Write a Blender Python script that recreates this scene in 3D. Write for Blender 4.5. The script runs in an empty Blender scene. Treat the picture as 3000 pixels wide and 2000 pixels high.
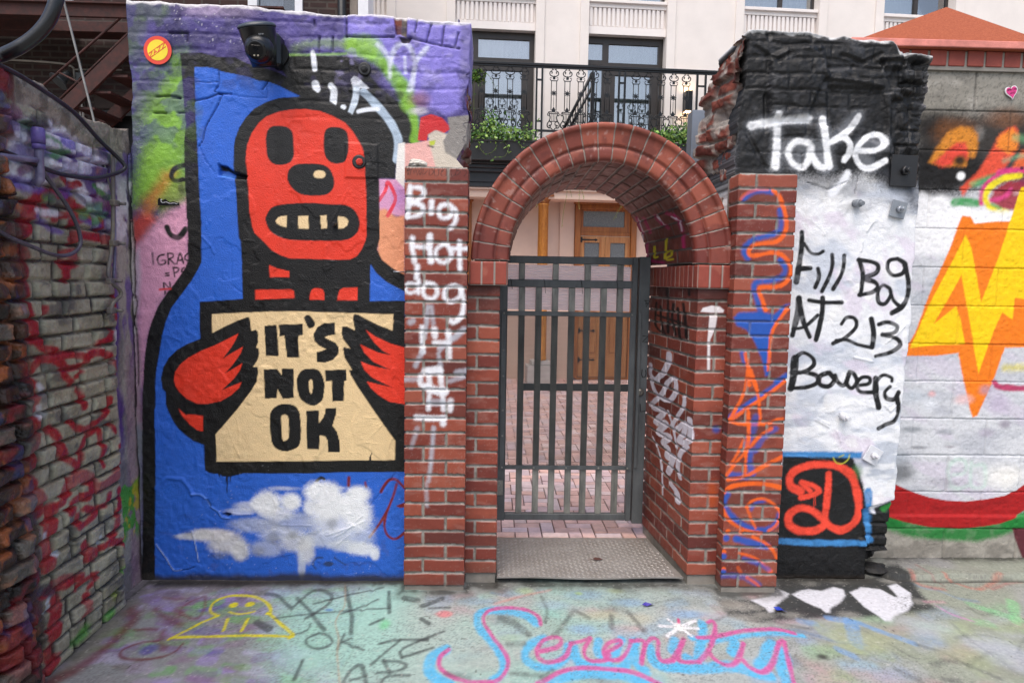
import bpy, bmesh, math, random
import numpy as np
from mathutils import Vector, Matrix

# ------------------------------------------------------------------ camera, world, sun
scene = bpy.context.scene
col = scene.collection
cam_d = bpy.data.cameras.new('camera'); cam = bpy.data.objects.new('camera', cam_d); col.objects.link(cam)
cam_d.sensor_width = 36.0; cam_d.lens = 24.0; cam_d.clip_start = 0.02; cam_d.clip_end = 400
_dY = Vector((-60, 180, -2000)).normalized(); _up = -Vector((-350, -21700, -2000)).normalized()
_up = (_up - _dY * _up.dot(_dY)).normalized(); _dX = _dY.cross(_up)
_R = Matrix((_dX, _dY, _up))            # rows: world axes seen from the camera
cam.matrix_world = Matrix.Translation((0, 0, 1.5)) @ _R.to_4x4()
scene.camera = cam
world = bpy.data.worlds.new('World'); scene.world = world; world.use_nodes = True
_nt = world.node_tree; _bg = _nt.nodes['Background']
_sky = _nt.nodes.new('ShaderNodeTexSky'); _sky.sky_type = 'NISHITA'; _sky.sun_disc = False
SUN_EL, SUN_AZ = math.radians(63), math.radians(200)
_sky.sun_elevation = SUN_EL; _sky.sun_rotation = SUN_AZ
_sky.air_density = 1.0; _sky.dust_density = 4.0; _sky.ozone_density = 0.6
_nt.links.new(_sky.outputs[0], _bg.inputs[0]); _bg.inputs[1].default_value = 0.15
sun_d = bpy.data.lights.new('sun', 'SUN'); sun = bpy.data.objects.new('sun', sun_d); col.objects.link(sun)
sun_d.energy = 1.2; sun_d.angle = math.radians(55); sun_d.color = (1.0, .965, .92)
_sd = Vector((math.sin(SUN_AZ) * math.cos(SUN_EL), math.cos(SUN_AZ) * math.cos(SUN_EL), math.sin(SUN_EL)))
sun.rotation_euler = _sd.to_track_quat('Z', 'Y').to_euler()
vs = scene.view_settings; vs.view_transform = 'Standard'; vs.look = 'None'; vs.gamma = 1; vs.exposure = 0.62
scene.cycles.max_bounces = 8; scene.cycles.transparent_max_bounces = 12

# ------------------------------------------------------------------ numpy noise
_rng = np.random.RandomState(7); _T = _rng.rand(256, 256)
def vnoise(x, y, seed=0):
    x = np.asarray(x) + seed * 17.31; y = np.asarray(y) + seed * 9.77
    xi = np.floor(x).astype(int); yi = np.floor(y).astype(int); fx = x - xi; fy = y - yi
    fx = fx * fx * (3 - 2 * fx); fy = fy * fy * (3 - 2 * fy)
    a = _T[xi & 255, yi & 255]; b = _T[(xi + 1) & 255, yi & 255]; c = _T[xi & 255, (yi + 1) & 255]; d = _T[(xi + 1) & 255, (yi + 1) & 255]
    return (a * (1 - fx) + b * fx) * (1 - fy) + (c * (1 - fx) + d * fx) * fy
def fbm(x, y, seed=0, o=4, g=.5):
    s = 0; a = 1; t = 0
    for i in range(o):
        s = s + a * vnoise(x * 2 ** i, y * 2 ** i, seed + i * 3); t += a; a *= g
    return s / t
def sstep(a, b, x):
    t = np.clip((x - a) / (b - a), 0, 1); return t * t * (3 - 2 * t)
def lin(h):
    c = np.array([int(h[i:i + 2], 16) / 255 for i in (0, 2, 4)]); return np.where(c <= .04045, c / 12.92, ((c + .055) / 1.055) ** 2.4)
def catmull(p, n=6, closed=False):
    p = np.asarray(p, float); m = len(p)
    if m < 3 and not closed: return p
    out = []
    for i in range(m if closed else m - 1):
        if closed: a, b, c, d = p[(i - 1) % m], p[i], p[(i + 1) % m], p[(i + 2) % m]
        else: a, b, c, d = p[max(i - 1, 0)], p[i], p[i + 1], p[min(i + 2, m - 1)]
        for k in range(n):
            t = k / n
            out.append(.5 * ((2 * b) + (-a + c) * t + (2 * a - 5 * b + 4 * c - d) * t * t + (-a + 3 * b - 3 * c + d) * t ** 3))
    if not closed: out.append(p[-1])
    return np.array(out)

# ------------------------------------------------------------------ painted relief sheets
class Sheet:
    """a gridded wall or floor skin: U, V in metres, H relief in metres, RGB paint per vertex"""
    def __init__(s, U, V, base='808080', asp=1.0):
        s.U = U; s.V = V; s.H = np.zeros_like(U); s.C = np.empty(U.shape + (3,)); s.C[:] = lin(base); s.asp = asp
        s.hf = vnoise(U * 330, V * 330, 5) * .6 + vnoise(U * 140, V * 140, 9) * .4
    @classmethod
    def grid(cls, u, v, **k):
        U, V = np.meshgrid(np.asarray(u, float), np.asarray(v, float)); return cls(U, V, **k)
    def tint(s, c, a):
        c = lin(c) if isinstance(c, str) else c
        s.C += (c - s.C) * np.clip(a, 0, 1)[..., None]
    def _sel(s, p, m):
        ma = m / s.asp
        return np.nonzero((s.U > p[:, 0].min() - m) & (s.U < p[:, 0].max() + m) & (s.V > p[:, 1].min() - ma) & (s.V < p[:, 1].max() + ma))
    def dline(s, p, idx, closed=False):
        x = s.U[idx]; y = s.V[idx] * s.asp; d = np.full(x.shape, 9e9)
        q = np.vstack([p, p[:1]]) if closed else p
        for a, b in zip(q[:-1], q[1:]):
            ax, ay = a[0], a[1] * s.asp; bx, by = b[0] - ax, b[1] * s.asp - ay; L = bx * bx + by * by + 1e-12
            t = np.clip(((x - ax) * bx + (y - ay) * by) / L, 0, 1)
            d = np.minimum(d, (x - ax - t * bx) ** 2 + (y - ay - t * by) ** 2)
        return np.sqrt(d)
    def inside(s, p, idx):
        x = s.U[idx]; y = s.V[idx]; r = np.zeros(x.shape, bool)
        for a, b in zip(p, np.roll(p, -1, 0)):
            if a[1] == b[1]: continue
            r ^= ((a[1] > y) != (b[1] > y)) & (x < (b[0] - a[0]) * (y - a[1]) / (b[1] - a[1]) + a[0])
        return r
    def polya(s, p, soft):
        idx = s._sel(p, soft * 1.5)
        if not len(idx[0]): return idx, None
        d = s.dline(p, idx, True); d = np.where(s.inside(p, idx), d, -d)
        if soft > .004: d = d + (s.hf[idx] - .5) * soft * .9
        return idx, sstep(-soft, soft, d)
    def mix(s, idx, a, c):
        s.C[idx] += (lin(c) - s.C[idx]) * np.clip(a, 0, 1)[..., None]
    def run(s, ops, filt=None):
        for o in ops:
            k = o[0]; pts = np.array(o[-1], float).reshape(-1, 2) / 1000
            if k in 'pq':
                if k == 'q': pts = catmull(pts, 5, True)
                idx, a = s.polya(pts, o[2] / 1000)
                if a is not None: s.mix(idx, a * o[3], o[1])
            elif k == 's':
                w, soft = o[2] / 2000, o[3] / 1000; pts = catmull(pts, 6); idx = s._sel(pts, w * 1.3 + soft * 1.5)
                if not len(idx[0]): continue
                d = s.dline(pts, idx); n = s.hf[idx] - .5; w = w * (1 + .42 * (vnoise(s.U[idx] * 17, s.V[idx] * 17, 33) - .5)) if o[2] > 9 else w
                if soft > .004: d = d + n * soft * .9
                a = sstep(w + soft, w - soft, d) * o[4] * (1 - .16 * sstep(.5, .75, fbm(s.U[idx] * 30, s.V[idx] * 30, 35, 2)))
                if o[5]: a = a * np.clip(1 - o[5] * 1.6 * (.55 - n - .35 * vnoise(s.U[idx] * 40, s.V[idx] * 40, 3)), .1, 1)
                s.mix(idx, a, o[1])
            elif k == 'b':
                rx, ry = o[2] / 1000, o[3] / 1000; m = max(rx, ry * 1.0) * 1.8; idx = s._sel(pts, m)
                if not len(idx[0]): continue
                r = np.hypot((s.U[idx] - pts[0, 0]) / rx, (s.V[idx] - pts[0, 1]) * s.asp / ry)
                n = s.hf[idx] - .5; r = r + (fbm(s.U[idx] * 14, s.V[idx] * 14, 4, 3) - .5) * .5 * o[4] + n * o[6] * .9
                s.mix(idx, sstep(1 + o[4] * .6, 1 - o[4] * .8, r) * o[5], o[1])
            elif k == 'h':
                w, soft = o[2] / 2000, o[3] / 1000; idx = s._sel(pts, w + soft)
                if len(idx[0]): s.H[idx] += o[1] / 1000 * sstep(w + soft, w * .3, s.dline(pts, idx) + (s.hf[idx] - .5) * .004)
            elif k == 'k':
                idx, a = s.polya(pts, o[2] / 1000)
                if a is not None: s.H[idx] += o[1] / 1000 * a
    def build(s, name, fn, m, parent=None, back=None, skirt=0.0, close_u=False):
        """fn(U,V,H) -> X,Y,Z ; back = offset vector of the skirt"""
        X, Y, Z = fn(s.U, s.V, s.H); nv, nu = s.U.shape
        co = np.stack([X, Y, Z], -1).reshape(-1, 3); cc = s.C.reshape(-1, 3)
        i = np.arange(nv * nu).reshape(nv, nu)
        f = np.stack([i[:-1, :-1], i[:-1, 1:], i[1:, 1:], i[1:, :-1]], -1).reshape(-1, 4)
        if back is not None:
            ring = np.concatenate([i[0, :], i[1:, -1], i[-1, -2::-1], i[-2:0:-1, 0]])
            n0 = len(co); bc = co[ring] + np.array(back) ; co = np.vstack([co, bc]); cc = np.vstack([cc, cc[ring]])
            r2 = np.arange(len(ring)) + n0; r1n = np.roll(ring, -1); r2n = np.roll(r2, -1)
            f = np.vstack([f, np.stack([r1n, ring, r2, r2n], -1)])
        return mesh_np(name, co, f, cc, m, parent)
def mesh_np(name, co, f, cc, m, parent=None, smooth=True):
    me = bpy.data.meshes.new(name); n = len(co); k = f.shape[1]
    me.vertices.add(n); me.vertices.foreach_set('co', np.ascontiguousarray(co, np.float32).ravel())
    me.loops.add(f.size); me.loops.foreach_set('vertex_index', np.ascontiguousarray(f, np.int32).ravel())
    me.polygons.add(len(f)); me.polygons.foreach_set('loop_start', np.arange(0, f.size, k, dtype=np.int32))
    try: me.polygons.foreach_set('loop_total', np.full(len(f), k, np.int32))
    except Exception: pass
    me.polygons.foreach_set('use_smooth', np.full(len(f), smooth, bool))
    me.update(calc_edges=True)
    if cc is not None:
        at = me.color_attributes.new('Paint', 'FLOAT_COLOR', 'POINT')
        at.data.foreach_set('color', np.ascontiguousarray(np.hstack([cc, np.ones((n, 1))]), np.float32).ravel())
    me.materials.append(m)
    o = bpy.data.objects.new(name, me); col.objects.link(o)
    if parent: o.parent = parent
    return o
def brick_pattern(U, V, ch, v0, j, joints, wob=0.0015, wide=1.0):
    """course height ch, joint j; joints(course)-> sorted perpend positions; returns face mask 0..1, id array"""
    wv = V + (vnoise(U * 9, V * 9, 31) - .5) * wob * 2
    c = np.floor((wv - v0) / ch).astype(int); fv = (wv - v0) - c * ch
    dv = np.minimum(fv, ch - fv)
    du = np.full(U.shape, 9.0); bid = np.zeros(U.shape, int)
    for k in range(c.min(), c.max() + 1):
        idx = np.nonzero(c == k)
        if not len(idx[0]): continue
        js = np.asarray(joints(k)); u = U[idx]
        if len(js): du[idx] = np.abs(u[:, None] - js[None, :]).min(1) if len(u) * len(js) < 4e7 else 9
        bid[idx] = np.searchsorted(js, u) + k * 131
    d = np.minimum(dv, du * wide) - j / 2
    return d, bid

# ------------------------------------------------------------------ materials
_mats = {}
def _prin(name):
    m = bpy.data.materials.new(name); m.use_nodes = True; nt = m.node_tree; return m, nt, nt.nodes['Principled BSDF']
def painted(name, rough=.6, bs=400, bstr=.25, var=.12, spec=.4, vs=60, rvar=.25, bdist=.002):
    m, nt, b = _prin(name); N = nt.nodes.new; L = nt.links.new
    at = N('ShaderNodeAttribute'); at.attribute_name = 'Paint'; tc = N('ShaderNodeTexCoord')
    n1 = N('ShaderNodeTexNoise'); n1.inputs['Scale'].default_value = vs; n1.inputs['Detail'].default_value = 6; n1.inputs['Roughness'].default_value = .7
    L(tc.outputs['Object'], n1.inputs['Vector'])
    mr = N('ShaderNodeMapRange'); mr.inputs[1].default_value = .3; mr.inputs[2].default_value = .7; mr.inputs[3].default_value = 1 - var; mr.inputs[4].default_value = 1 + var * .6
    L(n1.outputs[0], mr.inputs[0])
    mx = N('ShaderNodeVectorMath'); mx.operation = 'SCALE'; L(at.outputs['Color'], mx.inputs[0]); L(mr.outputs[0], mx.inputs['Scale'])
    L(mx.outputs[0], b.inputs['Base Color'])
    n2 = N('ShaderNodeTexNoise'); n2.inputs['Scale'].default_value = bs; n2.inputs['Detail'].default_value = 4; L(tc.outputs['Object'], n2.inputs['Vector'])
    bp = N('ShaderNodeBump'); bp.inputs['Strength'].default_value = bstr; bp.inputs['Distance'].default_value = bdist; L(n2.outputs[0], bp.inputs['Height']); L(bp.outputs[0], b.inputs['Normal'])
    r2 = N('ShaderNodeMapRange'); r2.inputs[1].default_value = .3; r2.inputs[2].default_value = .7; r2.inputs[3].default_value = rough - rvar * .5; r2.inputs[4].default_value = rough + rvar * .5
    n3 = N('ShaderNodeTexNoise'); n3.inputs['Scale'].default_value = 25; L(tc.outputs['Object'], n3.inputs['Vector']); L(n3.outputs[0], r2.inputs[0]); L(r2.outputs[0], b.inputs['Roughness'])
    b.inputs['Specular IOR Level'].default_value = spec
    return m
def solid(name, hexc, rough=.6, metal=0, var=.15, vscale=12, bstr=.1, bscale=120, spec=.5, hex2=None, stretch=(1, 1, 1), emit=None):
    key = name
    if key in _mats: return _mats[key]
    m, nt, b = _prin(name); N = nt.nodes.new; L = nt.links.new; tc = N('ShaderNodeTexCoord'); mp = N('ShaderNodeMapping'); mp.inputs['Scale'].default_value = stretch
    L(tc.outputs['Object'], mp.inputs[0])
    n = N('ShaderNodeTexNoise'); n.inputs['Scale'].default_value = vscale; n.inputs['Detail'].default_value = 8; n.inputs['Roughness'].default_value = .65; L(mp.outputs[0], n.inputs['Vector'])
    cr = N('ShaderNodeValToRGB'); c = lin(hexc); c2 = lin(hex2) if hex2 else c * (1 - var * 2); c1 = c if hex2 else np.clip(c * (1 + var), 0, 1)
    cr.color_ramp.elements[0].position = .3; cr.color_ramp.elements[1].position = .7
    cr.color_ramp.elements[0].color = (*c2, 1); cr.color_ramp.elements[1].color = (*c1, 1)
    L(n.outputs[0], cr.inputs[0]); L(cr.outputs[0], b.inputs['Base Color'])
    n2 = N('ShaderNodeTexNoise'); n2.inputs['Scale'].default_value = bscale; n2.inputs['Detail'].default_value = 4; L(mp.outputs[0], n2.inputs['Vector'])
    bp = N('ShaderNodeBump'); bp.inputs['Strength'].default_value = bstr; bp.inputs['Distance'].default_value = .004; L(n2.outputs[0], bp.inputs['Height']); L(bp.outputs[0], b.inputs['Normal'])
    b.inputs['Roughness'].default_value = rough; b.inputs['Metallic'].default_value = metal; b.inputs['Specular IOR Level'].default_value = spec
    if emit: b.inputs['Emission Color'].default_value = (*lin(emit[0]), 1); b.inputs['Emission Strength'].default_value = emit[1]
    _mats[key] = m; return m
def brickmat(name, c1, c2, mortar, sc=1.0, bw=.2, bh=.065, ms=.01, rot=(90, 0, 0)):
    m, nt, b = _prin(name); N = nt.nodes.new; L = nt.links.new; tc = N('ShaderNodeTexCoord'); mp = N('ShaderNodeMapping'); L(tc.outputs['Object'], mp.inputs[0])
    mp.inputs['Rotation'].default_value = [math.radians(a_) for a_ in rot]
    t = N('ShaderNodeTexBrick'); t.inputs['Scale'].default_value = sc; t.inputs['Brick Width'].default_value = bw; t.inputs['Row Height'].default_value = bh; t.inputs['Mortar Size'].default_value = ms; t.inputs['Bias'].default_value = -.2
    t.inputs['Color1'].default_value = (*lin(c1), 1); t.inputs['Color2'].default_value = (*lin(c2), 1); t.inputs['Mortar'].default_value = (*lin(mortar), 1)
    L(mp.outputs[0], t.inputs['Vector'])
    n = N('ShaderNodeTexNoise'); n.inputs['Scale'].default_value = 9; n.inputs['Detail'].default_value = 8; L(tc.outputs['Object'], n.inputs['Vector'])
    mr = N('ShaderNodeMapRange'); mr.inputs[1].default_value = .3; mr.inputs[2].default_value = .7; mr.inputs[3].default_value = .6; mr.inputs[4].default_value = 1.2; L(n.outputs[0], mr.inputs[0])
    mx = N('ShaderNodeVectorMath'); mx.operation = 'SCALE'; L(t.outputs[0], mx.inputs[0]); L(mr.outputs[0], mx.inputs['Scale']); L(mx.outputs[0], b.inputs['Base Color'])
    bp = N('ShaderNodeBump'); bp.inputs['Strength'].default_value = .6; bp.inputs['Distance'].default_value = .006; bp.invert = True; L(t.outputs[1], bp.inputs['Height']); L(bp.outputs[0], b.inputs['Normal'])
    b.inputs['Roughness'].default_value = .85
    return m
def glassmat(name, tint='ffffff', gl=.25):
    m = bpy.data.materials.new(name); m.use_nodes = True; nt = m.node_tree; N = nt.nodes.new; L = nt.links.new
    nt.nodes.remove(nt.nodes['Principled BSDF']); out = nt.nodes['Material Output']
    tr = N('ShaderNodeBsdfTransparent'); tr.inputs[0].default_value = (*lin(tint), 1); g = N('ShaderNodeBsdfGlossy'); g.inputs['Roughness'].default_value = .03
    fr = N('ShaderNodeFresnel'); fr.inputs[0].default_value = 1.6; ma = N('ShaderNodeMath'); ma.operation = 'ADD'; ma.inputs[1].default_value = gl; L(fr.outputs[0], ma.inputs[0])
    mx = N('ShaderNodeMixShader'); L(ma.outputs[0], mx.inputs[0]); L(tr.outputs[0], mx.inputs[1]); L(g.outputs[0], mx.inputs[2]); L(mx.outputs[0], out.inputs[0]); return m

# ------------------------------------------------------------------ objects
def tag(o, label=None, cat=None, group=None, kind=None):
    if label: o['label'] = label
    if cat: o['category'] = cat
    if group: o['group'] = group
    if kind: o['kind'] = kind
    return o
def thing(name, loc, label, cat, group=None, rz=0):
    o = bpy.data.objects.new(name, None); col.objects.link(o); o.location = loc; o.rotation_euler = (0, 0, rz); o.empty_display_size = .2
    return tag(o, label, cat, group)
class MB:
    def __init__(s): s.bm = bmesh.new()
    def box(s, x0, x1, y0, y1, z0, z1, bev=0, rot=None):
        r = bmesh.ops.create_cube(s.bm, size=1)['verts']
        c = Vector(((x0 + x1) / 2, (y0 + y1) / 2, (z0 + z1) / 2)); d = (abs(x1 - x0), abs(y1 - y0), abs(z1 - z0))
        for v in r: v.co = Vector((v.co.x * d[0], v.co.y * d[1], v.co.z * d[2]))
        if rot is not None:
            for v in r: v.co = rot @ v.co
        for v in r: v.co += c
        if bev:
            es = list({e for v in r for e in v.link_edges}); bmesh.ops.bevel(s.bm, geom=es, offset=bev, segments=1, affect='EDGES', profile=.7)
        return s
    def tube(s, pts, r, seg=8, smooth=0, cap=True):
        p = [Vector(q) for q in (catmull(pts, smooth) if smooth else pts)]; rings = []; up = Vector((0, 0, 1))
        rr = r if hasattr(r, '__len__') else [r] * len(p)
        if len(rr) != len(p): rr = list(np.interp(np.linspace(0, 1, len(p)), np.linspace(0, 1, len(rr)), rr))
        nrm = None
        for i, q in enumerate(p):
            t = (p[min(i + 1, len(p) - 1)] - p[max(i - 1, 0)]).normalized()
            if nrm is None: nrm = t.cross(up if abs(t.z) < .9 else Vector((1, 0, 0))).normalized()
            else:
                nrm = (nrm - t * nrm.dot(t)); nrm = nrm.normalized() if nrm.length > 1e-6 else t.orthogonal().normalized()
            b = t.cross(nrm)
            rings.append([s.bm.verts.new(q + (nrm * math.cos(a) + b * math.sin(a)) * rr[i]) for a in (2 * math.pi * k / seg for k in range(seg))])
        for a, b in zip(rings[:-1], rings[1:]):
            for k in range(seg):
                f = s.bm.faces.new((a[k], a[(k + 1) % seg], b[(k + 1) % seg], b[k])); f.smooth = seg > 5
        if cap: s.bm.faces.new(rings[0][::-1]); s.bm.faces.new(rings[-1])
        return s
    def lathe(s, prof, c=(0, 0, 0), axis=Vector((0, 0, 1)), seg=24, mod=None):
        q = Vector((0, 0, 1)).rotation_difference(Vector(axis)); c = Vector(c); rings = []
        for r, h in prof:
            rings.append([s.bm.verts.new(c + q @ Vector((r * (mod(2 * math.pi * k / seg) if mod else 1) * math.cos(2 * math.pi * k / seg), r * (mod(2 * math.pi * k / seg) if mod else 1) * math.sin(2 * math.pi * k / seg), h))) for k in range(seg)])
        for a, b in zip(rings[:-1], rings[1:]):
            for k in range(seg):
                f = s.bm.faces.new((a[k], a[(k + 1) % seg], b[(k + 1) % seg], b[k])); f.smooth = True
        s.bm.faces.new(rings[0][::-1]); s.bm.faces.new(rings[-1]); return s
    def prism(s, poly, y0, y1, plane='xz'):
        def P(p, d): return (p[0], d, p[1]) if plane == 'xz' else ((d, p[0], p[1]) if plane == 'yz' else (p[0], p[1], d))
        a = [s.bm.verts.new(P(p, y0)) for p in poly]; b = [s.bm.verts.new(P(p, y1)) for p in poly]; n = len(poly)
        s.bm.faces.new(a); s.bm.faces.new(b[::-1])
        for i in range(n): s.bm.faces.new((a[(i + 1) % n], a[i], b[i], b[(i + 1) % n]))
        return s
    def build(s, name, m, parent=None, off=None):
        bmesh.ops.recalc_face_normals(s.bm, faces=s.bm.faces)
        me = bpy.data.meshes.new(name); s.bm.to_mesh(me); s.bm.free(); me.materials.append(m)
        o = bpy.data.objects.new(name, me); col.objects.link(o)
        if parent: o.parent = parent
        if off is not None: o.location = off
        return o
def dup(o, parent=None, group=None):
    c = o.copy(); col.objects.link(c)
    if parent: c.parent = parent
    for ch in list(o.children):
        dup(ch, c)
    return c
def loc_parent(root):
    """world-coordinate geometry put under a thing whose empty is not at the origin"""
    for ch in root.children: ch.matrix_parent_inverse = Matrix.Translation(-root.location)
PAINT = {}
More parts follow.
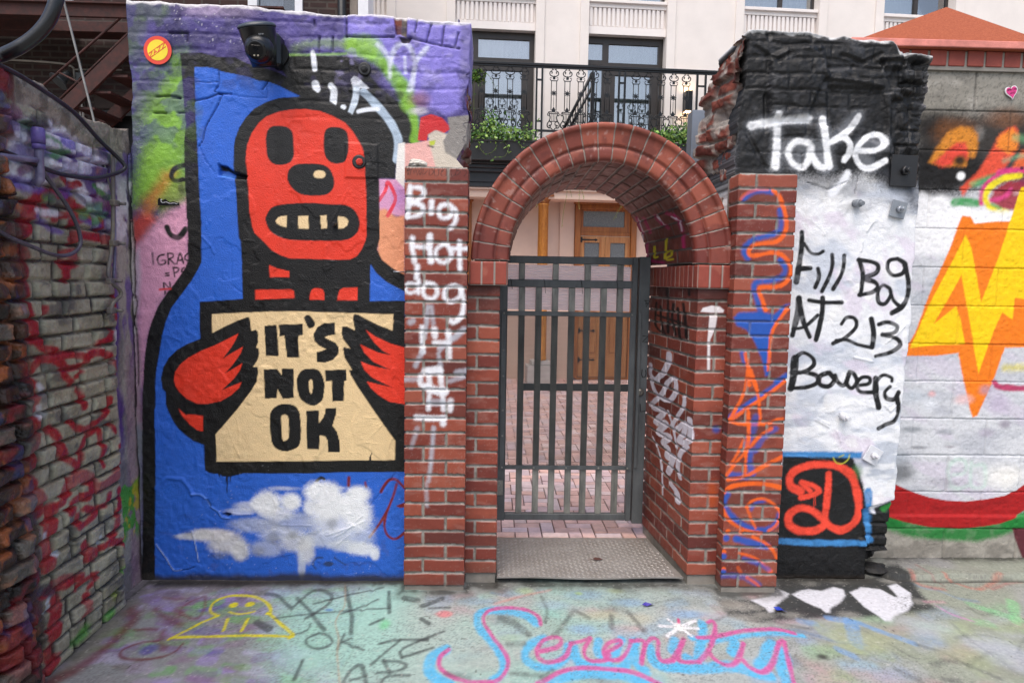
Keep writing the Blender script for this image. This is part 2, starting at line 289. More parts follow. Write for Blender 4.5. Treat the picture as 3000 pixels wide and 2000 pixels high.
PAINT['mural']=[('p','6f9a35',75,0.95,[-1514,2515,-1425,2517,-1431,1833,-1697,1816,-1676,1919,-1623,2070,-1611,2248,-1536,2368]),
('p','86b93c',60,0.8,[-1499,2427,-1427,2429,-1429,2122,-1440,1954,-1672,1859,-1637,2010,-1567,2142,-1581,2249,-1520,2309]),
('s','c0442e',56.8,30,0.75,0.5,[-1702,1670,-1644,1781,-1555,1915,-1530,1958]),
('s','d08a30',37.9,25,0.55,0.5,[-1620,1781,-1556,1879,-1487,1977]),
('p','8f9a45',25,0.6,[-1575,1867,-1433,1966,-1436,1863,-1554,1770]),
('p','e3a3bf',35,0.97,[-1691,1635,-1616,1710,-1535,1784,-1418,1859,-1427,1505,-1565,1379,-1632,1191,-1663,970,-1706,1001,-1689,1315]),
('p','c0443a',25,0.85,[-1693,1745,-1614,1783,-1578,1759,-1648,1666,-1685,1641]),
('p','c8bcc8',14,0.7,[-1689,1592,-1661,1623,-1659,1488,-1677,1315,-1689,1321]),
('p','7a4a86',12,0.8,[-1788,1804,-1728,1805,-1730,1561,-1739,1189,-1761,1000,-1817,1000]),
('p','b9b2aa',10,0.85,[-1724,1744,-1687,1745,-1687,1482,-1689,1315,-1673,1064,-1688,772,-1744,771,-1732,1314]),
('p','e8e6ee',14,0.75,[-1778,1923,-1693,1925,-1699,1767,-1783,1766]),
('s','5b3a96',25.3,14,0.8,0,[-1741,1774,-1739,1561,-1738,1314,-1740,1158,-1734,1064]),
('s','9b6f8a',44.2,20,0.7,0,[-1687,1190,-1688,969,-1688,772]),
('p','8d8f95',14,0.7,[-1744,786,-1675,786,-1698,69,-1780,68]),
('p','8a7fd6',20,0.9,[-697,2727,-159,2717,-155,2298,-217,2267,-385,2343,-487,2508,-688,2615]),
('p','151515',8,1,[-1025,2504,-935,2523,-683,2527,-598,2461,-520,2375,-429,2311,-373,2217,-373,2133,-447,2125,-459,1968,-575,1965,-937,2382]),
('s','7fb62e',69.4,16,0.92,0,[-658,2572,-574,2539,-489,2464,-429,2395,-398,2312]),
('s','7fb62e',37.9,10,0.95,0,[-398,2312,-370,2229,-370,2151]),
('s','8fbf45',56.8,18,0.8,0,[-676,2583,-604,2591,-556,2574]),
('s','7f9a55',37.9,16,0.6,0,[-923,2547,-863,2572,-779,2580,-706,2576]),
('s','84b33a',11.4,5,0.7,0,[-959,2523,-815,2529,-683,2536]),
('s','151515',82.1,30,0.9,0,[-641,2472,-604,2461,-556,2451]),
('s','151515',37.9,10,0.7,0,[-526,2368,-465,2352,-441,2353]),
('s','d9def0',18.9,9,0.75,0,[-544,2580,-508,2546,-489,2499,-486,2435]),
('s','d9def0',21.5,9,0.8,0,[-483,2494,-465,2559,-423,2589,-387,2561,-371,2497,-383,2425,-395,2378]),
('s','d9def0',15.2,7,0.75,0,[-417,2525,-414,2454]),
('s','d9def0',18.9,9,0.75,0,[-314,2575,-356,2526,-374,2467,-383,2396]),
('s','d9def0',16.4,9,0.6,0,[-362,2509,-314,2563]),
('s','a9a0e0',25.3,20,0.7,0,[-332,2480,-283,2440]),
('s','eef3fb',21.5,3,1,0,[-843,2538,-838,2502,-835,2463]),
('s','eef3fb',35.4,3,1,0,[-833,2394,-826,2373]),
('s','eef3fb',30.3,3,1,0,[-762,2389,-747,2363,-750,2310]),
('b','eef3fb',13.9,11.4,0.2,1,0,[-703,2293]),
('p','eef3fb',2,1,[-668,2418,-653,2435,-635,2428,-580,2379,-659,2383]),
('s','d5e2ef',27.8,3,1,0,[-641,2375,-647,2330,-671,2267]),
('s','b4c6d8',37.9,3,1,0,[-608,2361,-556,2311,-508,2262,-468,2203,-448,2137,-453,2059]),
('s','eef3fb',17.7,3,1,0,[-635,2275,-593,2285,-541,2288]),
('b','8d5a55',50.5,37.9,0.9,0.7,0,[-355,2337]),
('b','e0d9e0',37.9,18.9,0.9,0.8,0,[-355,2283]),
('p','c9252a',2,1,[-344,2254,-294,2270,-242,2254,-212,2222,-206,2202,-232,2184,-273,2196,-308,2175,-313,2145,-357,2149,-349,2204]),
('p','e6b0a8',2,1,[-303,2150,-385,2133,-446,2132,-456,1970,-152,1977,-154,2148]),
('p','cfc4b4',5,1,[-308,2175,-273,2196,-232,2184,-180,2173,-153,2098,-107,1978,-256,1974,-293,2105]),
('p','8a8580',4,1,[-217,2257,-110,2270,-107,1998,-159,2057,-226,2096,-237,2147,-206,2202]),
('p','b8c43a',3,1,[-303,2145,-272,2151,-277,2128,-298,2125]),
('p','2a2a28',3,1,[-313,2130,-277,2120,-282,2114,-308,2122]),
('p','f0ece6',2,1,[-447,2131,-416,2138,-416,1914,-462,1916,-456,2034]),
('p','dda0c6',3,1,[-545,1966,-456,1965,-416,1920,-415,1791,-539,1814]),
('b','b988c8',37.9,56.8,0.9,0.7,0,[-440,1883]),
('p','eda077',10,1,[-545,1820,-508,1829,-459,1791,-415,1798,-415,1445,-545,1573]),
('s','e53a50',16.4,2,1,0,[-537,1866,-508,1912,-496,1952,-468,1907,-462,1864,-496,1796]),
('p','141414',2,1,[-1446,2517,-1353,2522,-1282,2506,-1247,2505,-1199,2505,-1140,2477,-1068,2463,-996,2440,-919,2400,-847,2373,-799,2338,-732,2298,-666,2264,-611,2217,-581,2170,-554,2123,-541,2117,-540,1966,-536,1954,-535,1691,-535,1686,-548,1637,-524,1588,-477,1551,-415,1516,-412,-22,-1641,-28,-1707,9,-1696,135,-1687,333,-1680,658,-1672,850,-1668,938,-1664,1001,-1656,1096,-1641,1191,-1617,1272,-1584,1347,-1539,1416,-1502,1460,-1451,1535,-1438,1566,-1433,1750,-1438,1772,-1440,1954,-1442,2074,-1438,2133,-1430,2193,-1437,2276,-1443,2399]),
('s','1a1a1a',21.5,4,1,0,[-1441,2011,-1484,1995,-1503,1964,-1488,1938,-1449,1944]),
('s','1a1a1a',25.3,4,1,0,[-1531,1722,-1516,1689,-1477,1677,-1443,1717]),
('b','2a2a2c',15.8,31.6,0.8,0.6,0,[-1459,1899]),
('s','4a3e48',8.8,3,0.8,0,[-1601,1600,-1599,1548]),
('s','1c1a1c',7.6,2,1,0,[-1546,1595,-1571,1587,-1579,1567,-1569,1548,-1545,1553,-1544,1567,-1559,1567]),
('s','1c1a1c',7.6,2,1,0,[-1530,1601,-1528,1549]),
('s','1c1a1c',7.6,2,1,0,[-1530,1600,-1507,1599,-1507,1583,-1528,1574]),
('s','1c1a1c',7.6,2,1,0,[-1523,1574,-1498,1550]),
('s','1c1a1c',7.6,2,1,0,[-1490,1552,-1473,1602,-1459,1555]),
('s','1c1a1c',7.6,2,1,0,[-1485,1568,-1462,1570]),
('s','1c1a1c',7.6,2,1,0,[-1431,1604,-1448,1593,-1451,1575,-1435,1566]),
('s','1c1a1c',7.6,2,1,0,[-1543,1506,-1528,1508]),
('s','1c1a1c',7.6,2,1,0,[-1543,1495,-1528,1497]),
('s','1c1a1c',7.6,2,1,0,[-1506,1535,-1502,1491]),
('s','1c1a1c',7.6,2,1,0,[-1504,1534,-1484,1531,-1488,1515,-1503,1509]),
('s','1c1a1c',7.6,2,1,0,[-1464,1507,-1469,1522,-1457,1535]),
('s','1c1a1c',7.6,2,1,0,[-1551,1433,-1553,1462,-1525,1436,-1526,1465]),
('s','1c1a1c',7.6,2,1,0,[-1548,1422,-1549,1410]),
('s','e0444a',11.4,2,1,0,[-1573,1429,-1522,1434]),
('p','2c66cf',2,1,[-1385,2456,-1331,2458,-1284,2450,-1260,2439,-1200,2429,-1141,2419,-1093,2402,-1051,2400,-997,2381,-949,2358,-901,2337,-998,2328,-1058,2308,-1113,2277,-1156,2235,-1187,2187,-1206,2138,-1213,2096,-1215,2018,-1211,1958,-1206,1898,-1201,1777,-1197,1679,-1188,1662,-1186,1570,-1184,1447,-1184,1391,-1387,1374,-1390,1319,-1390,1197,-1448,1174,-1498,1145,-1542,1104,-1568,1059,-1582,1002,-1574,952,-1562,939,-1561,875,-1553,850,-1532,801,-1508,762,-1478,731,-1435,699,-1387,680,-1387,609,-1384,554,-1364,541,-1339,538,-1288,537,-1232,532,-1200,541,-960,542,-706,549,-413,554,-412,-22,-1224,-24,-1641,-28,-1634,201,-1625,399,-1617,659,-1615,851,-1611,875,-1607,1002,-1598,1065,-1585,1129,-1570,1204,-1550,1273,-1523,1342,-1479,1399,-1428,1467,-1390,1530,-1375,1561,-1369,1751,-1370,1774,-1375,1895,-1378,2015,-1381,2135,-1387,2253,-1384,2371]),
('p','2c66cf',2,1,[-579,1567,-552,1525,-502,1482,-415,1437,-414,1394,-581,1390]),
('p','e83c26',2,1,[-1156,2080,-1149,2116,-1130,2164,-1096,2212,-1059,2243,-1005,2265,-938,2277,-878,2280,-817,2274,-757,2253,-696,2222,-660,2183,-636,2145,-618,2115,-609,2091,-603,2031,-599,1940,-597,1849,-597,1727,-597,1704,-601,1679,-620,1635,-644,1601,-675,1587,-731,1584,-885,1586,-959,1586,-1002,1601,-1045,1625,-1081,1664,-1123,1703,-1135,1737,-1137,1760,-1143,1790,-1149,1899,-1153,1990,-1158,2038]),
('q','141414',2,1,[-1064,2148,-1054,2181,-1030,2199,-988,2201,-958,2192,-940,2168,-936,2114,-936,2066,-954,2033,-1002,2021,-1039,2031,-1059,2064,-1063,2106]),
('q','141414',2,1,[-794,2154,-785,2187,-757,2201,-715,2198,-688,2180,-680,2138,-680,2090,-694,2047,-722,2034,-759,2037,-786,2061,-795,2100]),
('q','141414',2,1,[-965,1969,-957,2000,-923,2025,-862,2030,-807,2028,-771,2010,-752,1974,-747,1937,-760,1907,-790,1887,-852,1882,-907,1889,-943,1915,-962,1945]),
('q','f0d2a0',2,1,[-844,1981,-835,1996,-816,2000,-796,1996,-787,1982,-796,1967,-817,1963,-837,1967]),
('q','141414',2,1,[-1070,1761,-1064,1791,-1036,1826,-974,1841,-870,1848,-760,1844,-699,1842,-656,1821,-631,1775,-633,1732,-647,1707,-675,1685,-724,1674,-823,1672,-946,1673,-1007,1687,-1050,1715]),
('p','f0d2a0',2,1,[-1024,1762,-1012,1778,-996,1784,-972,1787,-972,1731,-1000,1739,-1018,1750]),
('p','f0d2a0',2,1,[-919,1787,-871,1789,-869,1727,-917,1727]),
('p','f0d2a0',2,1,[-814,1790,-785,1792,-781,1731,-810,1729]),
('p','f0d2a0',2,1,[-731,1789,-705,1787,-690,1779,-682,1767,-686,1747,-705,1732,-730,1730]),
('p','e83c26',2,1,[-1057,1554,-1021,1539,-963,1526,-963,1498,-1054,1496]),
('p','e83c26',2,1,[-1125,1436,-955,1440,-941,1432,-939,1399,-1124,1388]),
('p','e83c26',2,1,[-868,1392,-867,1414,-859,1439,-844,1448,-831,1449,-816,1447,-803,1439,-797,1418,-798,1392]),
('p','e83c26',2,1,[-737,1391,-732,1422,-725,1441,-710,1450,-641,1454,-640,1393]),
('p','f0d2a0',2,1,[-1332,1317,-1198,1325,-1037,1334,-888,1336,-795,1333,-471,1329,-469,1295,-474,1249,-577,1205,-675,1032,-641,975,-591,905,-556,847,-540,830,-496,759,-461,711,-462,613,-896,605,-1328,598,-1328,661,-1329,734,-1296,771,-1225,855,-1149,956,-1123,1020,-1200,1196,-1331,1226]),
('p','141414',2,1,[-1331,1226,-1273,1258,-1211,1287,-1164,1305,-1154,1302,-1147,1238,-1125,1245,-1116,1235,-1115,1185,-1126,1160,-1113,1153,-1111,1128,-1121,1097,-1142,1066,-1119,1066,-1118,1040,-1126,995,-1149,956,-1219,863,-1296,776,-1383,775,-1386,1194]),
('p','141414',2,1,[-473,1249,-540,1275,-596,1302,-639,1325,-657,1327,-663,1304,-653,1248,-690,1266,-713,1267,-718,1234,-709,1203,-676,1161,-708,1167,-711,1156,-703,1114,-667,1056,-683,1056,-675,1031,-641,975,-578,879,-556,847,-509,778,-413,779,-414,1250]),
('p','e83c26',2,1,[-603,1252,-562,1192,-521,1152,-479,1130,-540,1142,-590,1163,-629,1182,-609,1141,-565,1097,-483,1060,-546,1072,-590,1084,-626,1098,-609,1058,-571,1020,-478,975,-546,989,-598,1002,-578,969,-540,934,-489,903,-413,891,-414,1168,-483,1187,-558,1221]),
('p','e83c26',2,1,[-1520,1003,-1513,1035,-1487,1073,-1450,1105,-1387,1140,-1324,1166,-1281,1188,-1243,1208,-1208,1226,-1225,1190,-1244,1158,-1285,1103,-1251,1126,-1188,1163,-1198,1133,-1233,1082,-1276,1033,-1234,1057,-1192,1083,-1203,1051,-1235,1006,-1294,950,-1254,968,-1198,991,-1211,962,-1249,927,-1299,897,-1362,883,-1412,883,-1461,908,-1497,940,-1515,971]),
('p','e83c26',2,1,[-1501,857,-1469,828,-1444,832,-1387,823,-1389,747,-1415,752,-1452,782,-1488,827]),
('p','141414',1.5,1,[-1084,1264,-1030,1269,-1025,1264,-1019,1123,-1024,1118,-1079,1120,-1081,1127]),
('p','141414',1.5,1,[-1016,1271,-901,1276,-901,1221,-924,1219,-920,1115,-979,1113,-990,1218,-1012,1215]),
('q','141414',1.5,1,[-895,1304,-887,1316,-870,1317,-849,1292,-846,1270,-857,1259,-875,1257,-887,1282]),
('p','141414',1.5,1,[-751,1284,-746,1228,-780,1221,-799,1214,-784,1205,-746,1187,-731,1165,-734,1133,-759,1104,-797,1091,-836,1092,-838,1141,-815,1146,-792,1156,-827,1173,-849,1198,-850,1229,-833,1261,-802,1280]),
('p','141414',1.5,1,[-1090,1054,-1028,1057,-1006,1027,-1004,1060,-949,1059,-950,917,-1002,911,-1028,961,-1030,916,-1088,911]),
('q','141414',1.5,1,[-934,984,-929,1023,-907,1052,-872,1060,-835,1056,-813,1030,-802,986,-805,941,-814,906,-843,883,-868,881,-899,895,-924,924]),
('q','f0d2a0',1.5,1,[-878,985,-873,1004,-863,1006,-857,992,-860,953,-866,937,-875,953]),
('p','141414',1.5,1,[-799,1053,-696,1059,-694,1005,-707,1003,-709,905,-764,901,-766,1002,-796,1000]),
('q','141414',1.5,1,[-1066,816,-1056,855,-1025,880,-993,886,-950,879,-925,850,-919,805,-917,742,-927,684,-959,661,-997,653,-1034,663,-1056,689,-1065,741]),
('q','f0d2a0',1.5,1,[-1011,819,-1000,833,-983,830,-976,809,-975,735,-982,712,-994,706,-1007,715]),
('p','141414',1.5,1,[-890,855,-830,856,-829,793,-809,821,-799,847,-798,866,-745,870,-749,834,-765,782,-743,750,-732,705,-731,650,-788,649,-788,704,-800,729,-827,733,-830,663,-889,665]),
('p','141414',1.5,1,[-1326,539,-1307,539,-1313,531,-1317,515,-1320,531]),
('p','141414',1.5,1,[-1269,539,-1255,540,-1260,512,-1263,496,-1265,512]),
('p','141414',1.5,1,[-1284,539,-1271,539,-1277,460,-1280,443,-1282,460]),
('p','141414',2,1,[-1345,540,-1314,535,-1301,525,-1257,525,-1232,532,-1213,540]),
('p','141414',1,1,[-591,607,-586,628,-571,658,-577,635,-579,609]),
('s','7a1f26',13.9,3.1,1,0,[-530,453,-518,478,-496,508,-470,518,-448,508,-413,472]),
('s','7a1f26',13.9,3.1,1,0,[-454,492,-473,426,-509,339,-547,279,-586,226]),
('s','7a1f26',12.6,2.8,1,0,[-506,346,-513,280,-496,233,-457,217,-412,250]),
('p','7a1f26',2,1,[-457,383,-413,401,-412,376,-438,373]),
('s','7a1f26',15.2,3.3,1,0,[-687,523,-689,483]),
('s','7a1f26',12.6,2.8,1,0,[-608,500,-603,477]),
('s','202024',16.4,3.6,1,0,[-846,503,-824,522,-808,515]),
('s','2a3038',10.1,3,0.8,0.4,[-852,61,-866,85,-850,115,-818,118]),
('b','2a3038',25.3,13.9,0.4,0.8,0.4,[-789,88]),
('s','2a3038',8.8,3,0.7,0.4,[-760,118,-706,84]),
('b','f4f5f8',69.4,63.1,0.55,1,0.35,[-1083,389]),
('b','f4f5f8',49.2,44.2,0.55,1,0.35,[-968,399]),
('b','f4f5f8',44.2,37.9,0.55,0.9,0.35,[-1127,389]),
('b','f4f5f8',88.4,37.9,0.55,0.7,0.35,[-1039,343]),
('b','f4f5f8',60.0,53.7,0.55,1,0.35,[-847,449]),
('b','f4f5f8',69.4,63.1,0.55,1,0.35,[-790,437]),
('b','f4f5f8',60.0,44.2,0.55,1,0.35,[-643,438]),
('b','f4f5f8',94.7,56.8,0.55,1,0.35,[-714,384]),
('b','f4f5f8',75.8,63.1,0.55,1,0.35,[-797,364]),
('b','f4f5f8',37.9,44.2,0.55,0.9,0.35,[-873,377]),
('b','f4f5f8',69.4,82.1,0.55,0.95,0.35,[-650,345]),
('b','f4f5f8',69.4,25.3,0.55,0.6,0.35,[-1178,375]),
('b','f4f5f8',151.5,63.1,0.55,0.7,0.35,[-740,298]),
('b','f4f5f8',82.1,18.9,0.55,0.5,0.35,[-1216,349]),
('b','cfd2d8',164.1,56.8,0.55,0.55,0.35,[-963,297]),
('b','cfd2d8',126.3,37.9,0.55,0.55,0.35,[-1154,283]),
('b','e2dcd8',119.9,34.7,0.55,0.9,0.35,[-1346,229]),
('b','dcdad9',94.7,50.5,0.55,0.9,0.35,[-1283,183]),
('b','dadada',44.2,50.5,0.55,0.9,0.35,[-1220,150]),
('b','dcdad9',75.8,16.4,0.55,0.8,0.35,[-1460,222]),
('b','dcdad9',56.8,25.3,0.55,0.8,0.35,[-1396,236]),
('b','d4d4d6',88.4,50.5,0.55,0.8,0.35,[-945,198]),
('b','d9d9da',44.2,69.4,0.55,0.85,0.35,[-901,151]),
('b','cfd5e0',18.9,63.1,0.55,0.7,0.35,[-921,71]),
('b','dcdfe4',126.3,50.5,0.55,0.7,0.35,[-804,218]),
('b','dfe3ea',82.1,75.8,0.55,0.6,0.35,[-644,232]),
('b','f4f5f8',75.8,34.7,0.55,0.85,0.35,[-625,166]),
('b','f4f5f8',22.1,31.6,0.55,0.8,0.35,[-560,139]),
('b','dcdfe4',82.1,31.6,0.55,0.7,0.35,[-708,179]),
('b','cfd2d8',94.7,44.2,0.55,0.55,0.35,[-1093,164]),
('b','cfd2d8',101.0,37.9,0.55,0.6,0.35,[-1040,237]),
('b','7d7f80',28.4,28.4,0.9,0.5,0.6,[-1060,217]),
('b','7d7f80',28.4,31.6,0.9,0.5,0.6,[-772,292]),
('b','7d7f80',31.6,25.3,0.9,0.5,0.6,[-1131,150]),
('b','7d7f80',25.3,18.9,0.9,0.5,0.6,[-964,231]),
('b','7d7f80',37.9,15.8,0.9,0.5,0.6,[-1323,123]),
('b','f4f5f8',69.4,10.1,0.9,0.5,0.7,[-1005,468]),
('b','f4f5f8',44.2,10.1,0.9,0.5,0.7,[-745,470]),
('h',-8,4.4,2,[-1275,2442,-1270,2386,-1295,2350,-1262,2333,-1287,2279,-1337,2195,-1356,2123,-1373,2099]),
('s','14305f',3.5,2,0.8,0,[-1275,2442,-1270,2386,-1295,2350,-1262,2333,-1287,2279,-1337,2195,-1356,2123,-1373,2099]),
('h',-8,5.7,2.2800000000000002,[-1386,2305,-1322,2320,-1274,2339,-1217,2339]),
('s','14305f',4.5,2,0.8,0,[-1386,2305,-1322,2320,-1274,2339,-1217,2339]),
('h',-4,3.8,2,[-1217,2337,-1178,2329,-1118,2325,-1052,2326]),
('h',-8,5.1,2.04,[-1050,2400,-1076,2364]),
('s','14305f',4.0,2,0.8,0,[-1050,2400,-1076,2364]),
('h',-5,3.8,2,[-1054,2379,-1052,2326]),
('h',-6,3.8,2,[-1380,2389,-1327,2389,-1273,2393]),
('s','14305f',3.0,2,0.8,0,[-1380,2389,-1327,2389,-1273,2393]),
('h',-5,3.8,2,[-1376,2105,-1341,2028,-1306,1981]),
('k',-30,6,[-1284,2017,-1269,2011,-1245,2006,-1215,1982,-1155,1966,-1161,1953,-1216,1958,-1282,1969]),
('p','0a0a0c',3,1,[-1284,2017,-1245,2009,-1215,1988,-1155,1969,-1186,1952,-1219,1958,-1251,1988,-1279,1993]),
('p','3f7ad8',3,1,[-1279,1975,-1251,1991,-1215,1973,-1216,1952,-1270,1957]),
('h',-9,7.6,3.04,[-1575,2246,-1522,2245]),
('s','1c2a12',6.1,2,0.8,0,[-1575,2246,-1522,2245]),
('h',-9,7.6,3.04,[-1465,2249,-1435,2249]),
('s','1c2a12',6.1,2,0.8,0,[-1465,2249,-1435,2249]),
('h',-9,7.6,3.04,[-1490,2316,-1454,2314]),
('s','1c2a12',6.1,2,0.8,0,[-1490,2316,-1454,2314]),
('h',-9,7.6,3.04,[-1561,2320,-1490,2325,-1454,2317]),
('s','1c2a12',6.1,2,0.8,0,[-1561,2320,-1490,2325,-1454,2317]),
('h',-9,6.3,2.52,[-1411,2599,-1415,2569]),
('s','2a1a20',5.1,2,0.8,0,[-1411,2599,-1415,2569]),
('h',-10,8.8,3.5200000000000005,[-1494,2605,-1411,2607]),
('s','1a1624',7.1,2,0.8,0,[-1494,2605,-1411,2607]),
('h',-14,6.3,2.52,[-1697,2175,-1690,2038,-1689,1919,-1697,1828,-1690,1670,-1684,1654,-1690,1562,-1687,1482,-1693,1401,-1683,1364,-1692,1315,-1702,1277,-1692,1234,-1688,1127,-1689,969]),
('s','1c1a16',5.1,2,0.8,0,[-1697,2175,-1690,2038,-1689,1919,-1697,1828,-1690,1670,-1684,1654,-1690,1562,-1687,1482,-1693,1401,-1683,1364,-1692,1315,-1702,1277,-1692,1234,-1688,1127,-1689,969]),
('h',4,6.3,2.52,[-1368,1684,-1326,1635,-1315,1605]),
('h',-3,3.2,2,[-1235,1631,-1237,1458,-1187,1419]),
('h',-3,2.5,2,[-1281,1327,-1284,1195]),
('k',6,2,[-694,2132,-544,2123,-542,1969,-696,1969]),
('k',4,2,[-677,2527,-523,2516,-526,2345,-676,2365]),
('h',3,3.2,2,[-680,1918,-730,1816,-764,1760]),
('h',6,8.8,10,[-1623,464,-1571,516,-1496,510,-1460,465,-1448,432]),
('h',7,6.3,2.52,[-1454,436,-1404,433,-1379,407,-1364,377,-1324,348,-1306,318,-1271,315]),
('s','6f98e0',5.1,2,0.6,0,[-1454,436,-1404,433,-1379,407,-1364,377,-1324,348,-1306,318,-1271,315]),
('h',-12,6.3,2.52,[-1379,407,-1361,377]),
('s','16264a',5.1,2,0.8,0,[-1379,407,-1361,377]),
('k',-14,5,[-1308,335,-1286,342,-1261,335,-1280,319]),
('p','101c3a',2,1,[-1307,335,-1286,340,-1262,335,-1280,322]),
('h',5,4.4,2,[-1453,248,-1436,163,-1425,96]),
('s','c6d0e6',3.5,2,0.8,0,[-1453,248,-1436,163,-1425,96]),
('h',5,4.4,2,[-1628,182,-1583,116,-1547,54,-1509,53]),
('s','c6d0e6',3.5,2,0.8,0,[-1628,182,-1583,116,-1547,54,-1509,53]),
('h',-6,3.8,2,[-1509,51,-1477,55,-1448,66]),
('s','14203c',3.0,2,0.8,0,[-1509,51,-1477,55,-1448,66]),
('h',-4,3.2,2,[-586,385,-515,471,-464,544]),
('s','15254f',2.5,2,0.6,0,[-586,385,-515,471,-464,544]),
('h',2.5,5.7,2.2800000000000002,[-772,218,-708,252,-624,332]),
('h',2.5,5.7,2.2800000000000002,[-798,232,-682,272,-611,306]),
('h',2.5,5.7,2.2800000000000002,[-747,185,-682,239]),
('h',2.5,5.7,2.2800000000000002,[-1255,342,-1217,335,-1160,336]),
('h',2.5,5.7,2.2800000000000002,[-1027,284,-874,281]),
('h',2.5,5.7,2.2800000000000002,[-1373,150,-1336,110]),
('h',2,3.8,2,[-1226,817,-1215,752,-1216,675]),
('h',2,3.8,2,[-1271,771,-1247,694,-1211,610]),
('h',2,3.8,2,[-578,732,-515,798,-477,720]),
('h',2,3.8,2,[-610,823,-521,823]),
('h',2,3.8,2,[-610,700,-547,694]),
('p','7a3a2c',3,1,[-472,2721,-432,2720,-434,2632,-459,2631]),
('p','5a5048',4,1,[-432,2715,-407,2711,-409,2613,-437,2627]),
('k',-18,5,[-469,2721,-407,2715,-409,2618,-457,2626]),
('p','4a4038',4,1,[-442,2615,-389,2614,-396,2591,-432,2590]),
('k',-15,5,[-442,2615,-389,2614,-396,2591,-432,2590]),
('h',-10,8.4,3.3600000000000003,[-361,2692,-371,2638]),
('s','1d1836',6.7,2,0.7,0,[-361,2692,-371,2638]),
('h',-10,8.4,3.3600000000000003,[-296,2675,-316,2601]),
('s','1d1836',6.7,2,0.7,0,[-296,2675,-316,2601]),
('h',-10,8.4,3.3600000000000003,[-235,2666,-245,2588]),
('s','1d1836',6.7,2,0.7,0,[-235,2666,-245,2588]),
('h',-10,8.4,3.3600000000000003,[-169,2639,-184,2580]),
('s','1d1836',6.7,2,0.7,0,[-169,2639,-184,2580]),
('h',-10,8.4,3.3600000000000003,[-406,2618,-336,2600,-255,2583,-164,2570]),
('s','1d1836',6.7,2,0.7,0,[-406,2618,-336,2600,-255,2583,-164,2570]),
('h',-10,8.4,3.3600000000000003,[-687,2713,-688,2615]),
('s','1d1836',6.7,2,0.7,0,[-687,2713,-688,2615]),
('h',-10,8.4,3.3600000000000003,[-688,2615,-613,2613,-467,2616]),
('s','1d1836',6.7,2,0.7,0,[-688,2615,-613,2613,-467,2616]),
('h',-10,8.4,3.3600000000000003,[-837,2680,-832,2655]),
('s','1d1836',6.7,2,0.7,0,[-837,2680,-832,2655]),
('h',-10,8.4,3.3600000000000003,[-813,2607,-814,2539]),
('s','1d1836',6.7,2,0.7,0,[-813,2607,-814,2539]),
('h',-10,8.4,3.3600000000000003,[-750,2609,-751,2546]),
('s','1d1836',6.7,2,0.7,0,[-750,2609,-751,2546])]
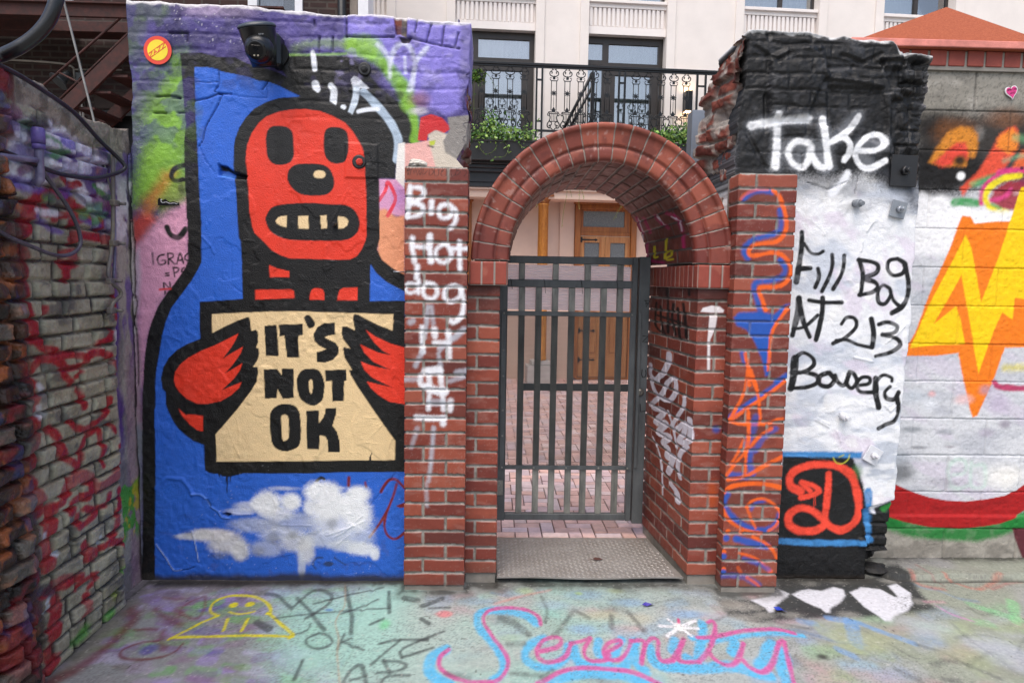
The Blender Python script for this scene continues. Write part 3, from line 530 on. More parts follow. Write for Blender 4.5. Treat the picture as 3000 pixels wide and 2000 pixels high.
PAINT['take']=[('p','121213',60,1,[1100,2741,2120,2769,2179,1959,1924,1982,1813,2022,1634,1997,1490,2008,1422,1944,1136,1939]),
('s','26262a',85.2,60,0.5,0,[1492,1974,1635,1977]),
('b','55585e',106.6,42.6,0.9,0.5,0,[1744,1965]),
('s','3a3d44',63.9,50,0.85,0,[1934,2045,2040,1978,2075,1894]),
('s','70747c',42.6,30,0.5,0,[1856,1918,1943,1913]),
('s','b9bec6',59.7,22,0.28,0,[1245,2262,1333,2280,1439,2292,1523,2298]),
('s','b9bec6',59.7,22,0.28,0,[1370,2313,1376,2207,1372,2072]),
('s','b9bec6',59.7,22,0.28,0,[1530,2186,1442,2167,1464,2084,1542,2169,1612,2070]),
('s','b9bec6',59.7,22,0.28,0,[1592,2297,1637,2078]),
('s','b9bec6',59.7,22,0.28,0,[1778,2322,1627,2185]),
('s','b9bec6',59.7,22,0.28,0,[1779,2155,1910,2194,1778,2181,1846,2073]),
('s','f4f6f8',36.9,8,1,0,[1245,2262,1333,2280,1439,2292,1523,2298]),
('s','f4f6f8',36.9,8,1,0,[1370,2313,1376,2207,1372,2072]),
('s','f4f6f8',28.4,8,1,0,[1530,2186,1480,2194,1442,2167,1437,2125,1464,2084,1508,2071,1538,2114,1542,2169,1551,2128,1583,2080,1612,2070]),
('s','f4f6f8',35.5,5,1,0,[1592,2297,1611,2212,1637,2078]),
('s','f4f6f8',31.3,5,1,0,[1778,2322,1727,2252,1627,2185]),
('s','f4f6f8',28.4,5,1,0,[1627,2188,1686,2217,1729,2194,1733,2145,1710,2107]),
('s','f4f6f8',28.4,5,1,0,[1779,2155,1862,2159,1910,2194,1886,2232,1829,2227,1778,2181,1764,2132,1794,2084,1846,2073,1915,2111]),
('s','eef0f4',36.9,10,1,0,[1732,2045,1706,1999,1659,1949]),
('b','7c8088',85.2,28.4,0.9,0.4,0,[1786,1881]),
('s','0d0d0f',25.6,3,1,0,[1519,1756,1522,1679,1511,1572,1504,1515]),
('s','0d0d0f',17.0,3,1,0,[1534,1704,1567,1660,1603,1652,1630,1666]),
('s','0d0d0f',24.2,3,1,0,[1510,1579,1570,1583]),
('s','0d0d0f',19.9,3,1,0,[1608,1581,1616,1538,1601,1488]),
('s','0d0d0f',21.3,3,1,0,[1676,1650,1677,1575,1636,1470]),
('s','0d0d0f',21.3,3,1,0,[1736,1646,1732,1569,1691,1482]),
('s','0d0d0f',22.7,3,1,0,[1812,1628,1835,1556,1828,1454]),
('s','0d0d0f',22.7,3,1,0,[1810,1627,1875,1619,1909,1600,1900,1564,1843,1538,1896,1521,1915,1496,1884,1467,1823,1455]),
('s','0d0d0f',19.9,3,1,0,[1975,1490,1941,1504,1917,1471,1924,1421,1958,1414,1984,1458,1975,1490,1996,1436,2028,1404]),
('s','0d0d0f',22.7,3,1,0,[2005,1636,1966,1626,1959,1587,1989,1555,2035,1566,2047,1609,2005,1636]),
('s','0d0d0f',25.6,3,1,0,[2043,1609,2067,1531,2068,1459,2043,1401,1994,1368]),
('s','0d0d0f',28.4,3,1,0,[1523,1433,1518,1350,1499,1252]),
('s','0d0d0f',24.2,3,1,0,[1524,1429,1549,1322,1586,1243]),
('s','0d0d0f',17.0,3,1,0,[1498,1281,1558,1294,1621,1352]),
('s','0d0d0f',21.3,3,1,0,[1573,1426,1653,1415,1737,1417]),
('s','0d0d0f',25.6,3,1,0,[1641,1438,1642,1352,1619,1229]),
('s','0d0d0f',19.9,3,1,0,[1744,1310,1768,1341,1808,1338,1818,1297,1766,1241,1706,1212]),
('s','0d0d0f',19.9,3,1,0,[1723,1226,1774,1231,1827,1210,1902,1194]),
('s','0d0d0f',24.2,3,1,0,[1893,1337,1908,1269,1905,1196]),
('s','0d0d0f',19.9,3,1,0,[1933,1311,1975,1322,2024,1303,2011,1272,1953,1260]),
('s','0d0d0f',19.9,3,1,0,[1953,1260,2024,1241,2043,1209,1999,1172,1925,1151]),
('s','0d0d0f',38.4,3,1,0,[1519,1133,1516,1060,1505,983]),
('s','0d0d0f',22.7,3,1,0,[1519,1136,1558,1164,1607,1137,1611,1101,1563,1068,1504,1063]),
('s','0d0d0f',22.7,3,1,0,[1563,1068,1630,1050,1636,1013,1582,991,1505,985]),
('s','0d0d0f',22.7,3,1,0,[1688,1065,1649,1047,1651,1006,1696,996,1724,1029,1696,1065]),
('s','0d0d0f',21.3,3,1,0,[1726,1051,1747,1015,1777,1004,1796,1059]),
('s','0d0d0f',21.3,3,1,0,[1796,1059,1788,1012,1815,988,1839,1023,1822,1060,1799,1070]),
('s','0d0d0f',19.9,3,1,0,[1836,1001,1899,1013,1900,1042,1860,1042,1840,1005,1861,970,1924,969]),
('s','0d0d0f',29.8,3,1,0,[1934,1039,1939,962,1957,892]),
('s','0d0d0f',19.9,3,1,0,[1935,1021,1970,1056,2012,1044,2016,1027]),
('s','0d0d0f',21.3,3,1,0,[2007,999,1983,969,1996,940,2034,935,2054,970]),
('s','0d0d0f',22.7,3,1,0,[2048,941,2059,889,2045,829,2001,807,1965,784]),
('p','0d0d0f',6,1,[1985,362,2073,400,2090,155,1991,155]),
('p','101011',8,1,[1482,645,1840,642,1901,505,1941,354,1980,209,2117,202,2136,-69,1451,-71,1467,214]),
('p','101011',6,1,[1934,338,2078,339,2090,155,1946,155]),
('p','3f86c4',8,1,[1444,662,1891,663,1882,629,1826,633,1445,636]),
('s','3f86c4',31.3,7,1,0,[1468,197,1664,188,1890,189,1966,197]),
('s','3f86c4',32.7,8,1,0,[1934,460,1947,316,1958,201]),
('b','4c7a45',28.4,42.6,0.8,0.7,0.4,[1868,558]),
('s','f24a33',38.4,7,1,0,[1585,458,1537,480,1522,521,1550,563,1612,586,1701,596,1784,580,1843,539,1873,467,1889,391,1886,323,1855,277,1800,254,1746,276,1702,318,1639,360,1579,371,1532,336,1535,283,1593,251,1668,252,1722,284]),
('s','f24a33',34.1,6,1,0,[1724,549,1723,444,1719,352,1722,299]),
('s','f24a33',28.4,6,1,0,[1605,499,1647,488,1679,458,1635,435,1587,424]),
('s','f24a33',24.2,6,1,0,[1610,488,1586,503,1634,458]),
('s','f24a33',3.6,2,1,0,[1654,436,1658,367]),
('s','f24a33',3.6,2,1,0,[1661,436,1666,383]),
('s','b8b83a',6.4,3,0.9,0,[1743,632,1760,606,1790,602,1819,625,1825,648]),
('s','b8b83a',6.4,3,0.9,0,[1773,636,1795,647]),
('s','2e9a3a',28.4,8,0.8,0,[2031,362,2067,377]),
('k',22,14,[1311,2579,1387,2615,1499,2631,1564,2599,1598,2505,1565,2450,1516,2313,1332,2308]),
('k',-16,12,[1607,2458,1879,2451,1918,2281,1910,2184,1618,2274]),
('k',-24,10,[1863,2586,1997,2597,2099,2572,2131,2119,1943,2129,1929,2445]),
('k',26,9,[1880,2598,2000,2601,2003,2552,1883,2549]),
('k',26,9,[1984,2549,2074,2551,2078,2497,1988,2495]),
('k',26,9,[1927,2459,1987,2460,1990,2406,1930,2404]),
('k',26,9,[1981,2463,2031,2464,2034,2432,1984,2430]),
('h',-10,11.4,10,[1596,2539,1730,2553,1866,2539]),
('h',-10,11.4,10,[1228,2691,1524,2686,1935,2669]),
('h',-10,11.4,10,[1670,2602,1778,2571,1861,2613]),
('h',-10,11.4,10,[1245,2625,1347,2560,1402,2595]),
('h',-10,11.4,10,[1306,2403,1321,2240]),
('h',-10,11.4,10,[1222,2238,1314,2081,1374,2034]),
('h',12,18.5,12,[1605,2499,1748,2489,1871,2464]),
('h',12,18.5,12,[1400,2622,1456,2630,1555,2629]),
('h',12,18.5,12,[1571,2599,1598,2505]),
('h',-6,5.0,2,[1501,2134,1507,2064]),
('s','202022',4.0,2,0.6,0,[1501,2134,1507,2064]),
('h',-6,5.0,2,[1534,1999,1636,1966,1727,2006]),
('s','202022',4.0,2,0.6,0,[1534,1999,1636,1966,1727,2006]),
('h',-6,5.0,2,[1783,2035,1774,1951]),
('s','202022',4.0,2,0.6,0,[1783,2035,1774,1951]),
('h',-6,5.0,2,[1692,2110,1709,2076]),
('s','202022',4.0,2,0.6,0,[1692,2110,1709,2076]),
('h',5,6.4,4,[1974,1219,2030,1270,2071,1315,2070,1227]),
('h',5,6.4,4,[1911,1167,1914,1123,1816,1144]),
('h',5,6.4,4,[1643,825,1712,789]),
('h',5,6.4,4,[1988,903,2019,874,2047,904]),
('h',5,6.4,4,[1843,1769,1870,1812]),
('h',5,6.4,4,[1825,1720,1820,1670]),
('h',5,5.7,4,[1650,832,1711,803]),
('h',5,5.7,4,[1758,767,1776,715]),
('h',5,5.7,4,[1602,631,1714,617]),
('h',5,5.7,4,[1490,637,1609,635]),
('k',-30,8,[1910,361,2088,415,2105,155,1968,155,1980,-31,1949,-23,1945,162]),
('k',15,8,[1963,350,2077,351,2081,293,1967,293]),
('k',15,8,[1915,281,1983,281,1986,230,1918,230]),
('k',15,8,[1987,281,2081,282,2085,231,1990,230]),
('k',15,8,[1896,214,1968,215,1971,166,1899,166]),
('k',15,8,[1974,216,2078,217,2081,171,1977,170])]
PAINT['block']=[('p','2a2522',70,0.95,[2182,2385,2402,2415,3267,2435,3305,2046,2503,2017,2422,1985,2209,1987]),
('p','131110',50,0.95,[2180,2226,2513,2215,2624,2113,2503,2017,2402,1984,2197,1986]),
('b','8a5a3a',106.8,50.2,0.9,0.55,0.3,[2679,2384]),
('b','c0c0bc',31.4,37.7,0.9,0.3,0.6,[2539,2302]),
('b','1a1715',81.6,75.4,0.9,0.8,0.3,[2287,2339]),
('b','7a4a22',119.3,75.4,0.8,0.65,0.2,[2410,2305]),
('p','d98a2e',14,0.95,[2281,2149,2326,2236,2378,2310,2440,2336,2498,2331,2533,2296,2538,2234,2523,2179,2491,2178,2481,2134,2359,2132]),
('p','e0453a',14,0.95,[2307,2149,2373,2212,2421,2255,2472,2256,2492,2203,2485,2165,2452,2183,2423,2176,2410,2139,2353,2126]),
('b','151211',34.5,28.3,0.8,0.95,0,[2447,2162]),
('p','e8553a',12,0.95,[2621,2236,2648,2298,2696,2336,2734,2343,2754,2300,2750,2227,2682,2114,2589,2075,2503,2017,2477,1979,2461,2023,2548,2105,2593,2186]),
('p','f09030',16,0.9,[2638,2261,2654,2298,2716,2333,2752,2300,2752,2227,2707,2201,2640,2236]),
('p','e86a35',14,0.9,[2777,2221,3284,2263,3297,2127,2715,2108]),
('s','4fae6e',37.7,14,0.9,0.3,[2527,2043,2602,2069,2678,2092]),
('s','7fb890',22.6,12,0.7,0.4,[2685,2167,2729,2180,2798,2197]),
('s','6fae7a',37.7,18,0.7,0.3,[2739,2288,2804,2280]),
('p','f6f6f7',20,0.95,[2211,1962,2260,1994,2313,1970,2364,1983,2430,1960,2510,1930,2733,1897,3321,1889,3340,1687,2206,1668]),
('s','3f9a55',44.0,10,0.95,0,[2438,1944,2495,1949,2560,1944]),
('s','d83a80',31.4,10,0.95,0,[2581,1944,2587,2019,2646,2082,2734,2115,3296,2136]),
('p','a02a3a',14,0.95,[2624,1957,2639,2014,2706,2059,2796,2067,3302,2077,3316,1939,2758,1901,2679,1921]),
('s','dd4a8a',25.1,10,0.9,0,[2630,1961,2700,1978,2732,2016]),
('s','c8a0a0',21.4,10,0.8,0,[2757,1997,2788,2004]),
('s','f2df20',32.7,9,0.97,0,[2726,1897,2667,1908,2620,1932,2599,1982,2630,2038,2698,2077,2775,2091]),
('s','5fa050',16.3,8,0.8,0,[2638,1939,2685,1918]),
('s','7a2a4a',37.7,15,0.7,0,[2790,2060,3302,2077]),
('b','ffffff',22.6,22.6,0.55,1,0,[2459,2083]),
('b','2a1a2a',11.3,8.8,0.5,0.9,0,[2783,2130]),
('p','f9f9fa',14,0.8,[2225,1907,2460,1904,2773,1910,2818,1857,2820,1835,2231,1824]),
('p','f5801c',5,1,[2229,1173,2271,1255,2335,1466,2427,1705,2459,1813,2481,1878,2529,1873,2551,1837,2660,1851,2762,1853,3252,1858,3315,1207,2770,1180,2727,1025,2647,810,2620,800,2600,849,2550,1023,2517,1149,2391,1132,2232,1130]),
('p','fbcf12',4,1,[2249,1173,2339,1412,2441,1629,2508,1779,2545,1708,2619,1424,2698,1672,2746,1864,2787,2031,3229,2100,3297,1395,2804,1450,2798,1333,2739,1371,2699,1269,2637,1040,2563,1322,2501,1565,2370,1303,2486,1402,2511,1337,2549,1196,2386,1190]),
('s','b8305f',33.5,8,0.95,0,[2730,990,2812,963,3338,961]),
('s','e0d02a',38.1,20,0.7,0,[2779,1073,3326,1088]),
('s','1f7a34',82.2,20,0.95,0,[2167,220,2301,183,2487,155,2634,152,2816,182,2994,261]),
('p','1f7a34',12,1,[2152,337,2256,312,2265,183,2162,183]),
('p','1f7a34',10,1,[2849,231,3507,323,3521,189,2816,182]),
('p','a81a1c',3,1,[2138,447,2219,425,2309,386,2414,353,2510,336,2620,331,2729,344,2838,367,2908,401,2939,427,3492,478,3507,323,2951,283,2885,238,2813,212,2704,193,2595,181,2411,191,2284,217,2150,256]),
('s','8a1216',27.4,20,0.6,0,[2440,295,2623,296,2840,334]),
('p','5a1a28',4,0.95,[2886,186,3521,189,3546,-66,2964,0,2920,90]),
('s','b8dcc8',20.6,12,0.5,0,[2524,435,2508,508,2537,559,2595,559,2600,494,2536,482]),
('s','b8dcc8',20.6,12,0.5,0,[2526,420,2571,406,2621,421]),
('s','b8dcc8',20.6,12,0.5,0,[2632,552,2643,421,2716,422,2707,531,2649,531]),
('b','4a4e52',75.4,54.8,0.9,0.75,0.2,[2251,491]),
('b','7f868c',61.7,15.1,0.9,0.7,0.2,[2292,731]),
('b','7f8288',48.0,9.6,0.9,0.8,0.2,[2336,630]),
('b','8a9298',48.0,17.1,0.9,0.6,0.2,[2482,718]),
('b','b0a8b8',48.0,24.0,0.9,0.7,0.2,[2707,713]),
('b','8a8090',34.3,24.0,0.9,0.7,0.2,[2805,764]),
('b','c8d0d8',68.5,41.1,0.9,0.7,0.2,[2287,910]),
('b','f0b0b0',20.6,17.1,0.9,0.7,0.2,[2387,925]),
('b','f2c8c4',48.0,27.4,0.9,0.7,0.2,[2562,898]),
('b','a8a4b0',137.0,27.4,0.9,0.6,0.2,[2481,435]),
('b','f2f0ea',109.6,61.7,0.9,0.9,0.2,[2829,474]),
('b','e8ecf2',41.1,41.1,0.9,0.6,0.2,[2377,868]),
('b','807880',34.3,6.9,0.9,0.7,0.2,[2510,635]),
('b','b8a8c4',61.7,61.7,0.9,0.5,0.2,[2760,872]),
('b','a898b0',34.3,27.4,0.9,0.6,0.2,[2681,950]),
('b','a8b0b8',54.8,41.1,0.9,0.6,0.2,[2223,578])]
PAINT['pierl']=[('s','f2f3f8',25.1,9,0.97,0,[-378,1918,-383,1858,-390,1784]),
('s','f2f3f8',21.2,9,0.97,0,[-375,1917,-327,1913,-317,1885,-346,1858,-375,1848]),
('s','f2f3f8',21.2,9,0.97,0,[-375,1848,-326,1836,-321,1808,-346,1788,-388,1781]),
('s','f2f3f8',22.5,9,0.97,0,[-280,1852,-281,1803]),
('s','f2f3f8',19.8,9,0.97,0,[-200,1843,-236,1835,-248,1806,-229,1780,-193,1791,-184,1829,-200,1843,-171,1817,-167,1785,-177,1752,-196,1733]),
('s','f2f3f8',23.8,9,0.97,0,[-366,1688,-370,1645,-361,1607,-358,1581]),
('s','f2f3f8',27.8,9,0.97,0,[-287,1699,-286,1634,-281,1582]),
('s','f2f3f8',22.5,9,0.97,0,[-365,1649,-293,1644]),
('s','f2f3f8',19.8,9,0.97,0,[-225,1661,-257,1634,-254,1592,-218,1577,-187,1610,-202,1652,-225,1661]),
('s','f2f3f8',19.8,9,0.97,0,[-150,1672,-149,1597,-147,1542]),
('s','f2f3f8',18.5,9,0.97,0,[-179,1641,-107,1642]),
('s','f2f3f8',22.5,9,0.97,0,[-345,1558,-347,1503]),
('s','f2f3f8',17.2,9,0.97,0,[-351,1476,-387,1476,-400,1453,-380,1433,-344,1444]),
('s','f2f3f8',18.5,9,0.97,0,[-338,1490,-339,1434]),
('s','f2f3f8',19.8,9,0.97,0,[-302,1479,-318,1451,-308,1418,-272,1409,-251,1442,-269,1475,-302,1479]),
('s','f2f3f8',21.2,9,0.97,0,[-174,1474,-210,1456,-216,1416,-187,1397,-147,1421,-145,1460,-174,1474]),
('s','f2f3f8',22.5,9,0.97,0,[-143,1460,-129,1395,-137,1335,-169,1302,-186,1305]),
('s','b9bfca',19.8,9,0.8,0,[-295,1372,-301,1300,-307,1227]),
('s','b9bfca',19.8,9,0.7,0,[-278,1373,-268,1294]),
('s','f2f3f8',22.5,9,0.95,0,[-321,1276,-318,1160]),
('s','f2f3f8',30.4,9,0.95,0,[-265,1264,-261,1234]),
('s','f2f3f8',31.7,9,0.95,0,[-199,1253,-195,1228]),
('s','b9bfca',29.1,9,0.8,0,[-126,1269,-172,1229,-238,1174]),
('s','f2f3f8',26.4,9,0.95,0,[-264,1204,-218,1205]),
('s','f2f3f8',26.4,9,0.9,0,[-197,1208,-194,1135]),
('s','b9bfca',19.8,9,0.7,0,[-320,1160,-350,1093]),
('s','b9bfca',19.8,9,0.7,0,[-244,1154,-234,1094]),
('s','b9bfca',26.4,9,0.7,0,[-364,1305,-377,1299]),
('s','f2f3f8',39.7,9,0.9,0,[-303,1067,-244,1074]),
('s','b9bfca',26.4,9,0.7,0,[-157,1065,-111,1076]),
('s','b9bfca',22.5,9,0.7,0,[-402,1027,-323,1031]),
('s','f2f3f8',23.8,9,0.9,0,[-326,1048,-330,1014,-310,994]),
('s','f2f3f8',23.8,9,0.85,0,[-290,1068,-286,994,-289,890]),
('s','f2f3f8',23.8,9,0.85,0,[-237,1076,-227,995,-219,887]),
('s','f2f3f8',39.7,9,0.9,0,[-300,994,-250,975,-217,975]),
('s','b9bfca',39.7,9,0.6,0,[-283,920,-229,921]),
('s','f2f3f8',26.4,9,0.8,0,[-186,928,-188,888]),
('s','f2f3f8',26.4,9,0.95,0,[-346,849,-276,846,-216,847]),
('s','f2f3f8',26.4,9,0.9,0,[-222,847,-219,819]),
('s','b9bfca',19.8,9,0.7,0,[-111,1050,-197,1022]),
('s','b9bfca',19.8,9,0.75,0,[-265,799,-270,710,-278,614,-286,545]),
('s','b9bfca',22.5,9,0.5,0,[-342,794,-368,709]),
('s','b9bfca',17.2,9,0.5,0,[-297,531,-297,476,-295,421]),
('s','1e1616',2.6,1.5,0.9,0,[-398,2013,-388,1972,-382,2007,-391,1991,-372,1998]),
('s','1e1616',2.6,1.5,0.9,0,[-379,1973,-369,2005,-359,1979,-353,2008,-346,1973]),
('s','1e1616',2.6,1.5,0.9,0,[-346,2011,-333,1973,-324,2009,-337,1989]),
('s','1e1616',2.6,1.5,0.9,0,[-317,2006,-320,1974,-298,1993]),
('s','1e1616',2.6,1.5,0.9,0,[-288,2013,-291,1971,-272,1987,-285,2009]),
('s','1e1616',2.6,1.5,0.9,0,[-269,2007,-266,1972,-249,1975,-253,2007,-269,2003]),
('s','1e1616',2.6,1.5,0.9,0,[-250,1994,-230,2011,-237,1975,-214,1973,-217,2008,-233,1988]),
('s','1e1616',2.6,1.5,0.9,0,[-192,2011,-190,1970,-172,1977]),
('s','1e1616',2.6,1.5,0.9,0,[-166,2009,-169,1974,-149,1990,-166,1999,-146,2012]),
('s','1e1616',2.6,1.5,0.9,0,[-127,2013,-140,2003,-120,1991,-133,1971])]
PAINT['pierr']=[('s','1a55b0',22.4,9,0.85,0,[1164,1891,1202,1921,1248,1932,1295,1926]),
('s','1a55b0',22.4,9,0.95,0,[1336,1843,1346,1778,1328,1742,1272,1721,1219,1707,1187,1680,1177,1650,1197,1618]),
('s','1a55b0',23.7,9,0.95,0,[1351,1614,1377,1578,1362,1538,1309,1518,1242,1507,1234,1473,1250,1427,1270,1361]),
('p','1a55b0',9,0.97,[1142,1342,1168,1367,1262,1371,1337,1362,1382,1406,1406,1409,1377,1369,1334,1301,1320,1227,1328,1072,1308,1065,1287,1146,1245,1233,1206,1286,1158,1306]),
('s','f06418',14.5,5,0.5,0,[1151,1891,1170,1914,1222,1935,1275,1939]),
('s','f06418',18.5,5,0.97,0,[1301,1933,1329,1911,1352,1863,1370,1798,1365,1739,1333,1702,1280,1692,1224,1681,1200,1654,1213,1633,1263,1639,1316,1648,1364,1634,1396,1595,1402,1549,1377,1505,1331,1489,1264,1486,1261,1460,1277,1421,1292,1381]),
('s','f06418',15.8,5,0.97,0,[1400,1393,1372,1352,1331,1281,1322,1200,1320,1096]),
('s','1a55b0',26.4,9,0.8,0,[1191,1175,1206,1132]),
('s','f06418',18.5,5,0.97,0,[1206,1169,1224,1105,1232,1023]),
('s','f06418',17.1,5,0.97,0,[1229,1091,1263,1017]),
('s','1a55b0',23.7,9,0.95,0,[1361,1038,1413,1070]),
('s','1a55b0',27.2,9,0.9,0,[1150,868,1231,932,1327,996,1411,1067]),
('s','f06418',17.7,5,0.97,0,[1222,1093,1217,1016,1192,946,1147,857]),
('s','f06418',16.3,5,0.97,0,[1236,1093,1271,996,1285,925,1294,841]),
('s','f06418',19.0,5,0.97,0,[1144,850,1232,914,1334,986,1405,1045]),
('s','f06418',14.9,5,0.97,0,[1144,850,1201,833,1314,835,1369,856,1401,863]),
('s','1a55b0',34.0,9,0.6,0,[1270,869,1259,798,1234,734]),
('s','1a55b0',27.2,9,0.7,0,[1371,813,1317,770,1278,706]),
('s','1a55b0',29.9,9,0.8,0,[1256,705,1252,641,1269,591]),
('s','1a55b0',34.0,9,0.8,0,[1163,583,1241,580]),
('s','f06418',19.0,5,0.97,0,[1233,893,1241,769,1229,677]),
('s','f06418',16.3,5,0.85,0,[1350,813,1289,770,1235,705,1181,641,1138,579]),
('s','f06418',14.9,5,0.8,0,[1219,755,1187,683,1160,640]),
('s','f06418',17.7,5,0.9,0,[1407,675,1324,631,1234,580,1150,562]),
('s','f06418',14.9,5,0.8,0,[1233,677,1231,576]),
('s','f06418',21.7,5,0.97,0,[1135,500,1172,529,1271,544,1357,538,1404,526]),
('s','1a55b0',25.8,9,0.9,0,[1153,490,1140,446,1179,381,1260,327,1340,313,1395,346,1410,397]),
('s','1a55b0',16.3,9,0.8,0,[1270,418,1290,447,1332,458]),
('s','f06418',14.9,5,0.9,0,[1248,429,1272,458,1325,469,1383,440,1413,390,1396,339,1361,310]),
('s','f06418',16.3,5,0.85,0,[1135,414,1166,360,1239,316,1326,298]),
('s','f06418',12.2,5,0.8,0,[1248,429,1269,375,1296,324]),
('b','f06418',12.2,12.2,0.5,0.95,0,[1162,306]),
('b','f06418',12.2,12.2,0.5,0.95,0,[1227,305]),
('b','f06418',12.2,12.2,0.5,0.95,0,[1146,203]),
('b','f06418',13.6,13.6,0.5,0.95,0,[1379,106]),
('b','f06418',10.9,10.9,0.5,0.95,0,[1149,118]),
('b','1a55b0',16.3,16.3,0.6,0.9,0,[1155,272]),
('b','1a55b0',17.7,17.7,0.6,0.9,0,[1204,269]),
('b','1a55b0',16.3,16.3,0.6,0.9,0,[1145,181]),
('b','1a55b0',13.6,13.6,0.6,0.9,0,[1148,104]),
('s','1a55b0',31.3,9,0.9,0,[1220,265,1285,247,1354,233]),
('s','f06418',14.9,5,0.9,0,[1284,280,1343,251,1388,211,1408,171]),
('s','f06418',14.9,5,0.8,0,[1223,196,1267,185,1318,162,1379,108]),
('s','1a55b0',23.1,9,0.7,0,[1246,170,1319,145,1371,115]),
('s','1a55b0',27.2,9,0.6,0,[1135,82,1185,85,1258,74,1324,38]),
('s','f06418',13.6,5,0.7,0,[1265,74,1317,41,1340,4]),
('s','f06418',17.7,5,0.5,0,[1219,126,1235,97])]
PAINT['jambr']=[('p','ebe6e8',4,0.95,[1010,1364,1020,1382,1062,1394,1101,1390,1123,1373,1120,1361,1064,1360]),
('p','ebe6e8',4,0.85,[1054,1347,1092,1348,1085,1285,1062,1228,1067,1079,1053,1079,1049,1228]),
('b','1a55b0',18.1,18.1,0.9,0.7,0,[1110,789]),
('b','c05010',27.9,76.6,0.9,0.6,0,[1106,463])]
PAINT['side']=[('s','e6e2ee',84.8,8,0.95,0,[631,1120,606,1046,438,950]),
('s','e6e2ee',69.7,8,0.95,0,[353,944,446,876,641,868,748,933,733,999,647,975,536,885,359,792]),
('s','e6e2ee',78.8,8,0.95,0,[409,782,589,798,454,709,629,743,497,656,693,683,581,623,668,611,656,560,752,588,681,483]),
('s','e6e2ee',51.5,8,0.95,0,[871,928,868,880,763,791,704,738]),
('s','e6e2ee',36.4,8,0.95,0,[647,812,727,749,793,648]),
('s','e6e2ee',69.7,8,0.95,0,[799,747,899,800,882,749,820,686,956,727,946,829]),
('s','e6e2ee',60.6,8,0.95,0,[939,690,856,641,818,557,855,504]),
('s','e6e2ee',27.3,8,0.95,0,[416,618,545,543,592,433,610,340]),
('s','e6e2ee',90.9,8,0.95,0,[736,434,817,418,837,378]),
('s','e6e2ee',66.6,8,0.95,0,[335,1024,341,968,475,949]),
('s','0b0909',39.4,8,0.97,0,[402,1386,395,1268,500,1226]),
('s','0b0909',39.4,8,0.97,0,[467,1370,495,1275,553,1219]),
('s','0b0909',39.4,8,0.97,0,[561,1474,589,1363,603,1234]),
('s','0b0909',39.4,8,0.97,0,[669,1389,661,1308,717,1232]),
('s','0b0909',39.4,8,0.97,0,[734,1369,760,1269,781,1214]),
('s','0b0909',39.4,8,0.97,0,[808,1395,846,1308,869,1228]),
('s','0b0909',39.4,8,0.97,0,[872,1483,883,1440]),
('s','0b0909',39.4,8,0.97,0,[400,1318,818,1295])]
PAINT['vault']=[('s','a8205a',14.5,6,0.9,0,[301,3914,252,3948,196,3947]),
('s','a8205a',14.5,6,0.9,0,[283,3825,188,3833]),
('s','a8205a',14.5,6,0.9,0,[271,3655,221,3615,185,3560]),
('s','a8205a',14.5,6,0.9,0,[261,3499,227,3415,155,3395]),
('s','a8205a',14.5,6,0.9,0,[133,3397,79,3415]),
('s','a8205a',14.5,6,0.9,0,[129,3931,42,3960,10,3699]),
('s','dccfd8',5.6,3,0.9,0,[292,3908,202,3937]),
('s','dccfd8',5.6,3,0.9,0,[269,3636,207,3594]),
('s','dccfd8',5.6,3,0.9,0,[237,3458,201,3395,156,3403]),
('s','dccfd8',5.6,3,0.9,0,[190,3957,146,3991]),
('s','d8c81a',11.2,3,0.95,0,[105,3829,47,3847,46,3799]),
('s','d8c81a',10.0,3,0.95,0,[133,3632,39,3686]),
('s','d8c81a',10.0,3,0.95,0,[33,3687,47,3587,70,3600,56,3671,26,3655,26,3569])]
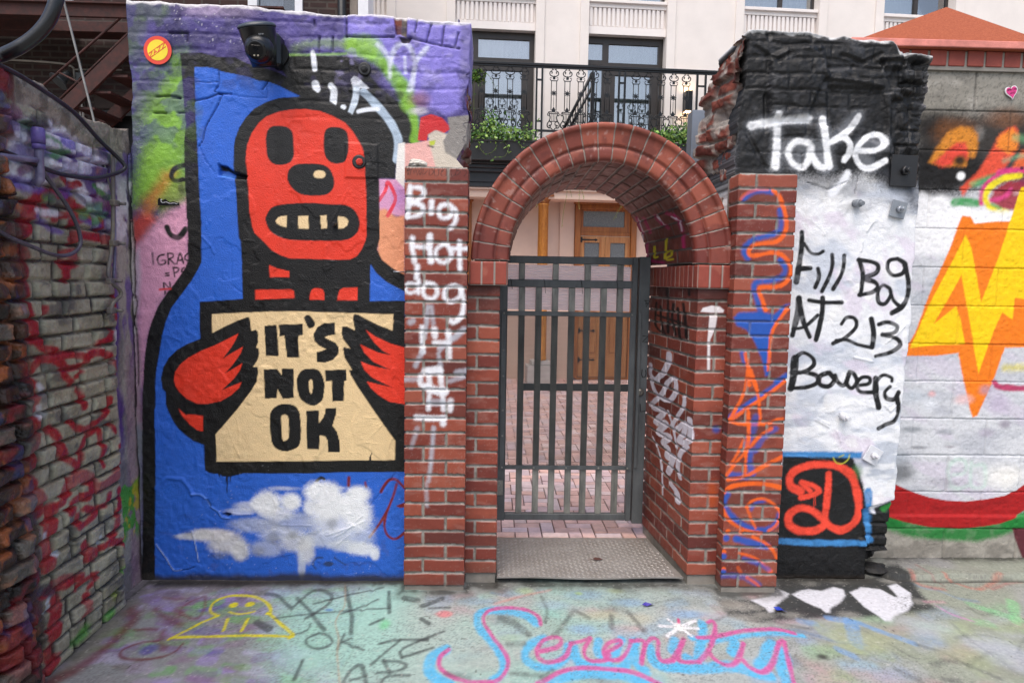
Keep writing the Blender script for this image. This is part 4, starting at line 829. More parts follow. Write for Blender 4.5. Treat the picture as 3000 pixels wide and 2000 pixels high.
PAINT['ground']=[('p','a6d4c8',120,0.85,[-1016,3187,-395,3213,-284,2894,-135,2801,-115,2408,-754,2411,-890,2713]),
('p','b4bdb8',120,0.6,[-392,2993,196,2895,87,2407,-315,2409]),
('p','7d7a6f',30,0.85,[-1608,2349,-1627,2541,-1655,2837,-1641,3074,-1581,3053,-1570,2893,-1560,2593,-1578,2436,-1562,2349]),
('s','6e3238',45.4,22,0.75,0,[-1598,2991,-1546,2922,-1536,2828,-1538,2739,-1544,2625,-1565,2526,-1606,2455,-1631,2414]),
('s','6e3238',10.5,6,0.85,0,[-1355,2735,-1415,2722,-1459,2673,-1451,2628,-1402,2597,-1312,2601,-1252,2644,-1244,2714]),
('s','7a4248',11.5,8,0.7,0,[-1328,3130,-1367,3080,-1377,2991,-1317,2932,-1274,2932,-1283,3022,-1325,3130]),
('s','6e3238',23.9,16,0.7,0,[-1492,3001,-1430,2941,-1318,2860]),
('s','6e3238',12.4,8,0.7,0,[-1493,2823,-1404,2828]),
('s','6e3238',23.9,12,0.6,0,[-1368,2810,-1344,2731,-1303,2681]),
('s','7a4248',33.5,16,0.7,0,[-1396,2991,-1363,2961]),
('s','7a4248',9.6,8,0.5,0,[-1508,3107,-1444,3096,-1389,3107]),
('b','5a4a9e',33.5,23.9,0.6,0.8,0.3,[-1360,2672]),
('s','ddd321',12.4,4,0.95,0,[-1194,2952,-1235,2977,-1256,3022,-1259,3086,-1226,3130,-1170,3144,-1105,3133,-1041,3092,-995,3034,-970,2972,-986,2967]),
('s','ddd321',12.4,4,0.95,0,[-984,2977,-901,2879,-813,2778]),
('s','ddd321',11.5,4,0.95,0,[-811,2763,-955,2774,-1178,2770,-1296,2761,-1317,2748]),
('s','ddd321',11.5,4,0.95,0,[-1317,2748,-1276,2819,-1239,2893,-1193,2950]),
('s','ddd321',10.5,4,0.95,0,[-1158,2984,-1115,2966,-1074,2972,-1048,2987]),
('s','ddd321',14.3,4,0.95,0,[-1141,2917,-1121,2821]),
('s','ddd321',14.3,4,0.95,0,[-1052,2914,-1044,2819]),
('b','ddd321',20.1,14.3,0.2,0.95,0,[-1163,3049]),
('b','ddd321',22.0,14.3,0.2,0.95,0,[-1092,3057]),
('s','ddd321',19.1,5,0.95,0,[-819,2774,-823,2756]),
('s','393e41',16.3,5,0.88,0.28,[-1053,3159,-990,3136,-933,3066,-886,3008]),
('s','393e41',16.3,5,0.88,0.28,[-884,3034,-865,3109,-838,3182,-788,3188,-734,3132,-735,3050,-773,2967,-800,2923]),
('s','393e41',17.2,5,0.88,0.28,[-890,3109,-804,2993,-745,2894,-694,2819]),
('s','393e41',9.6,5,0.88,0.28,[-801,3057,-668,3138,-507,3225]),
('s','393e41',8.6,5,0.88,0.28,[-937,2920,-868,2942,-637,2991,-445,3014]),
('s','393e41',19.1,5,0.88,0.28,[-692,3224,-634,3045,-601,2933,-577,2792]),
('s','393e41',10.5,5,0.88,0.28,[-656,2962,-593,3014,-513,3099]),
('s','393e41',18.2,5,0.88,0.28,[-474,3178,-441,2973]),
('s','393e41',10.5,5,0.88,0.28,[-710,2792,-746,2756,-744,2713,-703,2676,-660,2680,-639,2722,-669,2774,-710,2792]),
('s','393e41',11.5,5,0.88,0.28,[-603,2783,-605,2671]),
('s','393e41',8.6,5,0.88,0.28,[-600,2717,-565,2756]),
('s','393e41',10.5,5,0.88,0.28,[-594,2722,-498,2663]),
('s','393e41',11.5,5,0.88,0.28,[-444,2709,-368,2743,-246,2739]),
('s','393e41',13.4,5,0.88,0.28,[-363,2739,-450,2560]),
('s','393e41',14.3,5,0.88,0.28,[-407,2587,-369,2500]),
('s','393e41',12.4,5,0.88,0.28,[-402,2583,-337,2575,-312,2545,-346,2515,-419,2501]),
('s','393e41',16.3,5,0.88,0.28,[-533,2437,-518,2523,-485,2545,-442,2423]),
('s','393e41',10.5,5,0.88,0.28,[-512,2451,-456,2479]),
('s','393e41',12.4,5,0.88,0.28,[-392,2437,-374,2479,-292,2486]),
('s','393e41',14.3,5,0.88,0.28,[-722,2584,-720,2459]),
('s','393e41',11.5,5,0.88,0.28,[-337,2606,-338,2679,-183,2810]),
('s','393e41',11.5,5,0.88,0.28,[-337,2606,-218,2679]),
('s','393e41',8.6,5,0.88,0.28,[-808,2783,-767,2819,-768,2875]),
('s','393e41',28.7,5,0.88,0.28,[-1004,2893,-931,2828]),
('s','393e41',12.4,5,0.88,0.28,[-508,2865,-459,2913]),
('s','393e41',19.1,5,0.88,0.28,[-291,2913,-254,2875]),
('s','393e41',28.7,5,0.88,0.28,[-393,3111,-324,3089]),
('s','393e41',23.9,5,0.88,0.28,[-298,3035,-213,3111]),
('s','393e41',9.6,5,0.88,0.28,[-266,3014,-172,3025]),
('s','b7a48c',6.7,4,0.9,0.3,[-702,3272,-656,3045,-663,2973,-660,2875,-620,2756,-598,2631,-567,2516,-544,2432]),
('b','e07f86',38.3,17.2,0.6,0.8,0.3,[-193,2963]),
('b','6fd08a',23.9,23.9,0.8,0.6,0.2,[-446,2865]),
('b','5a86c8',19.1,6.7,0.6,0.7,0.4,[-717,2998]),
('s','5fbbe8',37.5,8,0.97,0.05,[216,2876,173,2953,91,2993,-6,2993,-44,2936,-24,2823,28,2712,64,2597,62,2501,27,2445]),
('s','5fbbe8',42.9,8,0.97,0.05,[-165,2665,-210,2619,-222,2544,-198,2472,-137,2413]),
('s','5fbbe8',34.8,8,0.97,0.05,[240,2748,186,2711,157,2641,164,2575,211,2532,273,2553,321,2607,336,2687]),
('s','5fbbe8',42.9,8,0.97,0.05,[356,2694,358,2607,371,2553,426,2531]),
('s','5fbbe8',32.1,8,0.97,0.05,[471,2723,451,2652,460,2596]),
('s','5fbbe8',32.1,8,0.97,0.05,[567,2735,522,2629,481,2574]),
('s','5fbbe8',37.5,8,0.97,0.05,[370,2559,462,2531,534,2531,582,2641,622,2723]),
('s','5fbbe8',34.8,8,0.97,0.05,[617,2699,594,2563,618,2508]),
('s','5fbbe8',40.2,8,0.97,0.05,[678,2687,666,2584,704,2541,784,2524]),
('s','5fbbe8',37.5,8,0.97,0.05,[796,2735,764,2663]),
('s','5fbbe8',37.5,8,0.97,0.05,[808,2606,841,2573,911,2747,956,2877]),
('s','5fbbe8',21.4,8,0.97,0.05,[947,2730,1104,2767,1246,2790,1356,2767]),
('s','5fbbe8',40.2,8,0.97,0.05,[707,2552,808,2524,960,2545,1040,2498,1095,2473]),
('s','5fbbe8',37.5,8,0.97,0.05,[1044,2711,1006,2640]),
('s','5fbbe8',40.2,8,0.97,0.05,[1200,2710,1140,2628,1080,2540]),
('s','5fbbe8',50.9,8,0.97,0.05,[1214,2640,1166,2518,1138,2407]),
('s','5fbbe8',37.5,8,0.97,0.05,[214,2411,312,2476,409,2496,523,2475,657,2400]),
('s','5fbbe8',26.8,8,0.97,0.05,[872,2760,953,2747]),
('s','cf5f9e',17.4,5,0.97,0.05,[235,2863,227,2945,162,3010,64,3022,1,2987,-15,2903,28,2760,77,2630,83,2543,56,2461,21,2429]),
('s','cf5f9e',17.4,5,0.97,0.05,[-155,2665,-185,2608,-180,2533,-129,2471,-58,2434,21,2433]),
('s','cf5f9e',17.4,5,0.97,0.05,[207,2648,284,2676,312,2728,292,2760,239,2735,206,2664,210,2596,250,2568,315,2607,351,2711]),
('s','cf5f9e',17.4,5,0.97,0.05,[351,2704,419,2735,435,2743,397,2652,409,2581,470,2580,495,2618]),
('s','cf5f9e',17.4,5,0.97,0.05,[486,2641,552,2694,559,2728,511,2711,479,2648,484,2589,533,2589,576,2652,608,2730]),
('s','cf5f9e',17.4,5,0.97,0.05,[610,2728,651,2735,657,2706,613,2563]),
('s','cf5f9e',17.4,5,0.97,0.05,[622,2595,662,2699,700,2752,721,2733,696,2629,702,2580,744,2589]),
('s','cf5f9e',17.4,5,0.97,0.05,[744,2589,809,2699,835,2747]),
('s','cf5f9e',17.4,5,0.97,0.05,[822,2723,779,2629,776,2580,848,2575]),
('s','cf5f9e',17.4,5,0.97,0.05,[848,2575,923,2675,994,2824,1009,2898,982,2887]),
('s','cf5f9e',17.4,5,0.97,0.05,[899,2765,972,2767,1120,2811,1260,2824,1329,2790]),
('s','cf5f9e',17.4,5,0.97,0.05,[913,2663,916,2595,950,2551,1003,2579,1077,2710]),
('s','cf5f9e',17.4,5,0.97,0.05,[1028,2579,1040,2529,1077,2502,1138,2561,1228,2710]),
('s','cf5f9e',17.4,5,0.97,0.05,[1228,2710,1254,2722,1225,2628,1162,2417]),
('s','cf5f9e',17.4,5,0.97,0.05,[192,2421,292,2506,378,2529,472,2520,574,2495,661,2415]),
('s','f3f3f8',12.1,3,0.95,0,[759,2860,844,2850,924,2834]),
('s','f3f3f8',12.1,3,0.95,0,[811,2915,849,2845,877,2777]),
('s','f3f3f8',12.1,3,0.95,0,[772,2777,843,2844,932,2904]),
('s','d83a7a',13.4,3,0.95,0,[859,2920,843,2850]),
('b','ffffff',24.1,18.7,0.6,0.95,0,[844,2850]),
('s','e08078',10.5,9,0.7,0.4,[36,3063,156,3135,307,3199]),
('b','7fa3c4',95.7,28.7,0.9,0.5,0.4,[470,3147]),
('b','8fb4d4',76.5,23.9,0.9,0.5,0.4,[665,3070]),
('b','8fb6e0',62.2,23.9,0.9,0.6,0.4,[416,2819]),
('b','a8bfd4',71.7,23.9,0.9,0.5,0.4,[304,3047]),
('b','b8c88a',43.0,19.1,0.9,0.5,0.4,[184,3192]),
('b','b0bc86',38.3,16.7,0.9,0.5,0.4,[626,3194]),
('b','a8c43a',19.1,9.6,0.9,0.5,0.4,[441,3164]),
('b','9db8da',71.7,23.9,0.9,0.5,0.4,[894,2965]),
('b','c8c2a4',95.7,28.7,0.9,0.6,0.4,[516,2944]),
('b','cac2a6',71.7,28.7,0.9,0.5,0.4,[683,2915]),
('b','a8c2a0',47.8,19.1,0.9,0.4,0.4,[94,2756]),
('s','4a4b4c',28.7,8,0.75,0.5,[59,2934,121,2875,178,2783]),
('s','4a4b4c',17.2,8,0.75,0.5,[259,3124,274,2995,256,2885]),
('s','4a4b4c',19.1,8,0.75,0.5,[387,2974,311,2810,280,2774]),
('s','4a4b4c',23.9,8,0.75,0.5,[559,2934,542,2838]),
('s','4a4b4c',23.9,8,0.75,0.5,[646,2975,679,2810]),
('s','4a4b4c',23.9,8,0.75,0.5,[88,2712,156,2712]),
('s','4a4b4c',17.2,8,0.75,0.5,[95,2492,211,2477]),
('s','4a4b4c',19.1,8,0.75,0.5,[399,2995,454,2924]),
('s','4a4b4c',17.2,8,0.75,0.5,[-154,2492,-62,2463]),
('s','4a4b4c',19.1,8,0.75,0.5,[256,2513,210,2462]),
('p','333536',18,0.95,[1092,3113,1259,3106,1404,3156,1492,3354,1659,3364,1991,3357,2067,3445,2198,3477,2200,3368,2134,3185,2096,3004,1832,2943,1526,2925,1220,2891,1094,2942]),
('b','b8b4aa',84.2,28.1,0.9,0.6,0.9,[1152,3065]),
('b','a9a8a0',49.1,18.2,0.9,0.5,1,[1098,3017]),
('b','a9a8a0',49.1,18.2,0.9,0.5,1,[1180,3018]),
('b','a9a8a0',49.1,18.2,0.9,0.5,1,[1246,3033]),
('b','a9a8a0',49.1,18.2,0.9,0.5,1,[1138,2942]),
('b','a9a8a0',49.1,18.2,0.9,0.5,1,[1261,2957]),
('b','a9a8a0',49.1,18.2,0.9,0.5,1,[1191,2927]),
('b','a9a8a0',49.1,18.2,0.9,0.5,1,[1394,2957]),
('b','a9a8a0',49.1,18.2,0.9,0.5,1,[1654,2957]),
('b','a9a8a0',49.1,18.2,0.9,0.5,1,[1624,3289]),
('b','a9a8a0',49.1,18.2,0.9,0.5,1,[1782,3309]),
('b','a9a8a0',49.1,18.2,0.9,0.5,1,[2070,3084]),
('b','a9a8a0',49.1,18.2,0.9,0.5,1,[2048,3310]),
('p','dfe1e8',7,0.93,[1485,3161,1543,3203,1590,3217,1654,3200,1733,3244,1767,3218,1741,3149,1685,3082,1603,3019,1578,2975,1559,2975,1557,3018,1511,3082]),
('p','dfe1e8',7,0.93,[1781,3183,1868,3240,1952,3215,1975,3133,2046,3120,2025,3067,1949,2988,1861,2943,1822,2902,1793,2902,1788,2958,1771,3035]),
('p','dfe1e8',7,0.93,[1259,3106,1366,3139,1437,3234,1475,3173,1452,3139,1362,3057,1322,2987,1296,2979,1299,3033]),
('p','dfe1e8',7,0.93,[2015,3255,2074,3277,2081,3176,2050,3120,1991,3126]),
('s','6f9fd6',28.1,8,0.9,0.5,[1541,2925,1652,2884,1716,2807,1802,2706]),
('s','6f9fd6',56.1,8,0.85,0.5,[1626,2870,1553,2702]),
('s','6f9fd6',30.9,8,0.8,0.5,[1453,2653,1494,2605]),
('s','7fa6d2',28.1,8,0.7,0.5,[1404,2898,1460,2877]),
('s','a0b07e',63.1,8,0.5,0.5,[1472,2814,1536,2671,1630,2622]),
('s','7fc68c',42.1,8,0.7,0.5,[2305,3052,2363,2974,2433,2899]),
('s','7fd08a',35.1,8,0.7,0.5,[2525,3085,2384,2885]),
('s','8fc094',42.1,8,0.6,0.5,[2200,2885,2255,2870]),
('s','d080c0',9.8,8,0.85,0.5,[2122,3043,2140,2958,2193,2896]),
('s','d890a8',14.0,8,0.6,0.5,[2094,3084,2187,3084]),
('s','c05a50',23.9,8,0.6,0.5,[2225,3407,2186,3292,2217,3238,2279,3220]),
('s','cc6650',19.6,8,0.6,0.5,[2379,3369,2399,3275,2451,3221,2527,3257,2679,3370]),
('s','a04850',14.0,8,0.5,0.5,[2297,3467,2302,3368,2303,3256]),
('s','b05858',16.8,8,0.6,0.5,[2525,3221,2663,3295,2745,3314]),
('s','4e5350',16.8,8,0.6,0.5,[2267,3020,2276,2958,2348,2974]),
('s','505354',12.6,8,0.5,0.5,[2080,2870,2066,2747,2070,2658,2079,2495]),
('s','4a4d50',18.2,8,0.6,0.5,[1809,2696,1884,2634,1919,2540]),
('s','4a4d50',18.2,8,0.6,0.5,[1776,2540,1877,2574,1935,2517,1982,2452]),
('s','4a4d50',14.0,8,0.5,0.5,[1919,2540,2086,2633,2081,2540]),
('s','505354',11.2,8,0.5,0.5,[2010,2747,2120,2774,2206,2747]),
('s','4a4d50',18.2,8,0.6,0.5,[1755,2442,1810,2432]),
('b','b4bac4',105.2,49.1,0.9,0.6,0.3,[1952,2842]),
('b','b4bac8',105.2,84.2,0.9,0.6,0.3,[2153,2633]),
('b','b2b88a',140.3,42.1,0.9,0.4,0.3,[1605,2734]),
('b','a8b08a',84.2,42.1,0.9,0.4,0.3,[1935,2610]),
('b','3d3c38',19.6,9.8,0.9,0.9,0.3,[1362,2605]),
('b','8fb0d2',70.2,21.0,0.9,0.6,0.3,[915,2956])]
PAINT['left']=[('p','5b3d8e',60,0.8,[2352,2031,3129,2003,3154,1690,2939,1675,2801,1862,2546,1903,2340,1853]),
('s','dfe0ea',63.1,16,1,0.08,[2514,2017,2505,1888]),
('s','d9d6ea',84.2,16,1,0.08,[2677,2025,2770,2016,2853,1990]),
('s','e8e8f0',77.2,16,1,0.08,[2649,1888,2732,1869,2814,1842]),
('s','d5d8e2',98.2,16,1,0.08,[2410,1854,2514,1852,2559,1835]),
('s','e4e4ee',63.1,16,1,0.08,[2842,1816,2915,1776,2963,1795,2992,1861]),
('s','e6e6ee',84.2,16,1,0.08,[3106,1924,3119,1859,3142,1800]),
('s','d8d8e6',63.1,16,1,0.08,[2426,1918,2489,1900]),
('s','d5d8e2',56.1,16,1,0.08,[2360,1856,2433,1880]),
('s','d8d0e4',42.1,16,1,0.08,[2568,1956,2659,1946,2737,1935]),
('s','5a2a6a',56.1,20,0.7,0.4,[2481,1936,2514,1935,2550,1953]),
('s','5a48b0',49.1,20,0.7,0.4,[2707,1885,2735,1902]),
('s','4a8a4a',35.1,20,0.7,0.4,[2475,1853,2525,1929,2570,1995]),
('s','4f8a58',35.1,20,0.7,0.4,[2402,1881,2381,1867]),
('s','4fa03a',28.1,20,0.7,0.4,[3085,1864,3138,1866]),
('s','26362a',28.1,20,0.7,0.4,[2921,1865,2951,1856]),
('s','4a2f8a',35.1,20,0.7,0.4,[2449,1945,2418,1964]),
('s','c07a2a',28.1,20,0.7,0.4,[2942,1953,2932,1916]),
('s','980d1c',84.2,9,0.98,0,[2557,1796,2543,1764,2499,1721,2475,1696]),
('s','980d1c',49.1,9,0.98,0,[2692,1863,2744,1841,2801,1853]),
('s','980d1c',56.1,9,0.98,0,[2611,1791,2701,1798,2753,1771]),
('s','980d1c',42.1,9,0.98,0,[2767,1764,2838,1759]),
('s','980d1c',42.1,9,0.98,0,[2595,1742,2596,1715]),
('s','980d1c',49.1,9,0.98,0,[2642,1703,2695,1720,2778,1732]),
('s','980d1c',49.1,9,0.98,0,[2734,1694,2813,1718,2865,1723]),
('s','980d1c',35.1,9,0.98,0,[2935,1724,2932,1683]),
('s','980d1c',63.1,9,0.98,0,[2462,1664,2495,1659,2442,1625]),
('s','980d1c',63.1,9,0.98,0,[2730,1627,2787,1652,2883,1649,2985,1642]),
('s','980d1c',63.1,9,0.98,0,[2445,1588,2459,1551]),
('s','980d1c',70.2,9,0.98,0,[2706,1576,2747,1573,2745,1543,2683,1533]),
('s','980d1c',63.1,9,0.98,0,[2447,1532,2454,1475]),
('s','980d1c',49.1,9,0.98,0,[2692,1517,2699,1475]),
('s','980d1c',63.1,9,0.98,0,[2447,1460,2450,1418]),
('s','980d1c',56.1,9,0.98,0,[2453,1387,2467,1348]),
('s','980d1c',21.0,9,0.98,0,[2567,1375,2562,1351]),
('s','980d1c',63.1,9,0.98,0,[2471,1321,2503,1280,2519,1255]),
('s','980d1c',49.1,9,0.98,0,[3072,1665,3047,1428,3031,1309]),
('s','980d1c',42.1,9,0.98,0,[2993,1250,2949,1216]),
('s','980d1c',35.1,9,0.98,0,[2472,1255,2549,1252]),
('s','5b2f86',49.1,18,0.85,0,[3121,1740,3101,1572,3109,1427,3122,1201]),
('s','dddbe4',35.1,14,0.8,0,[3018,1244,3033,1209]),
('p','2a1208',30,0.75,[2187,1775,2407,1799,2471,1642,2468,1513,2451,1361,2422,1260,2151,1284]),
('b','b85a1a',35.1,28.1,0.9,0.6,0.5,[2417,1793]),
('b','b85a1a',35.1,28.1,0.9,0.6,0.5,[2403,1751]),
('b','b85a1a',35.1,28.1,0.9,0.6,0.5,[2422,1724]),
('b','b85a1a',35.1,28.1,0.9,0.6,0.5,[2391,1574]),
('b','b85a1a',35.1,28.1,0.9,0.6,0.5,[2398,1523]),
('b','b85a1a',35.1,28.1,0.9,0.6,0.5,[2382,1453]),
('b','b85a1a',35.1,28.1,0.9,0.6,0.5,[2393,1389]),
('b','b85a1a',35.1,28.1,0.9,0.6,0.5,[2372,1312]),
('p','2a1208',40,0.75,[2154,1318,2403,1300,2457,1199,2431,1067,2382,999,2420,913,2369,810,2420,676,2455,584,2110,711]),
('s','980d1c',56.1,9,0.98,0,[2502,1261,2541,1229,2608,1206]),
('s','980d1c',49.1,9,0.98,0,[2909,1212,2974,1220]),
('s','980d1c',56.1,9,0.98,0,[2476,1150,2514,1176,2575,1181,2631,1162,2669,1132]),
('s','980d1c',49.1,9,0.98,0,[2646,1186,2741,1179,2790,1161,2781,1135,2696,1129]),
('s','980d1c',56.1,9,0.98,0,[2821,1171,2890,1172,2961,1151]),
('s','980d1c',49.1,9,0.98,0,[2661,1116,2706,1072]),
('s','980d1c',42.1,9,0.98,0,[2735,1093,2772,1106]),
('s','980d1c',42.1,9,0.98,0,[3010,1117,3050,1068,3073,1006,3095,923,3097,823,3083,746,3038,737]),
('s','980d1c',63.1,9,0.98,0,[2435,1128,2473,1099,2443,1080]),
('s','980d1c',49.1,9,0.98,0,[2739,1040,2758,1002,2777,963]),
('s','980d1c',42.1,9,0.98,0,[2974,960,2955,920,2887,887,2793,870,2728,889,2695,918]),
('s','980d1c',49.1,9,0.98,0,[2563,921,2593,889,2622,840,2659,788,2725,730]),
('s','980d1c',42.1,9,0.98,0,[2853,848,2798,833,2758,797,2748,746,2724,722]),
('s','980d1c',35.1,9,0.98,0,[2884,850,2889,802,2903,761,2892,726]),
('s','980d1c',35.1,9,0.98,0,[2967,856,3016,806]),
('s','980d1c',42.1,9,0.98,0,[3062,697,3032,660,3014,645]),
('s','980d1c',28.1,9,0.98,0,[2899,706,2906,680]),
('s','980d1c',84.2,9,0.98,0,[2649,652,2693,686,2765,678,2816,641,2829,613,2917,605,2985,614]),
('s','980d1c',63.1,9,0.98,0,[2671,566,2688,600,2745,603,2797,587]),
('s','980d1c',42.1,9,0.98,0,[2939,551,2911,516,2823,522,2771,545]),
('s','980d1c',42.1,9,0.98,0,[3016,550,3023,514,3001,451]),
('s','980d1c',77.2,9,0.98,0,[2470,1052,2450,1016]),
('s','980d1c',84.2,9,0.98,0,[2425,990,2468,949,2459,904,2418,882]),
('s','980d1c',91.2,9,0.98,0,[2319,854,2388,847,2454,822]),
('s','980d1c',84.2,9,0.98,0,[2336,800,2388,781,2436,739]),
('s','980d1c',77.2,9,0.98,0,[2463,703,2490,661,2476,633]),
('s','980d1c',56.1,9,0.98,0,[2568,618,2607,622]),
('s','dcdce6',28.1,10,0.8,0.3,[2514,1093,2524,1075]),
('s','dcdce6',28.1,10,0.8,0.3,[2496,1016,2499,975]),
('s','dcdce6',28.1,10,0.8,0.3,[2531,993,2533,972]),
('s','dcdce6',28.1,10,0.8,0.3,[3040,1185,3046,1136]),
('s','dcdce6',28.1,10,0.8,0.3,[2421,684,2436,659]),
('b','1c2a50',35.1,42.1,0.9,0.7,0.4,[2331,1031]),
('b','1c2a50',21.0,42.1,0.9,0.6,0.3,[2528,1042]),
('b','b85a1a',42.1,35.1,0.9,0.55,0.5,[2427,1168]),
('b','b85a1a',42.1,35.1,0.9,0.55,0.5,[2353,822]),
('b','b85a1a',42.1,35.1,0.9,0.55,0.5,[2333,763]),
('b','b85a1a',42.1,35.1,0.9,0.55,0.5,[2379,722]),
('b','b85a1a',42.1,35.1,0.9,0.55,0.5,[2403,667]),
('p','2a1208',40,0.85,[2114,773,2477,650,2473,508,2468,345,2504,244,2480,87,2412,-20,2072,195]),
('s','980d1c',77.2,9,0.95,0,[2555,619,2531,548,2513,471,2515,408]),
('s','980d1c',42.1,9,0.95,0,[2705,537,2723,486,2798,490,2845,502]),
('s','980d1c',42.1,9,0.95,0,[2992,441,2970,384,2917,351]),
('s','980d1c',63.1,9,0.95,0,[2747,404,2767,368,2827,339]),
('s','980d1c',49.1,9,0.95,0,[2827,339,2900,343,3001,313,3053,272]),
('s','980d1c',35.1,9,0.95,0,[3052,267,3058,214]),
('s','980d1c',42.1,9,0.95,0,[2735,340,2817,315]),
('s','980d1c',98.2,9,0.95,0,[2521,312,2579,311,2625,298]),
('s','980d1c',49.1,9,0.95,0,[2639,292,2709,283]),
('s','980d1c',35.1,9,0.95,0,[2685,244,2730,260,2813,246,2811,223,2764,216]),
('s','980d1c',42.1,9,0.95,0,[2740,191,2744,147]),
('s','980d1c',49.1,9,0.95,0,[2743,120,2720,113]),
('s','980d1c',77.2,9,0.95,0,[2550,264,2553,211]),
('s','980d1c',91.2,9,0.95,0,[2538,184,2534,134]),
('s','980d1c',84.2,9,0.95,0,[2506,94,2498,64]),
('s','980d1c',91.2,9,0.95,0,[2528,34,2476,26,2439,14]),
('b','4f9c2c',35.1,84.2,0.8,0.8,0.3,[3139,295]),
('b','c8b020',28.1,42.1,0.8,0.8,0.3,[3100,279]),
('b','b8a820',28.1,35.1,0.8,0.8,0.3,[3106,230]),
('b','8aa030',21.0,35.1,0.8,0.8,0.3,[3112,165]),
('b','4fa82c',14.0,42.1,0.8,0.8,0.3,[3144,367]),
('b','58982c',14.0,42.1,0.8,0.8,0.3,[3028,171]),
('b','58a838',42.1,42.1,0.8,0.8,0.3,[2912,20]),
('b','58a838',49.1,49.1,0.8,0.8,0.3,[2722,42]),
('b','8a9838',28.1,42.1,0.8,0.8,0.3,[2951,90]),
('b','4f8a38',42.1,35.1,0.8,0.8,0.3,[2678,34]),
('b','a85320',42.1,35.1,0.9,0.55,0.5,[2385,492]),
('b','a85320',42.1,35.1,0.9,0.55,0.5,[2410,197]),
('b','a85320',42.1,35.1,0.9,0.55,0.5,[2361,159]),
('b','a85320',42.1,35.1,0.9,0.55,0.5,[2286,392]),
('b','a85320',42.1,35.1,0.9,0.55,0.5,[2353,348]),
('b','a85320',42.1,35.1,0.9,0.55,0.5,[2450,92]),
('b','a85320',42.1,35.1,0.9,0.55,0.5,[2373,409]),
('s','ccd4e2',21.0,8,0.8,0,[2854,394,2848,364]),
('s','ccd4e2',21.0,8,0.8,0,[2562,435,2588,441]),
('s','ccd4e2',21.0,8,0.8,0,[2519,287,2506,273]),
('s','ccd4e2',21.0,8,0.8,0,[2496,540,2494,525]),
('s','ccd4e2',21.0,8,0.8,0,[2511,257,2498,243]),
('s','20253a',63.1,16,0.8,0,[2473,334,2516,327,2533,298]),
('b','1c2c58',35.1,42.1,0.9,0.6,0.4,[2431,338]),
('b','1c2440',21.0,63.1,0.9,0.5,0.4,[2408,422])]
# ------------------------------------------------------------------ setting: ground
M_floor = painted('painted_concrete', rough=.8, bs=260, bstr=.6, var=.2, spec=.25, vs=45)
us = np.arange(-1.78, 3.5, .006); vs_ = np.arange(2.05, 3.66, .006)
fl = Sheet.grid(us, vs_, base='aeb6b4', asp=.55)
U, V = fl.U, fl.V
fl.tint('989c9c', sstep(.45, .65, fbm(U * 3, V * 3, 11)) * .5); fl.tint('c4c6c2', sstep(.5, .7, fbm(U * 5, V * 5, 12)) * .4); fl.tint('8f8c8c', sstep(.9, 1.6, U) * .55)
fl.tint('a2cfc3', sstep(.35, .55, fbm(U * 2.2, V * 2.2, 13)) * sstep(1.2, .0, U) * .75); fl.tint('94a082', sstep(.45, .6, fbm(U * 2, V * 2, 14)) * sstep(1.0, 1.8, U) * .5)
fl.tint('8f8a86', sstep(3.12, 3.3, V) * .5 * fbm(U * 6, V * 6, 15))
rnd = random.Random(4); rc = ['7d5f96', '6f9f62', '9c8ac8', '6a5aa8', 'b9b4d4', '8a6a8a', '6fae62', '84709a', 'a99ab8', '6b5f5c', '7f9a70']
fl.tint('83757f', sstep(-.55, -.9, U) * .75)
ops = []
for i in range(240):
    x = rnd.uniform(-1640, -640); y = rnd.uniform(2350, 3230); L_ = rnd.uniform(30, 110); a = rnd.uniform(-.2, .35)
    if x < -1350 and y < 2550: continue
    ops.append(('s', rnd.choice(rc), rnd.uniform(16, 48), rnd.uniform(6, 12), rnd.uniform(.45, .9), .35, [x, y, x + L_ * .5, y + L_ * a, x + L_, y + L_ * a * 1.5]))
for i in range(150):
    x = rnd.uniform(1200, 2800); y = rnd.uniform(2300, 3000); L_ = rnd.uniform(40, 160); a = rnd.uniform(-.5, .5)
    ops.append(('s', rnd.choice(['9fae74', 'b6bac0', 'a3b488', '8f9a80', 'b0b4bc', '8f8a86', '7f9fd4', '8ac890', 'c79098', '86887f']), rnd.uniform(25, 70), 22, rnd.uniform(.25, .6), .5, [x, y, x + L_, y + L_ * a]))
for i in range(130):
    x = rnd.uniform(-300, 1500); y = rnd.uniform(2300, 3200); L_ = rnd.uniform(40, 160); a = rnd.uniform(-.5, .5)
    ops.append(('s', rnd.choice(['8fb0cc', 'a8b6bc', '9cb4a6', 'b0b0a4', '8fc0dc', '6e716e', '7b7d78', 'c79aa8', '8ccfc0', 'd0a0a0', '9fb8e0']), rnd.uniform(20, 60), 18, rnd.uniform(.25, .6), .5, [x, y, x + L_, y + L_ * a]))
for i in range(34):
    x = rnd.uniform(-900, 2700); y = rnd.uniform(2250, 3150); p_ = []
    for k in range(rnd.randint(2, 5)): p_ += [x, y]; x += rnd.uniform(-130, 160); y += rnd.uniform(-150, 120)
    if len(p_) > 2: ops.append(('s', rnd.choice(['55595b', '4c4f52', '60625f', '8a5a68', '5f86b4', '6a6c68']), rnd.uniform(10, 24), 6, rnd.uniform(.3, .6), .55, p_))
fl.run(ops); fl.run(PAINT['ground'])
